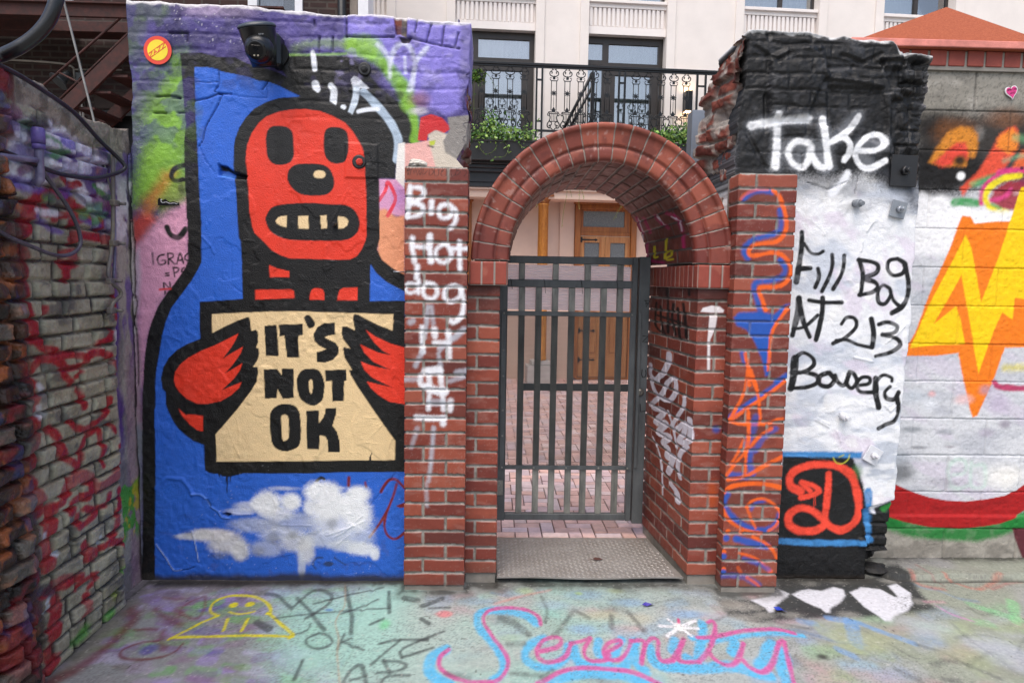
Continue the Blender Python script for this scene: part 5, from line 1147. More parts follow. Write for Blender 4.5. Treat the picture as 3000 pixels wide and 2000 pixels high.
for base in ([(-1.66, 2.0), (-1.66, 3.27), (-.41, 3.29), (-.41, 3.18), (-.1, 3.18), (-.1, 3.265), (.05, 3.265)], [(.98, 3.255), (1.13, 3.25), (1.13, 3.17), (1.42, 3.17), (1.42, 3.33), (1.95, 3.33)], [(1.95, 3.5), (2.1, 3.565), (3.5, 3.57)], [(.05, 3.265), (.98, 3.26)]):
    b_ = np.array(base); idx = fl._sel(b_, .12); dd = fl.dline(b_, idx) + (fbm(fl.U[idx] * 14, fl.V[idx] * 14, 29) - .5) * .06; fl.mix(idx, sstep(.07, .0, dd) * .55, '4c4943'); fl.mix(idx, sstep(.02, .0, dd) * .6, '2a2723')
fl.tint('5c5e5c', sstep(.62, .75, vnoise(U * 210, V * 210, 21)) * .4 * sstep(.35, .6, fbm(U * 4, V * 4, 22))); fl.tint('d8d6ce', sstep(.86, .95, vnoise(U * 150, V * 150, 23)) * .3)
fl.tint('2b2a27', sstep(.93, .98, vnoise(U * 60, V * 60, 27)) * .6)
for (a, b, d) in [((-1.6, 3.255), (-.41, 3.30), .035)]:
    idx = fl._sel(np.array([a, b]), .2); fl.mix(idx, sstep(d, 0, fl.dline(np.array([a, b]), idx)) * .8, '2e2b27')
fl.C *= .83
fl.H += (fbm(U * 2.5, V * 2.5, 16) - .5) * .012 + (fbm(U * 30, V * 30, 17) - .5) * .003
apron = sstep(2.02, 2.10, U + (fbm(V * 8, U * 8, 18) - .5) * .1) * sstep(3.34, 3.36, V + (fbm(U * 5, V * 9, 19) - .5) * .06)
fl.H += apron * .02
cr = np.array([(2.0, 3.5), (2.03, 3.40), (2.10, 3.33), (2.35, 3.31), (2.7, 3.325), (3.4, 3.31)]); idx = fl._sel(cr, .05); dd = fl.dline(catmull(cr, 6), idx); fl.mix(idx, sstep(.012, .002, dd) * .8, '34322e'); fl.H[idx] -= sstep(.012, 0, dd) * .012
cr = np.array([(-.56, 3.28), (-.55, 3.1), (-.58, 2.9), (-.55, 2.7), (-.56, 2.5), (-.52, 2.3)]); idx = fl._sel(cr, .05); fl.H[idx] -= sstep(.014, 0, fl.dline(catmull(cr, 6), idx)) * .006
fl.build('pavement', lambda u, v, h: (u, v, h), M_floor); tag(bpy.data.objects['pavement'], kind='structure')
g = MB(); g.bm.faces.new([g.bm.verts.new(p) for p in ((-60, -60, -.03), (60, -60, -.03), (60, 60, -.03), (-60, 60, -.03))])
tag(g.build('ground', solid('ground_concrete', '8f8d86', .9, var=.2, vscale=3)), kind='structure')
# courtyard paving: herringbone clay pavers
pv = MB(); prng = random.Random(3); pcol = []; PW, PL = .08, .16
def paver(x0, x1, y0, y1):
    t = -.004 + prng.uniform(-.003, .003); e = .0016; b = .003
    lo = [(x0 + e, y0 + e), (x1 - e, y0 + e), (x1 - e, y1 - e), (x0 + e, y1 - e)]; hi = [(x0 + e + b, y0 + e + b), (x1 - e - b, y0 + e + b), (x1 - e - b, y1 - e - b), (x0 + e + b, y1 - e - b)]
    vco.extend([(p[0], p[1], t - .012) for p in lo] + [(p[0], p[1], t + prng.uniform(-.0015, .0015)) for p in hi]); n = len(vco) - 8
    fcs.append((n + 4, n + 5, n + 6, n + 7))
    for k in range(4): fcs.append((n + k, n + (k + 1) % 4, n + 4 + (k + 1) % 4, n + 4 + k))
    c = lin(prng.choice(['e0bab2', 'e4c0b8', 'd8b0a8', 'dcc6c4', 'e8cec8', 'd2b6b6', 'dcb4a8', 'd8c0c2', 'e4bcb0'])) * prng.uniform(.85, 1.12); ccs.extend([c * .7] * 4 + [c] * 4)
vco, fcs, ccs = [], [], []
for i in range(-60, 90):
    for j in range(-60, 90):
        # 90 degree herringbone lattice
        ox = i * PW * 1.0 + j * PW; oy = 3.9 + i * PW - j * PW
        ox = (i + j) * PW; oy = 3.9 + (i - j) * PW
        if (i - j) % 1 == 0 and j % 2 == 0:
            for (x0, y0, w, h) in ((ox, oy, PL, PW), (ox, oy + PW, PW, PL)):
                if -1.2 < x0 < 3.4 and 3.74 <= y0 < 10.6 and y0 + h < 10.8: paver(x0, x0 + w, y0, y0 + h)
vco2 = np.array(vco); M_pav = painted('clay_pavers', rough=.75, bs=160, bstr=.3, var=.22, vs=14, spec=.35)
o = mesh_np('courtyard_paving', vco2, np.array(fcs), np.array(ccs), M_pav, smooth=False); tag(o, kind='structure')
b = MB(); b.box(-6, 9, 3.662, 11.5, -.2, -.016); tag(b.build('paving_bed', solid('paving_sand', '6a5c58', .95)), kind='structure')

# ------------------------------------------------------------------ mural wall
M_plaster = painted('painted_plaster', rough=.5, bs=200, bstr=.75, var=.1, spec=.42, vs=22, rvar=.3, bdist=.004)
nu, nv = 330, 600
t = np.linspace(0, 1, nv); s_ = np.linspace(0, 1, nu)
zt = np.linspace(-.01, 2.76, nv)
def mural_top(x):
    q = np.interp(x, [-1.72, -1.68, -1.35, -1.12, -1.0, -.85, -.72, -.58, -.45, -.3, -.12], [2.735, 2.745, 2.738, 2.733, 2.722, 2.712, 2.708, 2.716, 2.708, 2.694, 2.688])
    return q + (fbm(x * 9, x * 0, 41) - .5) * .022
zz = t[:, None] * np.ones((1, nu))
left = np.interp(zt, [0, 2.06, 2.12, 2.3, 2.76], [-1.70, -1.70, -1.675, -1.672, -1.69]) + (fbm(zt * 7, zt * 0, 43) - .5) * .02
right = np.interp(zt, [0, 1.90, 2.0, 2.08, 2.12, 2.2, 2.33, 2.42, 2.48, 2.76], [-.13, -.13, -.125, -.135, -.17, -.125, -.115, -.14, -.118, -.112]) + (fbm(zt * 12, zt * 0, 44) - .5) * .016
Um = left[:, None] + (right - left)[:, None] * s_[None, :]
Vm = -.01 + (mural_top(Um) + .01) * zz
mw = Sheet(Um, Vm, base='4d4384'); U, V = mw.U, mw.V
mw.tint('3c3170', sstep(.38, .6, fbm(U * 5, V * 5, 51)) * .85); mw.tint('5b6a4a', sstep(.45, .62, fbm(U * 4, V * 5, 50)) * sstep(-1.25, -1.4, U) * .55); mw.tint('6d62ac', sstep(.5, .7, fbm(U * 7, V * 7, 52)) * .55 * sstep(-1.2, -.8, U)); mw.tint('2c2a4a', sstep(.55, .75, fbm(U * 14, V * 9, 53)) * .45)
mw.tint('8a82c4', sstep(-.9, -.4, U) * sstep(2.3, 2.5, V) * .6)
mw.tint('b9a5c4', sstep(2.68, 2.72, V + fbm(U * 10, V * 3, 54) * .03) * sstep(-1.5, -1.35, U) * sstep(-1.05, -1.2, U) * .7)
# brick courses telegraphing through the paint up high
cH = .072
dm, _ = brick_pattern(U, V, cH, .01, .012, lambda k: np.arange(-1.8, 0, .215) + (.107 if k % 2 else 0) + .02 * math.sin(k * 5), wob=.006)
vis = np.clip(sstep(2.1, 2.4, V + (fbm(U * 3, V * 3, 55) - .5) * .5) * sstep(.46, .62, fbm(U * 4, V * 4, 56)), 0, 1)
mw.H += -vis * .6 * sstep(.006, -.004, dm + (fbm(U * 30, V * 30, 49) - .5) * .012) * .006
mw.run(PAINT['mural'])
lz = sstep(-1.3, -1.42, U) * sstep(1.95, 2.2, V); mw.tint('3f3478', lz * sstep(.5, .6, fbm(U * 11, V * 13, 47)) * .55); mw.tint('4d6a2c', lz * sstep(.55, .66, fbm(U * 14, V * 16, 46)) * .4); mw.tint('2b2550', sstep(2.3, 2.45, V) * sstep(.56, .68, fbm(U * 13, V * 19, 45)) * .5); mw.tint('a79fd2', sstep(2.3, 2.5, V) * sstep(.6, .72, fbm(U * 17, V * 22, 43)) * sstep(-1.0, -.6, U) * .4)
mw.tint('f2f0ee', sstep(.9, .95, vnoise(U * 210, V * 210, 57)) * sstep(2.45, 2.6, V) * .55 * sstep(.45, .6, fbm(U * 3, V * 3, 58)))
mw.tint('eeeaea', sstep(.012, .0, mural_top(U) - V - (fbm(U * 20, V * 20, 59) - .3) * .02) * .8)
mw.tint('e8e8f0', sstep(.92, .97, vnoise(U * 240, V * 170, 60)) * sstep(.75, .2, V) * .4 * sstep(.45, .6, fbm(U * 4, V * 4, 48)) * sstep(-1.55, -1.45, U))
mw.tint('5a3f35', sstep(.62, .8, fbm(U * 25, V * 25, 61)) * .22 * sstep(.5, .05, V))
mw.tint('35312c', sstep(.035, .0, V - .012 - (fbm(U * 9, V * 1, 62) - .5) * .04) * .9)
pebble = vnoise(U * 60, V * 60, 63)
rough_zone = np.clip(sstep(.5, .7, fbm(U * 2.2, V * 2.2, 64)) + sstep(2.2, 2.4, V) * .8 + sstep(-1.3, -1.45, U) * .7, 0, 1)
mw.H += (fbm(U * 1.5, V * 1.5, 65, 2) - .5) * .012 + (fbm(U * 9, V * 9, 66, 3) - .5) * .0022 + rough_zone * (fbm(U * 40, V * 40, 67, 3) - .5) * .0065
mw.H += sstep(.84, .93, vnoise(U * 55, V * 55, 68)) * .0016 + sstep(.5, .52, fbm(U * 6, V * 5, 69)) * .0022
mw.H += -.05 * sstep(-1.62, -1.70, U) * sstep(2.1, 1.9, V) * 0
MY = 3.30
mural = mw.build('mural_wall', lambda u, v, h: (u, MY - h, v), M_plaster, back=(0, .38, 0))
tag(mural, 'tall plastered wall with blue and red painted mural of a worried figure holding a cream sign', 'wall')
M_bolt = solid('blackened_iron', '1b1b1d', .45, var=.3, spec=.6); M_redbolt = solid('red_painted_iron', 'd03a2a', .4); M_steel = solid('galvanised_steel', 'a8adb4', .35, .6, var=.15, vscale=30); M_wht = solid('white_painted_iron', 'd9dbe0', .5, var=.1)
def hexbolt(x, y, z, r, m1, m2, parent, tilt=0.0, L_=.03):
    b = MB(); b.lathe([(r * 1.9, 0), (r * 1.9, .006), (r * 1.6, .009)], (x, y, z), (0, -1, 0), 20); w = b.build('washer', m1, parent)
    b = MB(); b.lathe([(r, .008), (r, L_ * .6), (r * .8, L_ * .65)], (x, y, z), (tilt, -1, -.1), 6); b.lathe([(r * .5, L_ * .5), (r * .5, L_)], (x, y, z), (tilt, -1, -.1), 10); b.build('anchor_bolt', m2, parent)
hexbolt(-.603, MY - .004, 2.466, .016, M_bolt, M_bolt, mural); hexbolt(-.629, MY - .006, 2.042, .017, M_bolt, M_redbolt, mural, .2)
b = MB(); b.tube([(-.745, MY, 1.751), (-.75, MY - .04, 1.748)], [.012, .009], 8); b.build('anchor_pin', M_bolt, mural)
b = MB(); b.tube([(-.41, MY - .012, 1.531), (-.467, MY - .03, 1.532)], .003, 6); b.build('nail', M_steel, mural)
# broken brick end of the mural wall, facing the courtyard
M_brk = painted('broken_brick', rough=.85, bs=140, bstr=.8, var=.3, spec=.25, vs=30, bdist=.004)
def rubble(name, ua, ub, va, vb, fn, seed, parent, tints, st=.006, amp=.03, back=None):
    s = Sheet.grid(np.arange(ua, ub, st), np.arange(va, vb, st), base='8a8078'); U, V = s.U, s.V
    d, bid = brick_pattern(U, V, .072, .0, .016, lambda k: np.arange(ua - .2, ub + .3, .21) + (.1 if k % 2 else 0) + .03 * math.sin(k * 9 + seed), wob=.012)
    f = sstep(-.002, .006, d + (fbm(U * 25, V * 25, seed) - .5) * .012); rr = _T[(bid * 7 + seed) & 255, (bid * 13) & 255]
    keep = rr > .22
    s.tint('7c4236', f * keep); s.tint('5d2e27', f * keep * sstep(.5, .9, rr) * .8); s.tint('9a5847', f * keep * sstep(.4, .1, rr) * .5)
    s.tint('b0a89e', sstep(.55, .68, fbm(U * 11, V * 11, seed + 1)) * .8); s.tint('3a2a26', sstep(.6, .75, fbm(U * 18, V * 18, seed + 2)) * .5)
    s.H += f * keep * .016 + (rr - .5) * amp * f + (fbm(U * 8, V * 8, seed + 3) - .5) * amp * 1.6 + (fbm(U * 45, V * 45, seed + 4, 3) - .5) * .012
    for c, a in tints(s): s.tint(c, a)
    return s.build(name, fn, M_brk, parent, back=back)
rubble('broken_end', MY - .005, MY + .39, 1.88, 2.705, lambda u, v, h: (-.150 + h + .0 * u, u, v), 70, mural, lambda s: [('6a5aa8', sstep(MY + .06, MY, s.U) * .6)])

# ------------------------------------------------------------------ side wall on the left
us = np.arange(2.02, 3.315, .0055); tt = np.linspace(0, 1, 390)
lt = np.interp(us, [2.0, 2.4, 2.6, 2.8, 3.0, 3.2, 3.32], [2.19, 2.168, 2.168, 2.13, 2.118, 2.155, 2.17]) + (fbm(us * 14, us * 0, 81) - .5) * .05
Ul, Tl = np.meshgrid(us, tt); Vl = Tl * lt[None, :]
lw = Sheet(Ul, Vl, asp=1.64, base='9c9781'); U, V = lw.U, lw.V
lw.tint('77725f', sstep(.45, .65, fbm(U * 8, V * 8, 82)) * .6); lw.tint('b2af9c', sstep(.5, .7, fbm(U * 10, V * 16, 83)) * .5); lw.tint('2f3138', sstep(.62, .72, fbm(U * 9, V * 14, 84)) * .6)
def ljoints(k):
    r = random.Random(k * 7 + 1); p = [1.8 + r.uniform(0, .2)]
    while p[-1] < 3.4: p.append(p[-1] + r.choice([.2, .19, .205, .105, .11, .12]))
    return p
dl, bid = brick_pattern(U, V, .0686, .0315, .011, ljoints, wob=.003, wide=.55)
end = sstep(3.06, 3.01, U + (fbm(V * 6, U * 3, 85) - .5) * .05); cop = sstep(.09, .12, lt[None, :] - V + (fbm(U * 12, V * 12, 86) - .5) * .05); br = end * cop
rr = _T[(bid * 7) & 255, (bid * 13) & 255]
dl = dl + (fbm(U * 26, V * 26, 79) - .5) * .005; dome = np.clip(dl / .007, -1, 1); dome = np.where(dome > 0, 1 - (1 - dome) ** 2, dome * .9)
rag = sstep(2.48, 2.36, U + (fbm(V * 5, U * 5, 87) - .5) * .16)
lw.H += br * (dome * (.0075 + .009 * sstep(.35, .65, fbm(U * 5, V * 7, 74))) + (rr - .5) * .008 * (dl > 0)) + (1 - br) * .008 + (fbm(U * 4, V * 4, 88) - .5) * .014 + (fbm(U * 36, V * 36, 89, 4) - .5) * .008
lw.H += rag * (.03 + (fbm(U * 7, V * 9, 90, 3) - .5) * .07 + br * dome * .012 + (fbm(U * 30, V * 30, 91, 3) - .5) * .014)
lw.H += -sstep(3.03, 3.12, U + (fbm(V * 5, U * 5, 78) - .5) * .06) * .058
lw.tint('aaa297', (1 - end) * .8); lw.tint('6b6468', (1 - end) * sstep(.45, .6, fbm(U * 12, V * 7, 77)) * .7); lw.tint('5d3f8c', (1 - end) * sstep(.5, .58, fbm(U * 9, V * 3.5, 76)) * sstep(.9, 1.2, V) * .8); lw.tint('dcdae0', (1 - end) * sstep(.52, .6, fbm(U * 8, V * 6, 75)) * sstep(1.6, 1.75, V) * sstep(2.0, 1.85, V) * .85)
lw.tint('262320', br * sstep(.004, -.004, dl) * sstep(.2, .5, fbm(U * 7, V * 9, 97)) * .9)
lw.run(PAINT['left'])
lops = []
for i in range(46):
    y = rnd.uniform(2380, 3040); z = rnd.uniform(1690, 2060); L_ = rnd.uniform(30, 150); a = rnd.uniform(-.7, .7)
    lops.append(('s', rnd.choice(['eceaf2', 'e4e2ee', 'f0eef4', '4d3a9c', '5f3f94', '7a2f6a', '6a58c0', '2a2238', '46883c', 'dcd8ea']), rnd.uniform(35, 80), rnd.uniform(8, 16), rnd.uniform(.7, .95), .15, [y, z, y + L_ * .5, z + L_ * a * .5, y + L_, z + L_ * a * .7]))
lw.run(lops)
n1 = fbm(U * 8, V * 5, 71); st_ = sstep(3.03, 3.06, U)
lw.tint('53307f', st_ * sstep(3.19, 3.14, U + (n1 - .5) * .12) * sstep(.55, .8, V) * sstep(2.05, 1.9, V) * sstep(.3, .45, fbm(U * 9, V * 4, 72)) * .9); lw.tint('d9d6de', st_ * sstep(1.62, 1.7, V) * sstep(1.95, 1.88, V) * sstep(.42, .5, fbm(U * 12, V * 8, 73)) * .95); lw.tint('9b6a86', st_ * sstep(3.18, 3.23, U) * sstep(1.3, 1.0, V) * .5); lw.tint('4a9c2c', st_ * sstep(.5, .56, fbm(U * 14, V * 9, 70)) * sstep(.2, .3, V) * sstep(.62, .5, V) * .9); lw.tint('c8b020', st_ * sstep(.58, .62, fbm(U * 14, V * 12, 69)) * sstep(.22, .3, V) * sstep(.55, .45, V) * .8); lw.tint('1a1716', sstep(3.275, 3.295, U + (fbm(V * 9, V * 3, 68) - .5) * .02) * .85)
lw.tint('9a8f84', (1 - cop) * .95); lw.tint('6b6058', (1 - cop) * sstep(.45, .65, fbm(U * 22, V * 22, 92)) * .8); lw.tint('4b3d6b', (1 - cop) * sstep(.12, .06, lt[None, :] - V) * 0)
lw.tint('3a2316', rag * .85); lw.tint('a0582a', rag * sstep(.54, .66, fbm(U * 16, V * 16, 93)) * .75); lw.tint('0e0b0b', rag * sstep(.48, .6, fbm(U * 11, V * 16, 94)) * .9); lw.tint('7a1420', rag * sstep(.58, .68, fbm(U * 6, V * 6, 95)) * .8); lw.tint('2a3566', rag * sstep(.64, .7, fbm(U * 10, V * 7, 96)) * .6)
lw.tint('2a2724', br * sstep(.004, -.005, dl) * sstep(.3, .6, fbm(U * 7, V * 9, 97)) * .45); lw.tint(lin('a09a8c'), br * (rr > .8) * (dl > 0) * sstep(1.7, 1.5, V) * .25)
sp = (fbm(U * 12, V * 16, 98) > .66) & (V > 1.75); lw.tint('5e3f8e', sp * br * .25)
M_left = painted('thick_painted_brick', rough=.42, bs=110, bstr=.9, var=.22, spec=.5, vs=55, rvar=.3, bdist=.006)
lwall = lw.build('side_wall', lambda u, v, h: (-1.65 + h, u, v), M_left, back=(-.4, 0, 0))
tag(lwall, 'old brick side wall with thick khaki and red paint and a broken sloping top', 'wall')
# the same wall carrying on towards the street behind the photographer
b = MB(); b.box(-2.05, -1.66, -3.5, 2.022, -.02, 2.15); o = b.build('wall_run', brickmat('old_grey_brick', '8a8474', '7d5a4a', '3a3835', 1.0, .2, .0686, .012, (0, 90, 90)), lwall)

# ------------------------------------------------------------------ brick gateway
M_brick = painted('smooth_red_brick', rough=.55, bs=420, bstr=.28, var=.1, spec=.4, vs=50)
gate_way = thing('brick_gateway', (.5, 3.27, 0), 'red brick gateway with two piers, a moulded round arch and a short passage', 'archway')
CH = .0686
def rows(z0, n, ch, j=.0105, extra=()):
    v = []
    for k in range(n):
        a = z0 + k * ch; v += [a - .0005, a + j / 2 - .001, a + j / 2 + .0015] + list(np.linspace(a + j / 2 + .006, a + ch - j / 2 - .006, 11)) + [a + ch - j / 2 - .0015, a + ch - j / 2 + .001]
    v.append(z0 + n * ch); return np.array(v)
def pathmap(path, inward=False):
    P_ = np.array(path, float); seg = np.diff(P_, axis=0); L_ = np.hypot(seg[:, 0], seg[:, 1]); cum = np.concatenate([[0], np.cumsum(L_)])
    nr = np.stack([seg[:, 1], -seg[:, 0]], 1) / L_[:, None]
    def f(s, h):
        i = np.clip(np.searchsorted(cum, s, 'right') - 1, 0, len(seg) - 1); t = (s - cum[i]) / L_[i]
        x = P_[i, 0] + seg[i, 0] * t; y = P_[i, 1] + seg[i, 1] * t; nx = nr[i, 0].copy(); ny = nr[i, 1].copy()
        for c in range(1, len(seg)):
            near = np.abs(s - cum[c]) < 1e-6
            if near.any(): nx[near] = nr[c - 1, 0] + nr[c, 0]; ny[near] = nr[c - 1, 1] + nr[c, 1]
        return x + nx * h, y + ny * h
    return f, cum
def brick_skin(name, path, uo, z0, n, joints, ops, seed, ch=CH, base=('8c4333', '7d392d', '6e3028', '974c39'), mort='8f8a82', top=None):
    """vertical brick skin wrapped round a plan path; u = along path, offset so u==x on the front face"""
    f, cum = pathmap(path); su = []
    for a, b_ in zip(cum[:-1], cum[1:]): su += list(np.linspace(a, b_, max(3, int((b_ - a) / .0033)))[:-1])
    su.append(cum[-1]); su = np.array(su); zr = rows(z0, n, ch)
    sh = Sheet.grid(su + uo, zr, base=base[0]); U, V = sh.U, sh.V
    d, bid = brick_pattern(U, V, ch, z0, .0105, joints, wob=.0012)
    rr = _T[(bid * 7 + seed) & 255, (bid * 13 + seed) & 255]
    for k_, c in enumerate(base[1:]): sh.tint(c, sstep(.25 * k_ + .2, .25 * k_ + .25, rr) * sstep(.25 * k_ + .5, .25 * k_ + .45, rr) * .9)
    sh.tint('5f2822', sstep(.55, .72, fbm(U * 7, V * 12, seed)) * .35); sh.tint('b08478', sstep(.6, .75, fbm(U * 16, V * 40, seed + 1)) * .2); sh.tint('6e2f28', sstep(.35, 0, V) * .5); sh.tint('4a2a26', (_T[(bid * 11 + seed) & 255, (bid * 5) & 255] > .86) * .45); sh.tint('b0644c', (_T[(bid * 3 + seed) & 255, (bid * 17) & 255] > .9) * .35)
    sh.tint('c9c2ba', sstep(.84, .95, vnoise(U * 220, V * 220, seed + 2)) * .14)
    e = (fbm(U * 60, V * 60, seed + 3) - .5) * .004
    m = sstep(.0014, -.0006, d + e); lip = sstep(.0045, .0015, d) * (1 - m) * sstep(.4, .7, fbm(U * 15, V * 15, seed + 8)); sh.tint('c4b0a8', lip * .45); sh.tint(mort, m); sh.tint('6e6963', m * sstep(.45, .65, fbm(U * 20, V * 20, seed + 4)) * .7); sh.tint('b5b0a8', m * sstep(.55, .7, fbm(U * 26, V * 26, seed + 5)) * .6)
    sh.H += -m * .007 + (rr - .5) * .002 + (fbm(U * 30, V * 30, seed + 6) - .5) * .0012 - m * (fbm(U * 70, V * 70, seed + 7) - .5) * .004
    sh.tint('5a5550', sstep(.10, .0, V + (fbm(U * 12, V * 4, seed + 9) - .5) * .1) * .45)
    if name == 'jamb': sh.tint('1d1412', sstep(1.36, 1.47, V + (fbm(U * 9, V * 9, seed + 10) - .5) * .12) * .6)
    for o_, as_ in ops: sh.asp = as_; sh.run(o_)
    sh.tint(mort, m * .28)
    def fn(u, v, h):
        x, y = f(u - uo, h); return x, y, v
    o = sh.build(name, fn, M_brick, gate_way)
    return o
def alt(a, b): return lambda k: a if k % 2 else b
# left pier : front face x -.403..-.113
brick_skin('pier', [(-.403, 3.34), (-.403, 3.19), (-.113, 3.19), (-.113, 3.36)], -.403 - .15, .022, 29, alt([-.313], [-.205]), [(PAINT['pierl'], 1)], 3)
b = MB(); b.box(-.400, -.116, 3.196, 3.50, -.02, .022); b.box(-.39, -.125, 3.21, 3.36, .02, 2.006); b.build('pier_core', solid('mortar', '8f8a82', .9, bstr=.5, bscale=60), gate_way)
# right pier
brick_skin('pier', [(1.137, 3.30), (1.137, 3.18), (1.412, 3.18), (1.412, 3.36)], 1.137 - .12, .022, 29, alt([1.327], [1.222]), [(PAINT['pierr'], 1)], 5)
b = MB(); b.box(1.142, 1.408, 3.186, 3.50, -.02, .022); b.box(1.15, 1.40, 3.2, 3.36, .02, 2.006); b.build('pier_core', solid('mortar', '8f8a82'), gate_way)
# jambs
JH = 21
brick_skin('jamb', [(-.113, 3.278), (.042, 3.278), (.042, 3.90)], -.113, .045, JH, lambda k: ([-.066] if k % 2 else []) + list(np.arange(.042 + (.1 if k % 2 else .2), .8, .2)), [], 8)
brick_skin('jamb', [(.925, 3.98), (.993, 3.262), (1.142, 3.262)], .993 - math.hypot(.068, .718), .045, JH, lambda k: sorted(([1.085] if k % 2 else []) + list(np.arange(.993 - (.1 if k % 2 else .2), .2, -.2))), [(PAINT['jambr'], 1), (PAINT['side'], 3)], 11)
b = MB(); b.box(-.11, .036, 3.288, 3.9, -.02, .045); b.box(-.105, .03, 3.29, 3.895, .04, 1.474); b.build('jamb_core', solid('mortar', '8f8a82'), gate_way)
b = MB(); b.prism([(1.0, 3.27), (1.139, 3.27), (1.139, 3.98), (.932, 3.98)], -.02, .045, 'xy'); b.prism([(1.005, 3.275), (1.135, 3.275), (1.135, 3.975), (.938, 3.975)], .0455, 1.474, 'xy'); b.build('jamb_core', solid('mortar', '8f8a82'), gate_way)
# impost blocks
M_terra = painted('moulded_brick', rough=.5, bs=300, bstr=.22, var=.12, spec=.45, vs=35)
def impost(x0, x1, xs, seed, deep, skew=0):
    ys = (3.245, 3.245 + deep)
    path = [(x0, 3.30), (x0, 3.245), (x1, 3.245), (x1, ys[1])] if xs > 0 else [(x0 - skew, ys[1]), (x0, 3.245), (x1, 3.245), (x1, 3.30)]
    f, cum = pathmap(path); su = []
    for a, b_ in zip(cum[:-1], cum[1:]): su += list(np.linspace(a, b_, max(4, int((b_ - a) / .004)))[:-1])
    su.append(cum[-1]); zr = np.concatenate([[1.474, 1.476, 1.479], np.linspace(1.485, 1.578, 18), [1.584, 1.587]]); sh = Sheet.grid(np.array(su), zr, base='9a4a3a'); U, V = sh.U, sh.V
    js = np.concatenate([np.arange(cum[1] if xs > 0 else cum[1], cum[-1] + .2, .0605), np.arange(cum[1], -.1, -.0605)]); d = np.abs(U[..., None] - js).min(-1) - .0035; bid = np.floor((U - cum[1]) / .0605).astype(int)
    rr = _T[(bid * 7 + seed) & 255, (bid * 3) & 255]; sh.tint('86382e', rr * .8); sh.tint('b06a58', sstep(.6, .75, fbm(U * 20, V * 20, seed)) * .4)
    m = np.maximum(sstep(.0015, -.001, d), sstep(1.4785, 1.476, V)); sh.tint('a09a92', m); sh.H -= m * .005; sh.H += (rr - .5) * .002
    sh.H -= np.maximum(sstep(1.479, 1.474, V), sstep(1.583, 1.588, V)) * .004
    def fn(u, v, h):
        x, y = f(u, h); return x, y, v
    sh.build('impost', fn, M_terra, gate_way)
    b = MB(); b.box(x0 + .005, x1 - .005, 3.25, ys[1] - .002, 1.475, 1.586); b.build('impost_core', solid('mortar', '8f8a82'), gate_way)
impost(-.107, .077, 1, 21, .655); impost(.982, 1.158, -1, 23, .73, .062)
# arch ring
AX, AZ, RO, RI = .529, 1.594, .628, .447
prof = [(RO - .004, 3.46), (RO, 3.40), (RO, 3.262), (RO - .003, 3.252), (RO - .010, 3.248), (RO - .026, 3.251), (RO - .030, 3.257), (RO - .034, 3.262), (RO - .05, 3.266), (RO - .08, 3.269), (RO - .103, 3.272), (RO - .105, 3.277), (RO - .111, 3.281), (RO - .116, 3.280), (RO - .121, 3.274), (RO - .135, 3.272), (RO - .158, 3.273), (RO - .170, 3.276), (RO - .177, 3.284), (RI, 3.30), (RI, 3.315)]
pr = []
for a, b_ in zip(prof[:-1], prof[1:]):
    L_ = math.hypot(b_[0] - a[0], b_[1] - a[1]); n_ = max(1, int(L_ / .006))
    for k in range(n_): pr.append((a[0] + (b_[0] - a[0]) * k / n_, a[1] + (b_[1] - a[1]) * k / n_, 0))
pr.append(prof[-1] + (0,)); pr = np.array(pr)
NV = 23; th = np.linspace(0, math.pi, 900)
ar = Sheet.grid(th * .55, np.arange(len(pr)) * .006, base='8e4938'); ti = np.repeat(th[None, :], len(pr), 0); R_ = np.repeat(pr[:, 0][:, None], len(th), 1); Y_ = np.repeat(pr[:, 1][:, None], len(th), 1)
ph = ti / math.pi * NV; d = np.abs(ph - np.round(ph)) * math.pi / NV * R_ - .0026; bid = np.floor(ph - 1e-6).astype(int); seam = R_ < RO - .112; bid2 = bid + seam * 57
rr = _T[(bid2 * 7) & 255, (bid2 * 13) & 255]; ar.tint('7a382e', sstep(.3, .9, rr) * .8); ar.tint('a95a46', sstep(.35, .1, rr) * .6); ar.tint('6a2e2a', sstep(.45, .05, np.minimum(ti, math.pi - ti)) * .55)
ar.tint('c2a096', sstep(.66, .8, fbm(ti * 22, R_ * 40, 201)) * .45); ar.tint('5d2822', sstep(.55, .7, fbm(ti * 9, R_ * 20 + Y_ * 9, 202)) * .5); ar.tint('4a221e', sstep(.006, .001, np.abs(R_ - (RO - .113))) * .45)
m = sstep(.0016, -.001, d + (fbm(ti * 60, R_ * 90, 203) - .5) * .003); ar.tint('8d857c', m); ar.H -= m * .005; ar.H += (rr - .5) * .0015
zs_ = 1.036 + .028 * (RO - R_) / (RO - RI)
def fa(u, v, h): return AX + (R_ + h * .7) * np.cos(ti), Y_ - h * .7 * (Y_ < 3.3), AZ + (R_ + h * .7) * np.sin(ti) * zs_
arch = ar.build('arch_ring', fa, M_terra, gate_way)
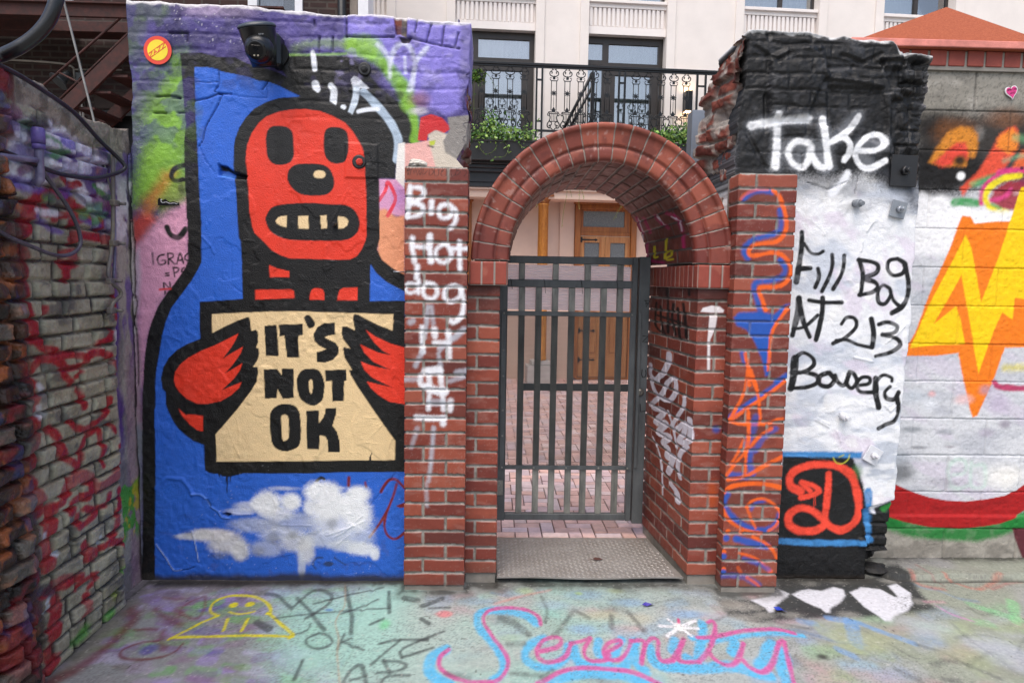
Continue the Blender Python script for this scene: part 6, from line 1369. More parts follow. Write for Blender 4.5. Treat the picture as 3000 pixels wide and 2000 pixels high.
# vault
th2 = np.linspace(0, math.pi, 420); ys = np.arange(3.31, 3.985, .005)
va = Sheet.grid(th2 * .45, ys, base='5f2d24'); ti2 = np.repeat(th2[None, :], len(ys), 0)
nc = 21; ph = ti2 / math.pi * nc; c_ = np.floor(ph - 1e-6).astype(int); d1 = np.abs(ph - np.round(ph)) * math.pi / nc * .45; off = (c_ % 2) * .1; d2 = np.abs(((va.V - 3.315 + off) / .2) - np.round((va.V - 3.315 + off) / .2)) * .2
d = np.minimum(d1, d2) - .005; bid = c_ * 31 + np.floor((va.V - 3.315 + off) / .2 + .0).astype(int); rr = _T[(bid * 7) & 255, (bid * 13) & 255]
va.tint('6a2f27', rr * .8); va.tint('8f4a3a', sstep(.6, .75, fbm(va.U * 9, va.V * 20, 211)) * .5); m = sstep(.0015, -.001, d); va.tint('77706a', m); va.tint('3a3330', m * sstep(.4, .6, fbm(va.U * 9, va.V * 9, 212)) * .7)
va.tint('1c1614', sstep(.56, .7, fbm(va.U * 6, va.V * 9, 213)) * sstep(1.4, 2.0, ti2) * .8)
va.H -= m * .006; va.H += (rr - .5) * .003; va.asp = .3; va.run(PAINT['vault'])
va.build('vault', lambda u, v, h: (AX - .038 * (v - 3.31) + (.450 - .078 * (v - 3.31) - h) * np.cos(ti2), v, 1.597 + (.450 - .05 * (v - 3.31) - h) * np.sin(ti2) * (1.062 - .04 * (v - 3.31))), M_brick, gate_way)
xs_ = [(AX + r * math.cos(a), 1.59 + r * math.sin(a)) for r, aa in ((.492, np.linspace(0, math.pi, 40)), (.612, np.linspace(math.pi, 0, 40))) for a in aa]
b = MB()
for k in range(39):
    b.prism([xs_[k], xs_[k + 1], xs_[78 - k], xs_[79 - k]], 3.33, 3.975)
bmesh.ops.remove_doubles(b.bm, verts=b.bm.verts, dist=1e-5); b.build('vault_core', solid('mortar', '8f8a82'), gate_way)
loc_parent(gate_way)
# ------------------------------------------------------------------ ruined wall right of the gateway
tt = np.linspace(0, 1, 560); ss = np.linspace(0, 1, 200); zt = tt * 2.72
def take_top(x): return np.interp(x, [1.15, 1.22, 1.45, 1.6, 1.75, 1.92, 1.95, 2.0, 2.1], [2.69, 2.705, 2.70, 2.693, 2.682, 2.676, 2.62, 2.625, 2.60]) + (fbm(x * 14, x * 0, 301) - .5) * .025
rt = np.interp(zt, [0, .09, .095, .15, .155, .34, .36, .40, .81, 1.18, 1.40, 1.9, 2.1, 2.4, 2.5, 2.72], [1.955, 1.955, 1.975, 1.98, 2.05, 2.055, 2.06, 2.075, 2.07, 2.082, 2.088, 2.086, 2.09, 2.10, 2.115, 2.10]) + (fbm(zt * 16, zt * 0, 302) - .5) * .022
lf = np.interp(zt, [0, 1.5, 1.7, 2.0, 2.3, 2.5, 2.72], [1.20, 1.20, 1.185, 1.165, 1.175, 1.20, 1.215]) + (fbm(zt * 13, zt * 0, 303) - .5) * .04
Ut = lf[:, None] + (rt - lf)[:, None] * ss[None, :]; Vt = take_top(Ut) * tt[:, None]
tk = Sheet(Ut, Vt, base='eceef1'); U, V = tk.U, tk.V
tk.tint('c3cbd8', sstep(.5, .68, fbm(U * 4, V * 11, 311)) * .8); tk.tint('dccfe0', sstep(.56, .7, fbm(U * 7 + V * 4, V * 7, 312)) * .6); tk.tint('9aa6b8', sstep(.58, .7, fbm(U * 3, V * 14, 313)) * sstep(1.5, .6, V) * .6)
tk.tint('f6f6f4', sstep(.6, .75, fbm(U * 9, V * 9, 314)) * .6)
tk.run(PAINT['take'])
hi = sstep(2.0, 2.25, V + (fbm(U * 4, V * 4, 315) - .5) * .2)
tk.H += hi * ((fbm(U * 3.5, V * 6, 316, 2) - .5) * .025 + (fbm(U * 16, V * 16, 317) - .5) * .010) + (fbm(U * 2, V * 2, 318) - .5) * .015 + (fbm(U * 36, V * 36, 319, 3) - .5) * .0045
rz = sstep(1.955, 1.985, U) * sstep(1.95, 2.05, V)
dh_, _ = brick_pattern(U, V, .073, .02, .012, lambda k: list(np.arange(1.1, 2.2, .21) + (.1 if k % 2 else 0)), wob=.008); tk.H -= hi * sstep(.4, .55, fbm(U * 4, V * 4, 326)) * sstep(.006, -.004, dh_ + (fbm(U * 20, V * 20, 327) - .5) * .02) * .006; tk.H += hi * (fbm(U * 50, V * 50, 328, 3) - .5) * .006
tk.H += rz * ((fbm(U * 10, V * 9, 320, 3) - .5) * .06 + (fbm(U * 30, V * 30, 321, 3) - .5) * .014)
dt_, _ = brick_pattern(U, V, .072, .03, .014, lambda k: [1.93 + .05 * (k % 2), 2.04]); tk.H -= rz * sstep(.008, -.003, dt_ + (fbm(U * 16, V * 16, 319) - .5) * .03) * .012
flake = sstep(.52, .535, fbm(U * 5, V * 5, 322)) + sstep(.58, .59, fbm(U * 11, V * 11, 323)); tk.H += flake * .0016 * sstep(2.1, 1.9, V)
tk.tint('f2f2f2', sstep(.014, 0, take_top(U) - V + (fbm(U * 30, V * 30, 324) - .5) * .03) * .7); tk.tint('2a2118', sstep(.03, .0, V) * .7)
tk.tint('55565a', hi * sstep(.6, .75, fbm(U * 16, V * 22, 325)) * .35)
TY = 3.34
take = tk.build('ruined_wall', lambda u, v, h: (u, TY - h, v), M_plaster, back=(0, .42, 0))
tag(take, 'tall broken wall end with black painted top, white middle and hand sprayed lettering Take', 'wall')
rubble('broken_end', TY + .01, TY + .44, 1.52, 2.69, lambda u, v, h: (1.205 - h - .06 * np.clip((u - TY) / .4, 0, 1) * (1 + .5 * np.sin(v * 9)), u, np.minimum(v, 2.69 - .22 * (u - TY))), 330, take, lambda s: [('15161a', sstep(1.85, 1.7, s.V) * sstep(.5, .6, fbm(s.U * 7, s.V * 5, 335)) * .95), ('17171a', sstep(TY + .05, TY, s.U) * .6)], amp=.045)
def plate(x, z, w, h, rot, m, m2, r=.017):
    b = MB(); b.box(-w / 2, w / 2, -.006, .006, -h / 2, h / 2, .002, Matrix.Rotation(rot, 3, 'Y')); o = b.build('anchor_plate', m, take, (x, TY - .012, z))
    b = MB(); b.lathe([(r, 0), (r, .016), (r * .8, .018)], (0, -.006, 0), (.15, -1, 0), 6); b.lathe([(r * .5, .01), (r * .5, .04)], (0, -.006, 0), (.15, -1, 0), 10); b.build('anchor_bolt', m2, o)
plate(1.985, 1.875, .075, .082, .22, solid('grey_painted_iron', '8f959c', .4, .2), M_steel); plate(2.0, 2.06, .13, .15, .02, M_bolt, M_bolt, .022); plate(1.937, .65, .075, .085, .5, M_wht, M_wht)
for x, z, m in ((1.777, 1.902, solid('grey_painted_iron', '8f959c')), (1.775, .848, M_wht)):
    b = MB(); b.lathe([(.020, -.01), (.020, .035), (.017, .04)], (x, TY, z), (.1, -1, -.1), 8); b.lathe([(.011, .03), (.011, .06)], (x, TY, z), (.1, -1, -.1), 10); b.build('anchor_bolt', m, take)

# ------------------------------------------------------------------ concrete block wall on the far right
M_block = painted('painted_block', rough=.7, bs=190, bstr=.55, var=.12, spec=.3, vs=50, bdist=.003)
us = np.arange(1.93, 3.75, .006); BH = .2032; bz = 2.62 - 13 * BH
vr = np.unique(np.round(np.concatenate([np.arange(0, 2.635, .006)] + [bz + k * BH + np.array([-.006, -.004, -.0015, .0015, .004, .006]) for k in range(0, 14)]), 5)); vr = vr[(vr >= 0) & (vr <= 2.62)]
bw = Sheet.grid(us, vr, base='d3d5d9'); U, V = bw.U, bw.V
bw.tint('969288', sstep(2.1, 2.3, V)); bw.tint('8d8a84', sstep(.30, .2, V)); bw.tint('b9bcc4', sstep(.5, .7, fbm(U * 3.2, V * 9, 401)) * .8 * sstep(1.45, 1.3, V)); bw.tint('cfc6d6', sstep(.55, .7, fbm(U * 5 + V * 6, V * 5, 402)) * .6 * sstep(1.9, 1.7, V))
bw.tint('aeb4bc', sstep(.55, .7, fbm(U * 4 - V * 5, V * 6, 403)) * sstep(1.9, 1.6, V) * sstep(1.0, 1.3, V) * .7)
bw.tint('bdb8ae', sstep(.45, .6, fbm(U * 5, V * 6, 404)) * sstep(2.28, 2.34, V) * .8); bw.tint('3c3936', sstep(.5, .7, fbm(U * 3.5, V * 5, 405)) * sstep(2.25, 2.32, V) * sstep(2.55, 2.2, U) * .85)
bw.tint('9c9890', sstep(.52, .7, fbm(U * 7, V * 9, 406)) * sstep(.24, .16, V) * .6)
def bj(k): return [1.6 + (.2 if k % 2 else 0) + i * .4064 + .09 for i in range(7)]
d, bid = brick_pattern(U, V, BH, bz, .009, bj, wob=.0006)
bw.tint('a39e94', sstep(.27, .235, V)); bw.tint('77736b', sstep(.27, .235, V) * sstep(.5, .7, fbm(U * 9, V * 12, 412)) * .6)
bw.run(PAINT['block'])
m = sstep(.002, -.002, d + (fbm(U * 40, V * 40, 411) - .5) * .003); bw.H -= m * .0045; bw.tint('2a2826', m * (.12 + .3 * sstep(2.0, 2.2, V)))
bw.tint('2a2826', sstep(.66, .85, vnoise(U * 150, V * 150, 407)) * (.10 + .3 * sstep(2.0, 2.3, V))); bw.H += (fbm(U * 45, V * 45, 408, 3) - .5) * .005 + (_T[(bid * 7) & 255, (bid * 3) & 255] - .5) * .004 - sstep(.8, .92, vnoise(U * 120, V * 120, 409)) * .003
bw.H += sstep(.255, .25, V) * .012
block = bw.build('block_wall', lambda u, v, h: (u, 3.58 - h, v), M_block, back=(0, .2, 0))
tag(block, 'concrete block wall with yellow lightning graffiti above a red arc', 'wall')
cap = MB()
for k in range(19):
    x0 = 1.945 + k * .098; cap.box(x0, x0 + .085, 3.555 + (k * 37 % 5) * .001, 3.79, 2.634, 2.712, .003)
M_cap = painted('cap', .7) if False else solid('cap_brick', '9a4a3c', .65, var=.25, vscale=14, bscale=200, hex2='7d382e')
cap.build('cap_course', M_cap, block)
b = MB(); b.box(1.94, 3.75, 3.563, 3.785, 2.615, 2.708); b.build('cap_mortar', solid('mortar', '8f8a82'), block)
# stucco cap
M_stu = solid('terracotta_stucco', 'ab5c3c', .95, var=.18, vscale=90, bstr=.8, bscale=260, hex2='8c4429')
roof = MB(); RA = (2.50, 3.86, 3.045)
pts = [(1.84, 3.525, 2.742), (2.86, 3.525, 2.742), (2.86, 4.25, 2.742), (1.84, 4.25, 2.742)]
vv = [roof.bm.verts.new(p) for p in pts]; top = roof.bm.verts.new(RA); lo = [roof.bm.verts.new((p[0], p[1], 2.714)) for p in pts]
for k in range(4): roof.bm.faces.new((vv[k], vv[(k + 1) % 4], top)); roof.bm.faces.new((lo[k], lo[(k + 1) % 4], vv[(k + 1) % 4], vv[k]))
roof.bm.faces.new(lo[::-1]); bmesh.ops.subdivide_edges(roof.bm, edges=roof.bm.edges[:], cuts=1)
ro = roof.build('stucco_cap', M_stu); tag(ro, 'terracotta stucco pyramid cap standing on the concrete block wall', 'roof cap')
b = MB(); b.box(1.80, 3.7, 3.512, 3.524, 2.713, 2.748, .003); b.build('cap_lit_edge_strip', solid('lit_edge_pink', 'd98a7e', .9, bstr=.5, bscale=200), ro)  # paler pink strip paints the lit front edge into the cap

# ------------------------------------------------------------------ gate
M_gate = solid('grey_painted_gate_steel', '656a6c', .45, .1, var=.3, vscale=14, bstr=.08, hex2='484c4e', stretch=(1, 1, .35)); M_gate2 = solid('worn_bar_steel', 'a2a29a', .45, .15, var=.35, vscale=16, hex2='565957', stretch=(1, 1, .25))
GY = 3.93
gate = thing('metal_gate', (.46, GY, .09), 'dark grey barred metal gate with perforated lower panel inside the brick arch', 'gate')
fr = MB(); fr.box(.046, .094, GY - .02, GY + .02, .092, 1.642, .003); fr.box(.808, .840, GY - .02, GY + .02, .092, 1.642, .003)
fr.box(.094, .808, GY - .019, GY + .019, 1.598, 1.640, .003); fr.box(.094, .808, GY - .019, GY + .019, 1.462, 1.506, .003); fr.box(.094, .808, GY - .019, GY + .019, .095, .133, .003)
fr.build('gate_frame', M_gate, gate)
b = MB(); b.box(.845, .908, GY - .035, GY + .03, .082, 1.645, .003); b.box(.845, .862, GY - .05, GY - .035, .42, 1.33, .002); b.build('lock_post', M_gate, gate)
bars = [.158, .255, .349, .446, .535, .6294, .724]; bw_ = .036
for x in bars:
    b = MB(); b.box(x, x + bw_, GY - .012, GY + .012, .133, 1.462, .002); b.build('bar', M_gate2, gate)
for x in (.156, .35, .535, .723):
    b = MB(); b.box(x, x + .035, GY - .012, GY + .012, 1.506, 1.598, .002); b.build('short_bar', M_gate2, gate)
b = MB(); b.box(.19, .84, GY - .01, GY + .016, .865, .905, .002); b.build('lock_rail', M_gate, gate)
pf = MB(); yb = GY - .026; pf.box(.060, .088, yb - .004, yb + .004, .402, 1.326, .001); pf.box(.800, .832, yb - .004, yb + .004, .402, 1.326, .001); pf.box(.088, .800, yb - .004, yb + .004, 1.300, 1.326, .001); pf.box(.088, .800, yb - .004, yb + .004, .402, .426, .001)
pf.build('panel_frame', M_gate, gate)
# perforated sheet: hexagon cells with hexagon holes
P_ = .0083; co = []; fc = []
nx = int((.800 - .086) / P_); nz = int((1.302 - .424) / (P_ * .866)); R0 = P_ / math.sqrt(3); R1 = R0 * .665
cx, cz = [], []
for j in range(nz + 1):
    for i in range(nx + 1):
        cx.append(.0862 + i * P_ + (P_ / 2 if j % 2 else 0)); cz.append(.4245 + j * P_ * .866)
cx = np.array(cx); cz = np.array(cz); k = (cx < .80); cx, cz = cx[k], cz[k]; n = len(cx)
an = np.pi / 6 + np.arange(6) * np.pi / 3
ox = cx[:, None] + R0 * np.cos(an); oz = cz[:, None] + R0 * np.sin(an); ix = cx[:, None] + R1 * np.cos(an); iz = cz[:, None] + R1 * np.sin(an)
co = np.concatenate([np.stack([ox, np.full_like(ox, yb), oz], -1), np.stack([ix, np.full_like(ix, yb), iz], -1)], 1).reshape(-1, 3)
base_ = (np.arange(n) * 12)[:, None, None]; q = np.array([[a, (a + 1) % 6, 6 + (a + 1) % 6, 6 + a] for a in range(6)])[None]
mesh_np('perforated_sheet', co, (base_ + q).reshape(-1, 4), None, solid('dark_perforated_steel', '343737', .5, .1, var=.2, bstr=.02), gate, False)
# ribbed plastic sheet tied behind the bars
M_rib = solid('ribbed_plastic', 'f4eaea', .2, var=.05, vscale=5, bstr=.02, hex2='e8dcdc')
_n = M_rib.node_tree; _b = _n.nodes['Principled BSDF']; _t = _n.nodes.new('ShaderNodeBsdfTranslucent'); _t.inputs[0].default_value = (.95, .86, .86, 1); _m = _n.nodes.new('ShaderNodeMixShader'); _m.inputs[0].default_value = .6; _n.links.new(_b.outputs[0], _m.inputs[1]); _n.links.new(_t.outputs[0], _m.inputs[2]); _n.links.new(_m.outputs[0], _n.nodes['Material Output'].inputs[0])
zs = np.linspace(1.335, 1.594, 170); rib = .0022 * np.abs(np.sin(zs * math.pi / .0145)) ** .5
Xr, Zr = np.meshgrid(np.linspace(.075, .805, 60), zs); Yr = GY + .022 - np.repeat(rib[:, None], 60, 1) * 2 + .006 * fbm(Xr * 4, Zr * 6, 77); Zr = Zr - .008 * Xr
i = np.arange(Xr.size).reshape(Xr.shape)
mesh_np('plastic_sheet', np.stack([Xr, Yr, Zr], -1).reshape(-1, 3), np.stack([i[:-1, :-1], i[:-1, 1:], i[1:, 1:], i[1:, :-1]], -1).reshape(-1, 4), None, M_rib, gate)
for x, dz in ((.115, .02), (.305, .0), (.517, .0), (.722, -.01)):
    b = MB(); b.tube([(x - .006, GY - .022, 1.51), (x, GY - .026, 1.485), (x + .002, GY - .03, 1.45 + dz), (x + .004, GY - .032, 1.43 + dz)], .0014, 5); b.build('zip_tie', M_bolt, gate)
b = MB(); b.lathe([(.021, 0), (.021, .008), (.018, .012), (.012, .012), (.012, .016)], (.870, GY - .036, .866), (0, -1, 0), 24); lk = b.build('lock_cylinder', solid('worn_brass_steel', '77756f', .35, .7), gate)
b = MB(); b.box(.8685, .8715, GY - .0535, GY - .051, .858, .874); b.build('keyhole', M_bolt, lk)
for z in (.300,):
    b = MB(); b.box(.046, .082, GY - .026, GY - .02, .245, .335, .002)
    for zz_ in (.262, .29, .318): b.lathe([(.005, 0), (.004, .003)], (.064, GY - .026, zz_), (0, -1, 0), 8)
    b.build('hinge', M_gate2, gate)
def rivet(x, z):
    b = MB(); b.lathe([(.006, 0), (.004, .003)], (x, yb - .004, z), (0, -1, 0), 8); b.build('rivet', M_gate2, gate)
for z in (.413, .6, .75, .95, 1.1, 1.313): rivet(.074, z)
for x, z in ((.81, .413), (.81, 1.313), (.26, .413), (.45, .413), (.64, .413)): rivet(x, z)
def letter(strokes, x, z, h, w, y, r, m, name, parent):
    b = MB()
    for st in strokes: b.tube([(x + (p[0] - .5) * w, y, z + (p[1] - .5) * h) for p in st], r, 5)
    for v in b.bm.verts: v.co.y = y + (v.co.y - y) * .12
    return b.build(name, m, parent)
M_mark = solid('black_marker', '0b0b0c', .5)
ly = GY - .0362
letter([[(0, 1), (1, .95), (.35, 0), (.3, 1)], [(.25, .55), (.7, .6)]], .893, 1.378, .038, .034, ly, .0028, M_mark, 'marker_letter', gate)
letter([[(0, 1), (1, 1), (0, .05), (.95, 0)]], .890, 1.175, .036, .032, ly, .0028, M_mark, 'marker_letter', gate)
letter([[(.1, 1), (0, .4), (.3, .05), (.8, .1), (1, .5), (.9, .95)]], .888, .975, .05, .026, ly, .0028, M_mark, 'marker_letter', gate)
letter([[(0, 1), (.1, 0), (1, .05)]], .888, .775, .045, .03, ly, .0028, M_mark, 'marker_letter', gate)
loc_parent(gate)

# ------------------------------------------------------------------ tread plate ramp
pl = MB(); prng = random.Random(9)
nxp, nyp = 40, 16
PX0, PX1 = .046, .978
def px1(j): return .980 - .052 * j / nyp
def pz(x, y): return .032 - .022 * (y - 3.27) / .58 + .004 * math.sin(x * 9) * max(0, 1 - (y - 3.27) / .1)
gr = [[pl.bm.verts.new((PX0 + (px1(j) - PX0) * i / nxp, 3.272 + .585 * j / nyp, pz(PX0 + (PX1 - PX0) * i / nxp, 3.272 + .585 * j / nyp))) for i in range(nxp + 1)] for j in range(nyp + 1)]
for j in range(nyp):
    for i in range(nxp): pl.bm.faces.new((gr[j][i], gr[j][i + 1], gr[j + 1][i + 1], gr[j + 1][i]))
M_tread = solid('worn_tread_plate', 'a4a19e', .45, .25, var=.2, vscale=5, bstr=.12, bscale=90, hex2='87827c', spec=.4)
ed = [v for v in gr[0]]; lo = [pl.bm.verts.new(v.co - Vector((0, 0, .007))) for v in ed]
for i in range(nxp): pl.bm.faces.new((ed[i + 1], ed[i], lo[i], lo[i + 1]))
tr = pl.build('tread_plate', M_tread); tag(tr, 'worn steel tread plate lying as a ramp in the gateway passage', 'metal plate')
tb = MB(); pt = .025
for j in range(int(.565 / pt)):
    for i in range(int(.92 / pt)):
        x = PX0 + .012 + i * pt; y = 3.285 + j * pt; a = .75 if (i + j) % 2 else -.75
        if x > .980 - .052 * (y - 3.272) / .585 - .014: continue
        z = pz(x, y); c, s2 = math.cos(a), math.sin(a); L_, W_, H_ = .0125, .0034, .003
        p = [(x - c * L_, y - s2 * L_, z), (x + s2 * W_, y - c * W_, z), (x + c * L_, y + s2 * L_, z), (x - s2 * W_, y + c * W_, z)]
        v = [tb.bm.verts.new(q) for q in p]; t0 = tb.bm.verts.new((x - c * L_ * .4, y - s2 * L_ * .4, z + H_)); t1 = tb.bm.verts.new((x + c * L_ * .4, y + s2 * L_ * .4, z + H_))
        tb.bm.faces.new((v[0], v[1], t0)); tb.bm.faces.new((v[1], v[2], t1)); tb.bm.faces.new((v[1], t1, t0)); tb.bm.faces.new((v[2], v[3], t1)); tb.bm.faces.new((v[3], v[0], t0)); tb.bm.faces.new((v[3], t0, t1))
tb.build('tread_pattern', solid('tread_lugs', 'b6b3b0', .42, .25, var=.15, vscale=6, hex2='8f8a86'), tr)

b = MB(); vv = [b.bm.verts.new((.585 + p[0] * .03, 3.50 + p[1] * .03, .028 + p[2] * .012)) for p in ((-1, 0, .3), (-.4, .5, .6), (.3, .45, .5), (1, .1, .2), (.3, -.3, .2), (-.4, -.35, .25))]; b.bm.faces.new((vv[0], vv[1], vv[5])); b.bm.faces.new((vv[1], vv[2], vv[4], vv[5])); b.bm.faces.new((vv[2], vv[3], vv[4])); b.tube([(.555, 3.50, .031), (.53, 3.495, .028)], .0012, 4)
tag(b.build('dry_leaf', solid('dry_leaf_brown', '5a3a34', .8, var=.3)), 'small dry brown leaf lying in the middle of the steel tread plate', 'leaf')
# ------------------------------------------------------------------ small things on the walls
camt = thing('security_camera', (-1.04, MY, 2.56), 'black dome security camera mounted on the purple painted brick top of the mural wall', 'camera')
M_cam = solid('black_camera_plastic', '121315', .3, var=.1, bstr=.01); M_cam2 = solid('grey_camera_lid', '3a4148', .35, var=.1, bstr=.01)
ax = Vector((-.12, -.25, 1)).normalized(); cc = Vector((-1.045, MY - .12, 2.535))
b = MB(); b.lathe([(.052, -.10), (.062, -.05), (.075, .02), (.079, .055), (.08, .06)], cc, ax, 32); b.build('housing', M_cam, camt)
b = MB(); b.lathe([(.083, .060), (.083, .066), (.078, .074), (.05, .082), (.0, .084)], cc, ax, 32); b.build('lid', M_cam2, camt)
bc = cc + Vector((.012, -.045, -.042)); la = Vector((.02, -1, -.35)).normalized()
b = MB(); prof_ = [(.062 * math.sin(a), -.062 * math.cos(a)) for a in np.linspace(.05, 2.6, 14)]; b.lathe(prof_, bc, la, 28); ball = b.build('lens_ball', M_cam, camt)
b = MB(); b.lathe([(.043, .040), (.045, .046), (.041, .050), (.0, .051)], bc, la, 28); b.build('lens_ring', solid('camera_glass', '0b0c0f', .08, var=.05, bstr=0), ball)
q = Vector((0, 0, 1)).rotation_difference(la).to_matrix()
b = MB(); b.box(-.018, .018, -.013, .013, -.002, .002, .001, q); o = b.build('lens_window', solid('lens_grey', '3b3f45', .15, var=.1, bstr=0), ball, bc + la * .052 + Vector((0, 0, .004)))
b = MB(); b.lathe([(.010, 0), (.010, .002)], (0, 0, 0), la, 16); b.build('lens', solid('lens_dark', '15171b', .1, bstr=0), ball, bc + la * .0535 + Vector((0, 0, .004)))
b = MB()
for dx in (-.008, .008): b.lathe([(.004, 0), (.004, .003)], bc + la * .047 + Vector((dx, 0, -.025)), la, 10)
b.build('indicator_led', solid('led_ivory', 'b5ad9a', .4), ball)
b = MB(); b.box(-1.02, -.972, MY - .075, MY + .02, 2.45, 2.60, .015); b.lathe([(.06, 0), (.06, .02)], (-1.01, MY - .005, 2.52), (0, -1, 0), 28); b.build('bracket', M_cam, camt)
letter([[(0, 1), (0, 0), (.3, 0), (.3, 1)], [(.5, 0), (.5, 1)], [(.7, 1), (.85, 0), (1, 1)]], -1.012, 2.545, .006, .02, MY - .203, .0009, solid('grey_print', '8a8f94', .5), 'maker_mark', camt)
loc_parent(camt)
def disc(name, x, z, r, y, m, parent, dy=.0015, a0=0):
    b = MB(); b.lathe([(r, 0), (r, dy), (0, dy)], (x, y, z), (0, -1, 0), 48)
    for f in b.bm.faces: f.smooth = False
    return b.build(name, m, parent)
SX, SZ = -1.545, 2.524
st = thing('round_sticker', (SX, MY, SZ), 'round red and yellow sticker reading ZAZZ on the purple corner of the mural wall', 'sticker')
disc('sticker_rim', SX, SZ, .063, MY - .012, solid('sticker_red', 'e2452c', .3, var=.05), st, .002); disc('sticker_face', SX, SZ, .046, MY - .0142, solid('sticker_yellow', 'f0d62a', .3, var=.04), st, .001)
def slant(p): # letters climbing to the right
    x, z = p; a = .62; return (x * math.cos(a) - z * math.sin(a) * .4, x * math.sin(a) + z * math.cos(a))
b = MB(); M_red = solid('sticker_red', 'e2452c')
for i_, L_ in enumerate(('Z', 'A', 'Z', 'Z')):
    s2 = {'Z': [[(0, 1), (1, 1), (0, 0), (1, 0)]], 'A': [[(0, 0), (.5, 1), (1, 0)], [(.2, .4), (.8, .4)]]}[L_]
    for stp in s2:
        b.tube([(SX + slant((-.046 + i_ * .0235 + p[0] * .019, -.010 + p[1] * .021))[0], MY - .0156, SZ + slant((-.046 + i_ * .0235 + p[0] * .019, -.010 + p[1] * .021))[1]) for p in stp], .0022, 5)
for dz in (.0125, -.0125): b.tube([(SX + slant((-.044, dz + .001))[0], MY - .0156, SZ + slant((-.044, dz + .001))[1]), (SX + slant((.044, dz + .001))[0], MY - .0156, SZ + slant((.044, dz + .001))[1])], .0012, 5)
for v in b.bm.verts: v.co.y = MY - .0156 + (v.co.y - MY + .0156) * .2
b.build('sticker_lettering', M_red, st); loc_parent(st)
b = MB(); b.prism([(-1.565, 1.822), (-1.466, 1.824), (-1.466, 1.838), (-1.475, 1.836), (-1.49, 1.842), (-1.51, 1.838), (-1.53, 1.852), (-1.545, 1.846), (-1.558, 1.858), (-1.565, 1.848)], MY - .013, MY - .011); o = b.build('torn_label', solid('black_label', '111113', .4)); tag(o, 'torn black paper label with white script stuck on the pink and green paint', 'sticker')
b = MB(); b.tube([(-1.552, MY - .0135, 1.846), (-1.545, MY - .0135, 1.852), (-1.55, MY - .0135, 1.84), (-1.54, MY - .0135, 1.835), (-1.525, MY - .0135, 1.838), (-1.51, MY - .0135, 1.832), (-1.49, MY - .0135, 1.834), (-1.475, MY - .0135, 1.83)], .0012, 5, 3); b.build('label_script', M_wht, o)
# heart sticker
HX, HZ = 2.687, 2.515
ht = thing('heart_sticker', (HX, 3.574, HZ), 'small pink heart sticker with lettering on the top course of the block wall', 'sticker')
def heart(s, x, z, a=-.25):
    o = []
    for t_ in np.linspace(0, 2 * math.pi, 44, endpoint=False):
        hx = 16 * math.sin(t_) ** 3 / 17; hz = (13 * math.cos(t_) - 5 * math.cos(2 * t_) - 2 * math.cos(3 * t_) - math.cos(4 * t_)) / 17
        o.append((x + s * (hx * .85 * math.cos(a) + hz * math.sin(a)), z + s * (-hx * .85 * math.sin(a) + hz * math.cos(a))))
    return o
b = MB(); b.prism(heart(.041, HX, HZ), 3.5675, 3.5735); b.build('sticker_border', solid('white_vinyl', 'f3f0f3', .3, var=.03), ht)
b = MB(); b.prism(heart(.035, HX, HZ), 3.566, 3.569); b.build('sticker_face', solid('pink_vinyl', 'e0408a', .3, var=.08), ht)
FONT = {'S': [[(1, .9), (.2, 1), (0, .7), (1, .35), (.8, 0), (0, .1)]], 'U': [[(0, 1), (.1, 0), (.9, 0), (1, 1)]], 'P': [[(0, 0), (0, 1), (1, .9), (.9, .5), (0, .45)]], 'O': [[(.5, 1), (0, .5), (.5, 0), (1, .5), (.5, 1)]], 'R': [[(0, 0), (0, 1), (1, .9), (.9, .5), (0, .45), (1, 0)]], 'T': [[(0, 1), (1, 1)], [(.5, 1), (.5, 0)]], 'L': [[(0, 1), (0, 0), (1, 0)]], 'I': [[(.5, 1), (.5, 0)]], 'V': [[(0, 1), (.5, 0), (1, 1)]], 'N': [[(0, 0), (0, 1), (1, 0), (1, 1)]], 'G': [[(1, .9), (.3, 1), (0, .5), (.3, 0), (1, .1), (1, .5), (.6, .5)]], 'A': [[(0, 0), (.5, 1), (1, 0)], [(.2, .4), (.8, .4)]], ' ': []}
b = MB()
for txt, x0, z0 in (('SUPPORT LIVING', -.026, .002), ('ARTISTS', -.008, -.013)):
    for i_, ch in enumerate(txt):
        for stp in FONT[ch]: b.tube([(HX + x0 + i_ * .0037 + p[0] * .0027, 3.5655, HZ + z0 + i_ * .0007 + p[1] * .009) for p in stp], .0005, 4)
b.build('sticker_lettering', M_mark, ht); loc_parent(ht)
# broken lump of mortar on top of the left pier
b = MB(); r_ = bmesh.ops.create_icosphere(b.bm, subdivisions=3, radius=.04)['verts']
for v in r_:
    n_ = float(fbm(np.array([v.co.x * 40 + 3]), np.array([v.co.z * 40 + v.co.y * 31]), 90)[0]); v.co *= .6 + n_ * .8; v.co.z *= .55; v.co.x *= 1.2; v.co += Vector((-.345, 3.235, 2.028))
o = b.build('mortar_lump', solid('pale_mortar', 'cfc9be', .95, bstr=.8, bscale=90)); tag(o, 'pale lump of broken mortar on top of the left brick pier', 'rubble')
# steel post behind the arch
po = MB(); po.box(1.302, 1.424, 4.55, 4.67, 0, 2.63, .004); o = po.build('steel_post', solid('galvanised_post', '8d939c', .4, .45, var=.1, vscale=4, hex2='7a8088', stretch=(1, 1, .3))); tag(o, 'square galvanised steel post standing behind the arch, right side', 'post')
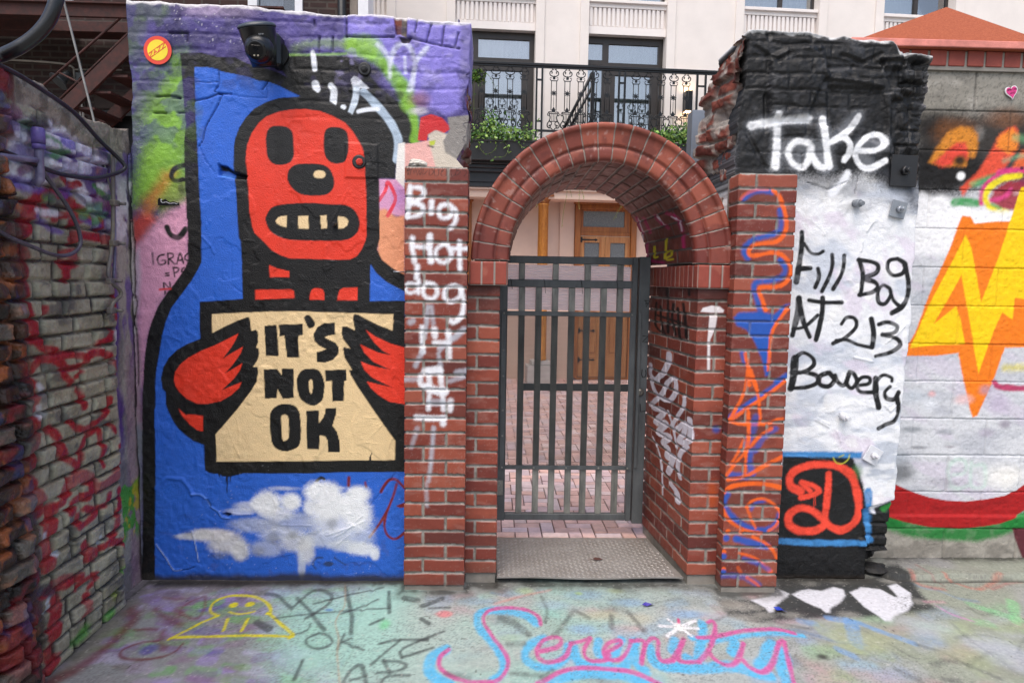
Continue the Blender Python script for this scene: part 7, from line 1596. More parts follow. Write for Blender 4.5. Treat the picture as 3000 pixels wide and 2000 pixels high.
# scraps
for x, y, a, c_, lb in ((.751, 3.035, .2, '3b2f9a', 'small folded purple paper scrap lying on the pavement in front of the tread plate'), (1.35, 2.985, -.7, '2440b0', 'small blue paper scrap lying on the dark paint below the right pier')):
    b = MB(); R3 = Matrix.Rotation(a, 3, 'Z'); P3 = [(-.032, .004, .008), (-.012, -.008, .003), (.012, -.009, .012), (.034, .002, .006), (.014, .011, .004), (-.010, .012, .014)]
    vv = [b.bm.verts.new(R3 @ Vector(p) + Vector((x, y, .002))) for p in P3]; b.bm.faces.new((vv[0], vv[1], vv[5])); b.bm.faces.new((vv[1], vv[2], vv[4], vv[5])); b.bm.faces.new((vv[2], vv[3], vv[4]))
    v2 = [b.bm.verts.new(v.co + Vector((0, 0, .001))) for v in vv]; b.bm.faces.new((v2[5], v2[1], v2[0])); b.bm.faces.new((v2[5], v2[4], v2[2], v2[1])); b.bm.faces.new((v2[4], v2[3], v2[2]))
    tag(b.build('paper_scrap', solid('paper_' + c_, c_, .4)), lb, 'litter')
# black lump of tar-covered rubble at the foot of the ruined wall
b = MB(); r_ = bmesh.ops.create_icosphere(b.bm, subdivisions=3, radius=.06)['verts']
for v in r_:
    n_ = float(fbm(np.array([v.co.x * 25 + 3]), np.array([v.co.z * 25 + v.co.y * 19]), 91)[0]); v.co *= .55 + n_ * .9; v.co.z *= .55; v.co.x *= 1.2; v.co += Vector((2.03, 3.43, .018))
o = b.build('rubble_lump', solid('tarred_rubble', '1f1e1d', .7, bstr=.8, bscale=60)); tag(o, 'black paint covered rubble lump on the ground at the foot of the ruined wall', 'rubble')

# ------------------------------------------------------------------ pipes and cables on the left
M_hose = solid('black_hose', '16171b', .28, var=.3, vscale=10, spec=.6); M_cable = solid('dirty_cable', '5d5a66', .4, var=.4, vscale=20, hex2='2e2c36'); M_cond = solid('paint_spattered_conduit', '8d88a0', .45, .2, var=.4, vscale=16, hex2='4a4466')
b = MB(); b.tube([(-1.60, 2.1, 2.08), (-1.66, 2.38, 2.20), (-1.578, 2.4, 2.248), (-1.515, 2.41, 2.305), (-1.478, 2.42, 2.375), (-1.465, 2.43, 2.47), (-1.47, 2.44, 2.7), (-1.48, 2.45, 3.1)], .0225, 14, 6); o = b.build('black_hose', M_hose); tag(o, 'thick black hose curving upward over the top of the left side wall', 'hose')
b = MB(); b.tube([(-1.60, 2.2, 2.165), (-1.60, 2.36, 2.165), (-1.605, 2.525, 2.15), (-1.61, 2.739, 2.113), (-1.61, 2.9, 2.045), (-1.60, 3.0, 2.0), (-1.58, 3.036, 1.96), (-1.59, 3.0, 1.928), (-1.61, 2.9, 1.893), (-1.615, 2.812, 1.877), (-1.615, 2.659, 1.868), (-1.615, 2.543, 1.875), (-1.615, 2.34, 1.898), (-1.615, 2.2, 1.91)], .0085, 8, 5); o = b.build('looped_cable', solid('black_cable', '26262c', .4, var=.4, vscale=14)); tag(o, 'dark cable running down the sloping wall top and looping back along the brick', 'cable')
b = MB(); b.tube([(-1.615, 2.5, 1.90), (-1.61, 2.542, 1.855), (-1.60, 2.671, 1.735), (-1.60, 2.73, 1.635), (-1.60, 2.69, 1.582), (-1.60, 2.579, 1.564), (-1.605, 2.417, 1.598), (-1.61, 2.32, 1.625), (-1.61, 2.2, 1.67)], .0075, 8, 5); o = b.build('hanging_cable', M_cable); tag(o, 'grey paint spattered cable hanging in a loose loop across the khaki brick', 'cable')
b = MB(); b.tube([(-1.612, 2.26, 1.872), (-1.612, 2.4, 1.885), (-1.612, 2.52, 1.895)], .011, 8, 3); o = b.build('branch_conduit', M_cond); tag(o, 'short white spattered conduit stub leading to the upright pipe', 'conduit')
vp = thing('upright_conduit', (-1.61, 2.52, 1.8), 'purple and white spattered upright pipe with a collar on the left brick wall', 'pipe')
b = MB(); b.tube([(-1.61, 2.522, 2.0), (-1.61, 2.52, 1.9), (-1.61, 2.52, 1.83), (-1.625, 2.515, 1.81)], .015, 12); b.build('pipe', M_cond, vp); b = MB(); b.lathe([(.022, 0), (.022, .05), (.017, .055)], (-1.61, 2.52, 1.955), (0, 0, 1), 14); b.lathe([(.021, 0), (.021, .018)], (-1.61, 2.52, 1.935), (0, 0, 1), 14); b.build('collar', solid('purple_collar', '6a5aa0', .4, var=.3, vscale=20), vp); loc_parent(vp)
rp = thing('corner_pipe', (-1.60, 2.98, 1.4), 'thin bent pipe with clamps running down the brick beside the plaster corner', 'pipe')
b = MB(); b.tube([(-1.61, 3.0, 2.0), (-1.612, 2.997, 1.9), (-1.612, 2.985, 1.7), (-1.612, 2.96, 1.58), (-1.61, 2.932, 1.5), (-1.605, 2.955, 1.46), (-1.60, 3.0, 1.43), (-1.60, 3.0, 1.405), (-1.605, 2.95, 1.375), (-1.61, 2.938, 1.335), (-1.63, 2.935, 1.31)], .0085, 8, 4); b.build('pipe', solid('khaki_pipe', '77715f', .5, var=.35, vscale=20, hex2='55505a'), rp)
b = MB(); b.tube([(-1.618, 3.025, 2.0), (-1.618, 3.015, 1.85), (-1.618, 3.005, 1.6), (-1.618, 2.985, 1.48)], .006, 6, 3); b.build('thin_pipe', M_cond, rp)
for z, y in ((1.80, 2.99), (1.63, 2.975), (1.47, 2.94), (1.345, 2.938)):
    b = MB(); b.box(-1.618, -1.596, y - .018, y + .03, z - .012, z + .012, .003); b.lathe([(.007, 0), (.007, .03)], (-1.60, y + .02, z), (1, .2, 0), 8); b.build('clamp', solid('khaki_pipe', '77715f'), rp)
loc_parent(rp)
b = MB(); b.tube([(-1.87, 2.98, 3.2), (-1.789, 3.0, 2.627), (-1.69, 3.0, 2.174), (-1.645, 3.0, 1.95), (-1.62, 3.0, 1.84)], .0045, 6); o = b.build('guy_wire', solid('grey_wire', '8e8c88', .45, .3, var=.2)); tag(o, 'straight grey steel wire rising steeply from the corner pipe', 'wire')
# ------------------------------------------------------------------ cream building across the courtyard
M_cream = solid('cream_render', 'e9e2dc', .85, var=.035, vscale=2.5, bstr=.12, bscale=150); M_cream2 = solid('cream_trim', 'ece6e2', .8, var=.03, vscale=3, bstr=.05)
M_beige = solid('beige_render', 'd2b9a8', .85, var=.06, vscale=2, bstr=.15, bscale=120); M_dark = solid('dark_window_frame', '37322f', .4, .1, var=.12, vscale=6, bstr=.03)
M_blk = solid('black_metal', '1d2023', .4, .3, var=.2, vscale=15, bstr=.04); M_cor = solid('dark_cornice', '2a2d31', .45, .2, var=.15, vscale=5, bstr=.03)
M_glass = glassmat('window_glass', 'f6f8f8', .06); M_glass2 = glassmat('reflecting_glass', 'f6f8f8', .3); M_pane_refl = solid('pale_pane_reflection', 'fbfcfb', .8, var=.03, vscale=4); M_cur2 = solid('grey_green_curtain', 'd2dcd8', .8, var=.1, vscale=4); M_in = solid('dark_interior', '1b1a19', .9)  # the palest curtain tone stands in for bright reflections in the door panes
PIV = Vector((1.3, 10.45, 0)); RZ = math.radians(3.0)
cb = thing('cream_building', PIV, 'cream rendered building with dark glazed doors, fluted panels and a balcony', 'building', rz=RZ)
bays = [(-2.75, -1.57), (-.58, .60), (1.39, 2.57), (3.75, 4.92), (5.95, 7.1)]
edges = [-4.2] + [v for b_ in bays for v in b_] + [9.0]
wl = MB()
for i in range(0, len(edges), 2):
    wl.box(edges[i], edges[i + 1], 10.45, 10.75, 3.2, 7.2)
    if i: wl.box(edges[i], edges[i] + .13, 10.42, 10.449, 3.2, 7.2, .004)
    if i < len(edges) - 2: wl.box(edges[i + 1] - .13, edges[i + 1], 10.42, 10.449, 3.2, 7.2, .004)
wl.build('upper_wall', M_cream, cb)
for x0, x1 in bays:
    s = MB(); s.box(x0, x1, 10.49, 10.75, 5.175, 5.285); s.box(x0, x1, 10.53, 10.75, 5.285, 5.56); s.box(x0, x1, 10.49, 10.75, 5.56, 5.62); s.box(x0, x1, 10.452, 10.75, 5.62, 5.665, .004)
    nr = 17; w_ = (x1 - x0 - .03) / nr
    for k in range(nr): s.box(x0 + .02 + k * w_, x0 + .02 + k * w_ + w_ * .64, 10.495, 10.529, 5.292, 5.553, .003)
    s.build('fluted_panel', M_cream2, cb)
def glazing(x0, x1, z0, z1, cur, door=True):
    f = MB(); y0, y1 = 10.60, 10.66
    if door:
        xm = x0 + (x1 - x0) * .215; f.box(x0, x0 + .03, y0, y1, z0, z1); f.box(x1 - .07, x1, y0, y1, z0, z1); f.box(x0 + .03, x1 - .07, y0, y1, z1 - .10, z1); f.box(xm, xm + .09, y0, y1, z0, z1 - .1)
        f.box(x0 + .03, xm, y0, y1, 4.76, 4.83); f.box(xm + .09, x1 - .07, y0, y1, 4.62, 4.80); f.box(xm + .09, xm + .2, y0 + .005, y1, z0, 4.62); f.box(x1 - .18, x1 - .07, y0 + .005, y1, z0, 4.62); f.box(x0 + .03, x1 - .07, y0, y1, z0, z0 + .2)
    else:
        xm = (x0 + x1) / 2 + .05
        f.box(x0, x0 + .03, y0, y1, z0, z1); f.box(x1 - .03, x1, y0, y1, z0, z1); f.box(x0, x1, y0, y1, z0, z0 + .05); f.box(xm - .03, xm + .03, y0, y1, z0 + .05, z1); f.box(x0, x1, y0, y1, z1 - .04, z1)
    fo = f.build('window_frame', M_dark, cb)
    g_ = MB(); g_.box(x0 + .01, x1 - .01, 10.628, 10.634, z0 + .02, z1 - .02); g_.build('pane', M_glass2, fo)
    xs = np.linspace(x0, x1, 160); yy = 10.685 + .022 * np.sin(xs * 2 * math.pi / .085 + .5 * np.sin(xs * 9)); co = np.concatenate([np.stack([xs, yy, np.full_like(xs, z)], -1) for z in (z0, z1)]); n = len(xs); i = np.arange(n - 1)
    mesh_np('curtain', co, np.stack([i, i + 1, i + 1 + n, i + n], -1), None, cur, fo)  # pale ones are added behind the glass to imitate its reflections
for k, (x0, x1) in enumerate(bays):
    glazing(x0, x1, 3.27, 5.174, M_cur2 if k == 2 else M_pane_refl); glazing(x0, x1, 5.666, 7.2, M_cur2, False)
lo = MB(); lo.box(-4.2, 1.02, 10.45, 10.75, -.02, 2.86); lo.box(1.02, 1.24, 10.41, 10.75, -.02, 2.86); lo.box(2.195, 2.42, 10.41, 10.75, -.02, 2.86); lo.box(2.42, 9, 10.45, 10.75, -.02, 2.86); lo.box(1.24, 2.195, 10.45, 10.75, 2.68, 2.86)
lo.build('lower_wall', M_beige, cb)
b = MB(); b.box(-4.2, 9, 9.9, 10.2, 2.665, 2.775, .004); b.box(-4.2, 9, 9.86, 10.449, 2.775, 2.80); b.build('balcony_beam', M_beige, cb)
b = MB(); b.box(-4.2, 9, 9.84, 10.449, 2.802, 2.87, .004); b.box(-4.2, 9, 9.82, 10.449, 2.87, 3.0); b.box(-4.2, 9, 9.77, 10.449, 3.0, 3.05, .006); b.box(-4.2, 9, 9.74, 10.449, 3.05, 3.10, .008); b.box(-4.2, 9, 9.70, 10.449, 3.10, 3.15, .006); b.box(-4.2, 9, 9.76, 10.449, 3.15, 3.25, .004); b.build('balcony_cornice', M_cor, cb)
M_wood = solid('orange_varnished_wood', 'a8692f', .45, var=.2, vscale=5, bstr=.12, bscale=40, hex2='6f3a15', stretch=(6, 6, .5)); M_wood2 = solid('pale_varnished_wood', 'b98856', .45, var=.2, vscale=5, hex2='94582a', stretch=(6, 6, .5)); M_lead = solid('wired_glass', '7d8486', .2, var=.35, vscale=70, bstr=.6, bscale=70, hex2='4a5052')
def wooden_door(x0, name):
    X = lambda v: x0 + (v - 1.244)
    d_ = MB(); d_.box(X(1.244), X(1.33), 10.36, 10.46, .02, 2.655, .006); d_.box(X(2.105), X(2.192), 10.36, 10.46, .02, 2.655, .006); d_.box(X(1.33), X(2.105), 10.36, 10.46, 2.585, 2.655, .006); d_.box(X(1.22), X(2.216), 10.34, 10.46, 2.655, 2.70, .008); d_.box(X(1.33), X(2.105), 10.40, 10.46, 2.19, 2.25, .004)
    d_.box(X(1.33), X(2.105), 10.41, 10.46, 2.25, 2.325); d_.box(X(1.33), X(1.375), 10.41, 10.46, 2.325, 2.585); d_.box(X(2.01), X(2.105), 10.41, 10.46, 2.325, 2.585); d_.box(X(1.375), X(2.01), 10.41, 10.46, 2.56, 2.585)
    d_.box(X(1.30), X(2.14), 10.36, 10.46, .0, .03)
    o = d_.build(name, M_wood, cb)
    b = MB(); b.box(X(1.375), X(2.01), 10.43, 10.44, 2.325, 2.56); b.build('transom_glass', M_lead, o)
    for xa, xb, ga, gb in ((1.332, 1.716, 1.40, 1.63), (1.720, 2.103, 1.80, 2.03)):
        l = MB(); l.box(X(xa), X(ga), 10.405, 10.45, .035, 2.185, .003); l.box(X(gb), X(xb), 10.405, 10.45, .035, 2.185, .003); l.box(X(ga), X(gb), 10.406, 10.45, 2.09, 2.185); l.box(X(ga), X(gb), 10.406, 10.45, 1.04, 1.22); l.box(X(ga), X(gb), 10.406, 10.45, .035, .36); l.box(X(ga), X(gb), 10.425, 10.45, .36, 1.04); l.box(X(ga) + .03, X(gb) - .03, 10.41, 10.426, .41, .99, .006)
        l.build('door_leaf', M_wood2, o); b = MB(); b.box(X(ga), X(gb), 10.43, 10.44, 1.22, 2.09); b.build('door_glass', M_lead, o)
    for z in (2.13, .75, .3): b = MB(); b.box(X(1.335), X(1.365), 10.395, 10.404, z - .04, z + .04); b.prism([(X(1.365), z - .012), (X(1.365), z + .012), (X(1.55), z + .008), (X(1.575), z + .02), (X(1.60), z), (X(1.575), z - .02), (X(1.55), z - .008)], 10.398, 10.4045); b.build('strap_hinge', M_blk, o)
    b = MB(); b.lathe([(.02, 0), (.028, .02), (.02, .045)], (X(1.70), 10.405, 1.85 if False else 1.55), (0, -1, 0), 14); b.build('knob', M_dark, o)
wooden_door(1.244, 'wooden_door'); wooden_door(-1.26, 'wooden_door')
cl = MB(); cl.lathe([(.093, .34), (.082, .36), (.078, 1.2), (.072, 2.58), (.085, 2.585), (.085, 2.60), (.074, 2.605)], (.711, 10.0, 0), (0, 0, 1), 48, mod=lambda a: 1 - .07 * max(0, math.cos(a * 12)) ** 2); clo = cl.build('wooden_column', solid('scuffed_gold_wood', 'd0903e', .45, var=.3, vscale=9, bstr=.25, bscale=60, hex2='9a5c22', stretch=(4, 4, 1)), cb)
b = MB(); b.lathe([(.076, 2.604), (.08, 2.63), (.105, 2.66), (.122, 2.69), (.125, 2.70)], (.711, 10.0, 0), (0, 0, 1), 32, mod=lambda a: 1 - .04 * math.cos(a * 8)); b.box(.575, .847, 9.865, 10.135, 2.698, 2.725, .003); b.build('capital', M_wood, clo)
b = MB(); b.box(.50, .87, 9.82, 10.19, -.01, .27, .006); b.box(.56, .85, 9.87, 10.13, .27, .34, .01); b.build('plinth', solid('grey_plinth_stone', 'b9b4b0', .8), clo)
b = MB(); b.box(2.86, 2.96, 10.30, 10.449, 4.07, 4.36, .004); sc_ = b.build('wall_lamp', M_blk, cb)
for za, zb in ((4.362, 4.368), (4.06, 4.067)): b = MB(); b.box(2.875, 2.945, 10.33, 10.43, za, zb); b.build('lamp_glow', solid('warm_lamp', 'ffd9a0', .5, emit=('ffcf90', 14)), sc_)
loc_parent(cb)

# ------------------------------------------------------------------ balcony railing
rl = thing('balcony_railing', (1.3, 9.8, 3.25), 'black wrought iron balcony railing with star and lyre ornaments', 'railing', rz=RZ)
RX0, RX1 = -1.6, 6.5
b = MB(); b.box(RX0, RX1, 9.77, 9.83, 4.462, 4.498, .005); b.box(RX0, RX1, 9.785, 9.815, 4.438, 4.46, .002); b.build('top_rail', M_blk, rl)
b = MB(); b.box(RX0, RX1, 9.785, 9.815, 3.575, 3.605, .003); b.build('bottom_rail', M_blk, rl)
posts = [(-.60, -.545), (.59, .668), (1.755, 1.838), (2.88, 3.0), (4.1, 4.2), (5.3, 5.4)]
for a, c_ in posts:
    b = MB(); b.box(a - .012, a + .012, 9.78, 9.82, 3.2, 4.438, .003); b.box(c_ - .012, c_ + .012, 9.78, 9.82, 3.2, 4.438, .003)
    for z in (4.28, 3.72): b.box(a + .012, c_ - .012, 9.79, 9.81, z - .012, z + .012)
    b.build('post', M_blk, rl)
def baluster_mesh():
    m_ = MB(); y = 0
    def T(p, r=.0065, sm=4, seg=6): m_.tube([(q[0], y, q[1]) for q in p], r, seg, sm)
    for s in (-1, 1):
        T([(s * .036, 3.87), (s * .036, 4.27)], .0062, 0)
        T([(s * .036, 4.27), (s * .05, 4.285), (s * .058, 4.30)], .006); T([(s * .058, 4.31), (s * .048, 4.316), (s * .036, 4.308)], .005)
        T([(s * .012, 4.33), (s * .05, 4.345), (s * .062, 4.375), (s * .045, 4.40), (s * .028, 4.385), (s * .036, 4.37)], .0075); T([(s * .036, 4.40), (s * .030, 4.42), (s * .006, 4.425)], .006); T([(s * .024, 4.425), (s * .024, 4.46)], .006, 0)
        # lyre
        T([(s * .07, 3.835), (s * .083, 3.818), (s * .075, 3.80), (s * .058, 3.808), (s * .056, 3.83), (s * .07, 3.845), (s * .05, 3.85), (s * .02, 3.846)], .007)
        T([(s * .058, 3.815), (s * .045, 3.77), (s * .062, 3.72), (s * .083, 3.69), (s * .082, 3.65), (s * .055, 3.63), (s * .04, 3.65), (s * .052, 3.668), (s * .062, 3.655)], .0085)
        T([(s * .055, 3.735), (s * .025, 3.70), (s * .03, 3.67), (s * .045, 3.675)], .007); T([(s * .055, 3.63), (s * .025, 3.625), (s * .008, 3.60)], .007)
    m_.box(-.048, .048, -.006, .006, 4.268, 4.278); m_.box(-.062, .062, -.006, .006, 3.822, 3.832); T([(-.052, 3.715), (0, 3.722), (.052, 3.715)], .006)
    for x in (-.022, 0, .022): T([(x, 3.72), (x, 3.83)], .004, 0)
    for c_, h in (((0, 4.31), .036), ((0, 3.872), .05)):
        m_.prism([(c_[0], c_[1] + h), (c_[0] + h * .55, c_[1] + h * .1), (c_[0] + h * .4, c_[1] - h * .5), (c_[0] - h * .4, c_[1] - h * .5), (c_[0] - h * .55, c_[1] + h * .1)], -.006, .006)
    st_ = []
    for k in range(16):
        r = .05 if k % 2 == 0 else .02
        st_.append((r * math.sin(k * math.pi / 8), 4.105 + r * math.cos(k * math.pi / 8)))
    m_.prism(st_, -.005, .005); m_.tube([(0, 0, 3.925), (0, 0, 4.05)], .003, 4); m_.box(-.036, .036, -.004, .004, 4.1, 4.11)
    m_.box(-.008, .008, -.006, .006, 3.59, 3.61)
    return m_
proto = None; segs = [(-.545, .59), (.668, 1.755), (1.838, 2.88), (3.0, 4.1)]
for a, c_ in [(RX0, -.60)] + segs:
    n_ = 5 if c_ - a > 1 else 4
    for k in range(n_):
        x = a + (c_ - a) * (k + 1 - .12) / (n_ + .76) if n_ == 5 else a + (c_ - a) * (k + .8) / 4.6
        if proto is None: proto = baluster_mesh().build('baluster', M_blk, rl); o = proto
        else: o = proto.copy(); col.objects.link(o); o.parent = rl
        o.location = (x, 9.8, 0)
loc_parent(rl)
for o in rl.children:
    pass
# stair on the balcony
sr = thing('stair_railing', (1.2, 10.12, 3.3), 'slanting dark metal stair rail with pickets behind the balcony railing', 'railing')
b = MB(); b.tube([(.98, 10.12, 3.62), (1.42, 10.12, 4.50)], .022, 8); b.build('handrail', M_blk, sr); b = MB(); b.tube([(1.06, 10.12, 3.62), (1.44, 10.12, 4.34)], .02, 8); b.tube([(1.2, 10.12, 3.45), (1.46, 10.12, 3.9)], .03, 6); b.build('lower_rail', M_blk, sr)
for k in range(10):
    x = 1.04 + k * .036; z = 3.62 + (x - .98) * 2.0
    b = MB(); b.box(x - .006, x + .006, 10.11, 10.13, 3.28, z, 0); b.build('picket', M_blk, sr)
b = MB(); b.box(1.40, 1.45, 10.09, 10.15, 3.28, 4.5, .003); b.build('newel_post', M_blk, sr); loc_parent(sr)

# ------------------------------------------------------------------ plants
M_leaf = painted('leaf', rough=.45, bs=60, bstr=.1, var=.2, spec=.4, vs=40); M_stem = solid('vine_stem', '6f7a35', .6)
def leaves(name, parent, blobs, n, seed, size=.03, trails=(), cols=('4f7a32', '6a9440', '86ad50', '3a5e2a', '9ab860', '2f4c24')):
    r = random.Random(seed); co, fc, cc = [], [], []
    def leaf(p, s):
        n_ = Vector((r.gauss(0, 1), r.gauss(-.6, 1), r.gauss(.6, .8))).normalized(); a = n_.orthogonal().normalized(); a = Matrix.Rotation(r.uniform(0, 6.3), 3, n_) @ a; t = n_.cross(a); k = len(co)
        for u, v, w in ((-1, 0, 0), (-.35, .5, .12), (.4, .42, .1), (1, 0, -.1), (.4, -.42, .1), (-.35, -.5, .12)): co.append(p + a * u * s + t * v * s + n_ * w * s)
        c = lin(r.choice(cols)) * r.uniform(.7, 1.15); cc.extend([c] * 6); fc.append((k, k + 1, k + 2, k + 3)); fc.append((k, k + 3, k + 4, k + 5))
    for _ in range(n):
        c, rad = r.choice(blobs); p = Vector((r.gauss(0, .45), r.gauss(0, .45), r.gauss(0, .45))); leaf(Vector((c[0] + p.x * rad[0], c[1] + p.y * rad[1], c[2] + p.z * rad[2])), size * r.uniform(.5, 1.2))
    st_ = MB()
    for t_ in trails:
        q = catmull([Vector(p) for p in t_], 5); st_.tube([tuple(p) for p in q], .0025, 4)
        for p in q[::2]: leaf(Vector(p) + Vector((r.gauss(0, .012), r.gauss(0, .01), r.gauss(0, .01))), size * r.uniform(.35, .8))
    for c, rad in blobs:
        for _ in range(5):
            st_.tube([(c[0] + r.gauss(0, .1) * rad[0], c[1], c[2] - rad[2] * .6), (c[0] + r.gauss(0, .5) * rad[0], c[1] + r.gauss(0, .3) * rad[1], c[2] + r.uniform(0, .6) * rad[2])], .003, 4)
    f = mesh_np(name, np.array([tuple(v) for v in co]), np.array(fc), np.array(cc), M_leaf, parent, False)
    st_.build('stem', M_stem, parent); return f
M_box = solid('black_planter', '151618', .5, var=.15)
def planter(x0, x1, lab, seed, group, plab, trails, blobs):
    c = ((x0 + x1) / 2, 9.60, 3.15)
    p = thing('planter_box', c, lab, 'planter', group); b = MB(); b.box(x0, x1, 9.53, 9.72, 3.13, 3.40, .006); b.box(x0 - .01, x1 + .01, 9.52, 9.73, 3.38, 3.405, .004); b.build('box', M_box, p); b = MB(); b.box(x0 + .01, x1 - .01, 9.54, 9.71, 3.406, 3.412); b.build('soil', solid('potting_soil', '2a2018', .95, bstr=.6), p); loc_parent(p)
    q = thing('balcony_plant', (c[0], c[1], 3.40), plab, 'plant', group + ' plants'); leaves('foliage', q, blobs, 1500, seed, .03, trails); loc_parent(q)
planter(-1.0, .62, 'black planter box left of the arch, overflowing with trailing greenery', 5, 'balcony planters', 'leafy plant trailing over the planter box left of the arch',
        [[(-.2, 9.55, 3.4), (-.18, 9.48, 3.28), (-.1, 9.46, 3.2), (.0, 9.47, 3.24), (.05, 9.47, 3.32)], [(.1, 9.55, 3.42), (.2, 9.47, 3.3), (.16, 9.46, 3.18), (.05, 9.46, 3.16), (-.03, 9.46, 3.12)], [(-.3, 9.75, 3.5), (-.28, 9.77, 3.8), (-.27, 9.76, 4.2), (-.2, 9.75, 4.38), (-.08, 9.75, 4.32), (.0, 9.75, 4.2), (.03, 9.75, 4.1)], [(.3, 9.6, 3.45), (.38, 9.5, 3.32), (.45, 9.47, 3.3)]],
        [((-.3, 9.6, 3.43), (.25, .16, .16)), ((0, 9.6, 3.50), (.28, .16, .22)), ((.2, 9.58, 3.45), (.25, .16, .16)), ((.42, 9.6, 3.46), (.22, .16, .17)), ((-.22, 9.76, 4.30), (.1, .05, .1)), ((-.05, 9.72, 3.62), (.12, .1, .2))])
planter(2.2, 3.5, 'black planter box right of the arch, partly hidden behind the steel post', 8, 'balcony planters', 'leafy plant in the planter box behind the steel post', [[(2.4, 9.55, 3.42), (2.35, 9.48, 3.3), (2.3, 9.47, 3.22)]],
        [((2.35, 9.6, 3.47), (.25, .15, .15)), ((2.6, 9.6, 3.5), (.25, .15, .2)), ((3.0, 9.6, 3.5), (.3, .15, .2))])
for k, (x, z0, pts, lab) in enumerate([(.62, 2.80, [(0, 0), (-.03, -.12), (.02, -.2), (-.02, -.3)], 'thin yellowing vine sprig hanging over the wooden column'), (1.03, 2.86, [(0, 0), (.0, -.15), (-.04, -.4), (-.06, -.62)], 'long thin vine sprig hanging left of the door transom'), (1.20, 2.84, [(0, 0), (.01, -.12), (-.0, -.24), (.01, -.34)], 'short leafy vine sprig hanging above the middle of the door'), (1.78, 2.72, [(0, 0), (.02, -.14), (-.05, -.28), (-.09, -.36)], 'forked vine sprig hanging in front of the right side of the door')]):
    v = thing('hanging_vine', (x, 9.6, z0), lab, 'plant', 'vine sprigs hanging from the balcony')
    tr_ = [[(x + p[0], 9.6, z0 + p[1]) for p in pts], [(x + .01, 9.6, z0 - .02), (x + .05, 9.6, z0 - .12), (x + .07, 9.6, z0 - .2)]]
    leaves('foliage', v, [((x, 9.6, z0 - .01), (.04, .03, .03))], 8, 20 + k, .016, tr_, ('b8a860', '9aa850', '7f9a48', 'c8b878')); loc_parent(v)

# ------------------------------------------------------------------ dark brick building and fire escape, back left
M_dbrick = brickmat('shade_dark_brick', '3a211d', '2a1a18', '433a35', 1.0, .21, .072, .012)  # brick colour darkened to carry the shade of this enclosed corner
bb = thing('brick_building', (-4.5, 8.5, 0), 'dark red brick tenement behind the mural wall with white framed windows', 'building')
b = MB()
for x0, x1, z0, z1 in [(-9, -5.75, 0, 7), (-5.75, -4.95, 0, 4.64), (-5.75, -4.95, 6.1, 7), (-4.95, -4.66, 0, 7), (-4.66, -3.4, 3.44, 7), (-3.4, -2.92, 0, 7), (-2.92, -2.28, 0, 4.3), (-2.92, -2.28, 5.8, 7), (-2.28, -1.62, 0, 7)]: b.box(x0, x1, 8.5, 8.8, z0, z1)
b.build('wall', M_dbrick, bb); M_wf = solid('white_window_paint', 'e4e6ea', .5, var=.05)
for x0, x1, z0, z1, cur in [(-5.75, -4.95, 4.64, 6.1, '6f7f92'), (-2.92, -2.28, 4.3, 5.8, '9aa2b4')]:
    f = MB(); f.box(x0, x0 + .11, 8.47, 8.56, z0, z1, .004); f.box(x1 - .09, x1, 8.47, 8.56, z0, z1, .004); f.box(x0 + .11, x1 - .09, 8.47, 8.56, z0, z0 + .1); f.box(x0 + .11, x1 - .09, 8.47, 8.56, z1 - .1, z1); f.box(x0 + .11, x1 - .09, 8.5, 8.56, (z0 + z1) / 2 + .3, (z0 + z1) / 2 + .36); fo = f.build('window_frame', M_wf, bb)
    g_ = MB(); g_.box(x0 + .1, x1 - .08, 8.53, 8.536, z0 + .08, z1 - .08); g_.build('pane', M_glass, fo)
    xs = np.linspace(0, 1, 40); co = np.concatenate([np.stack([x0 + .1 + (x1 - x0 - .2) * xs * (1 if z > z0 + .9 else .62), 8.62 + .012 * np.sin(xs * 22), np.full_like(xs, z)], -1) for z in (z0, z0 + .5, z0 + .95, z1)]); i = np.arange(39); q = np.concatenate([np.stack([i, i + 1, i + 41, i + 40], -1) + 40 * k for k in range(3)])
    mesh_np('curtain', co, q, None, solid('blue_grey_curtain_' + cur, cur, .8, var=.15), fo)
    g_ = MB(); g_.box(x0, x1, 8.74, 8.79, z0, z1); g_.build('dark_room', M_in, fo)
b = MB(); b.box(-4.66, -3.4, 8.7, 8.78, 0, 3.44); b.box(-4.66, -4.60, 8.49, 8.69, 0, 3.44); b.box(-4.60, -3.4, 8.49, 8.69, 3.38, 3.44); b.build('dark_doorway', solid('black_doorway', '0d0d0f', .6), bb)
b = MB(); b.box(-5.55, -4.85, 8.47, 8.499, 3.45, 3.62, .01); b.box(-4.75, -3.3, 8.47, 8.488, 3.45, 3.66, .01); b.build('lintel', solid('sooty_stone', '3a2f2a', .9, bstr=.5), bb)
b = MB(); b.tube([(-1.80, 8.40, 0), (-1.80, 8.40, 7)], .05, 10); b.build('drain_pipe', M_blk, bb); b = MB(); b.box(-1.62, -1.50, 8.44, 8.8, 0, 7); b.build('white_corner_trim', M_wf, bb); b = MB(); b.box(-1.72, -1.63, 8.46, 8.499, 0, 7); b.build('stone_strip', solid('sooty_limestone', '8a8178', .9, bstr=.5), bb)
b = MB(); b.tube([(-5.9, 8.46, 3.985), (-5.3, 8.46, 3.97), (-4.99, 8.46, 3.93), (-4.95, 8.46, 3.8), (-4.87, 8.46, 3.4), (-4.87, 8.46, 2.9)], .012, 6, 4); b.tube([(-4.9, 8.45, 3.4), (-4.83, 8.45, 2.9)], .01, 6); b.tube([(-4.95, 8.46, 3.89), (-4.4, 8.46, 3.90)], .01, 6); b.build('wiring', solid('pale_wiring', '9c968e', .6), bb)
loc_parent(bb)
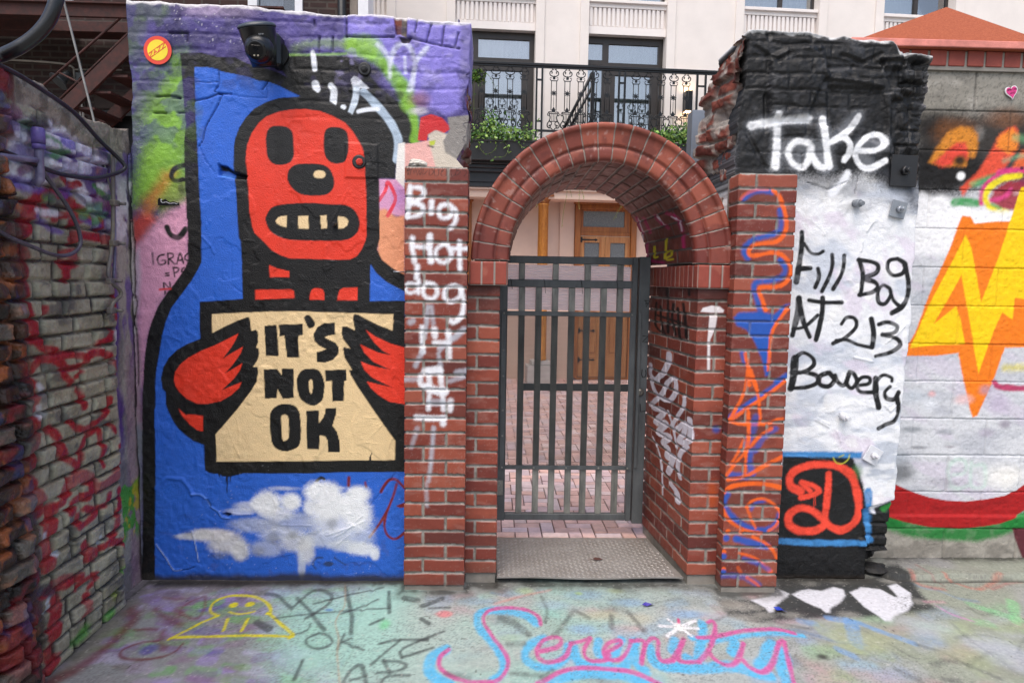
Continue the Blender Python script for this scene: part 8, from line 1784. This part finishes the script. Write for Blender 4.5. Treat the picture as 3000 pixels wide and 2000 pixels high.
M_rust = solid('rust_red_iron', '4e241d', .7, .1, var=.25, vscale=14, bstr=.35, bscale=50, hex2='2a1714')  # rust red, darkened further to paint in the shade around the stair
fe = thing('fire_escape', (-4.5, 7.7, 0), 'rusty dark red iron fire escape stair and platform on the brick building', 'fire escape')
b = MB(); b.box(-9, -2.2, 7.48, 7.52, 4.150, 4.285, .004); b.box(-9, -2.2, 7.93, 7.97, 4.150, 4.262, .004); b.box(-9, -2.2, 7.44, 7.48, 4.275, 4.292); b.build('platform_beam', M_rust, fe)
b = MB()
for k in range(46): b.box(-9, -4.9, 7.53 + k * .021, 7.541 + k * .021, 4.255, 4.285)
b.box(-4.9, -2.2, 7.98, 8.45, 4.24, 4.27); b.build('platform_slats', M_rust, fe)
def bar(p, q, w, h, mb):
    p, q = Vector(p), Vector(q); d = q - p; a = math.atan2(d.z, d.x); mb.box(-d.length / 2, d.length / 2, -w / 2, w / 2, -h / 2, h / 2, .003, Matrix.Rotation(-a, 3, 'Y'))
    nv_ = [v for v in mb.bm.verts if v.index == -1]
for y, dx in ((7.6, 0), (8.2, .12)):
    m_ = MB(); p, q = Vector((-4.95 + dx, y, 2.87)), Vector((-3.4 + dx, y, 4.36)); d = q - p; a = math.atan2(d.z, d.x); m_.box(-d.length / 2, d.length / 2, -.02, .02, -.075, .075, .003, Matrix.Rotation(-a, 3, 'Y')); o = m_.build('stringer', M_rust, fe, (p + q) / 2)
for k in range(9):
    x = -4.83 + k * .18; z = 2.90 + k * .172; b = MB(); b.box(x, x + .2, 7.625, 8.18, z, z + .025); b.build('tread', M_rust, fe)
b = MB(); b.tube([(-5.35, 7.6, 2.98), (-3.45, 7.6, 4.62)], .013, 6); b.tube([(-4.95, 7.6, 3.02), (-3.4, 7.6, 4.48)], .012, 6); b.tube([(-4.62, 7.6, 3.62), (-4.28, 7.6, 3.45)], .011, 6); b.build('handrail', M_rust, fe)
for o in fe.children:
    o.matrix_parent_inverse = Matrix.Translation(-Vector((-4.5, 7.7, 0)))
fl2 = thing('flood_light', (-4.85, 8.4, 3.78), 'twin grey flood lamp fixed to the brick behind the fire escape', 'lamp')
b = MB(); b.box(-4.9, -4.8, 8.38, 8.47, 3.74, 3.84, .006); b.tube([(-4.85, 8.4, 3.84), (-4.83, 8.38, 3.98)], .02, 8); b.build('base', solid('grey_lamp', '5a5d5e', .4, .3), fl2)
for s in (-1, 1):
    b = MB(); b.lathe([(.03, 0), (.045, .06), (.07, .13), (.11, .16), (.112, .175)], (-4.85 + s * .09, 8.34, 3.82), (s * .5, -.5, -.75), 18); b.build('lamp_head', solid('grey_lamp', '5a5d5e'), fl2)
loc_parent(fl2)
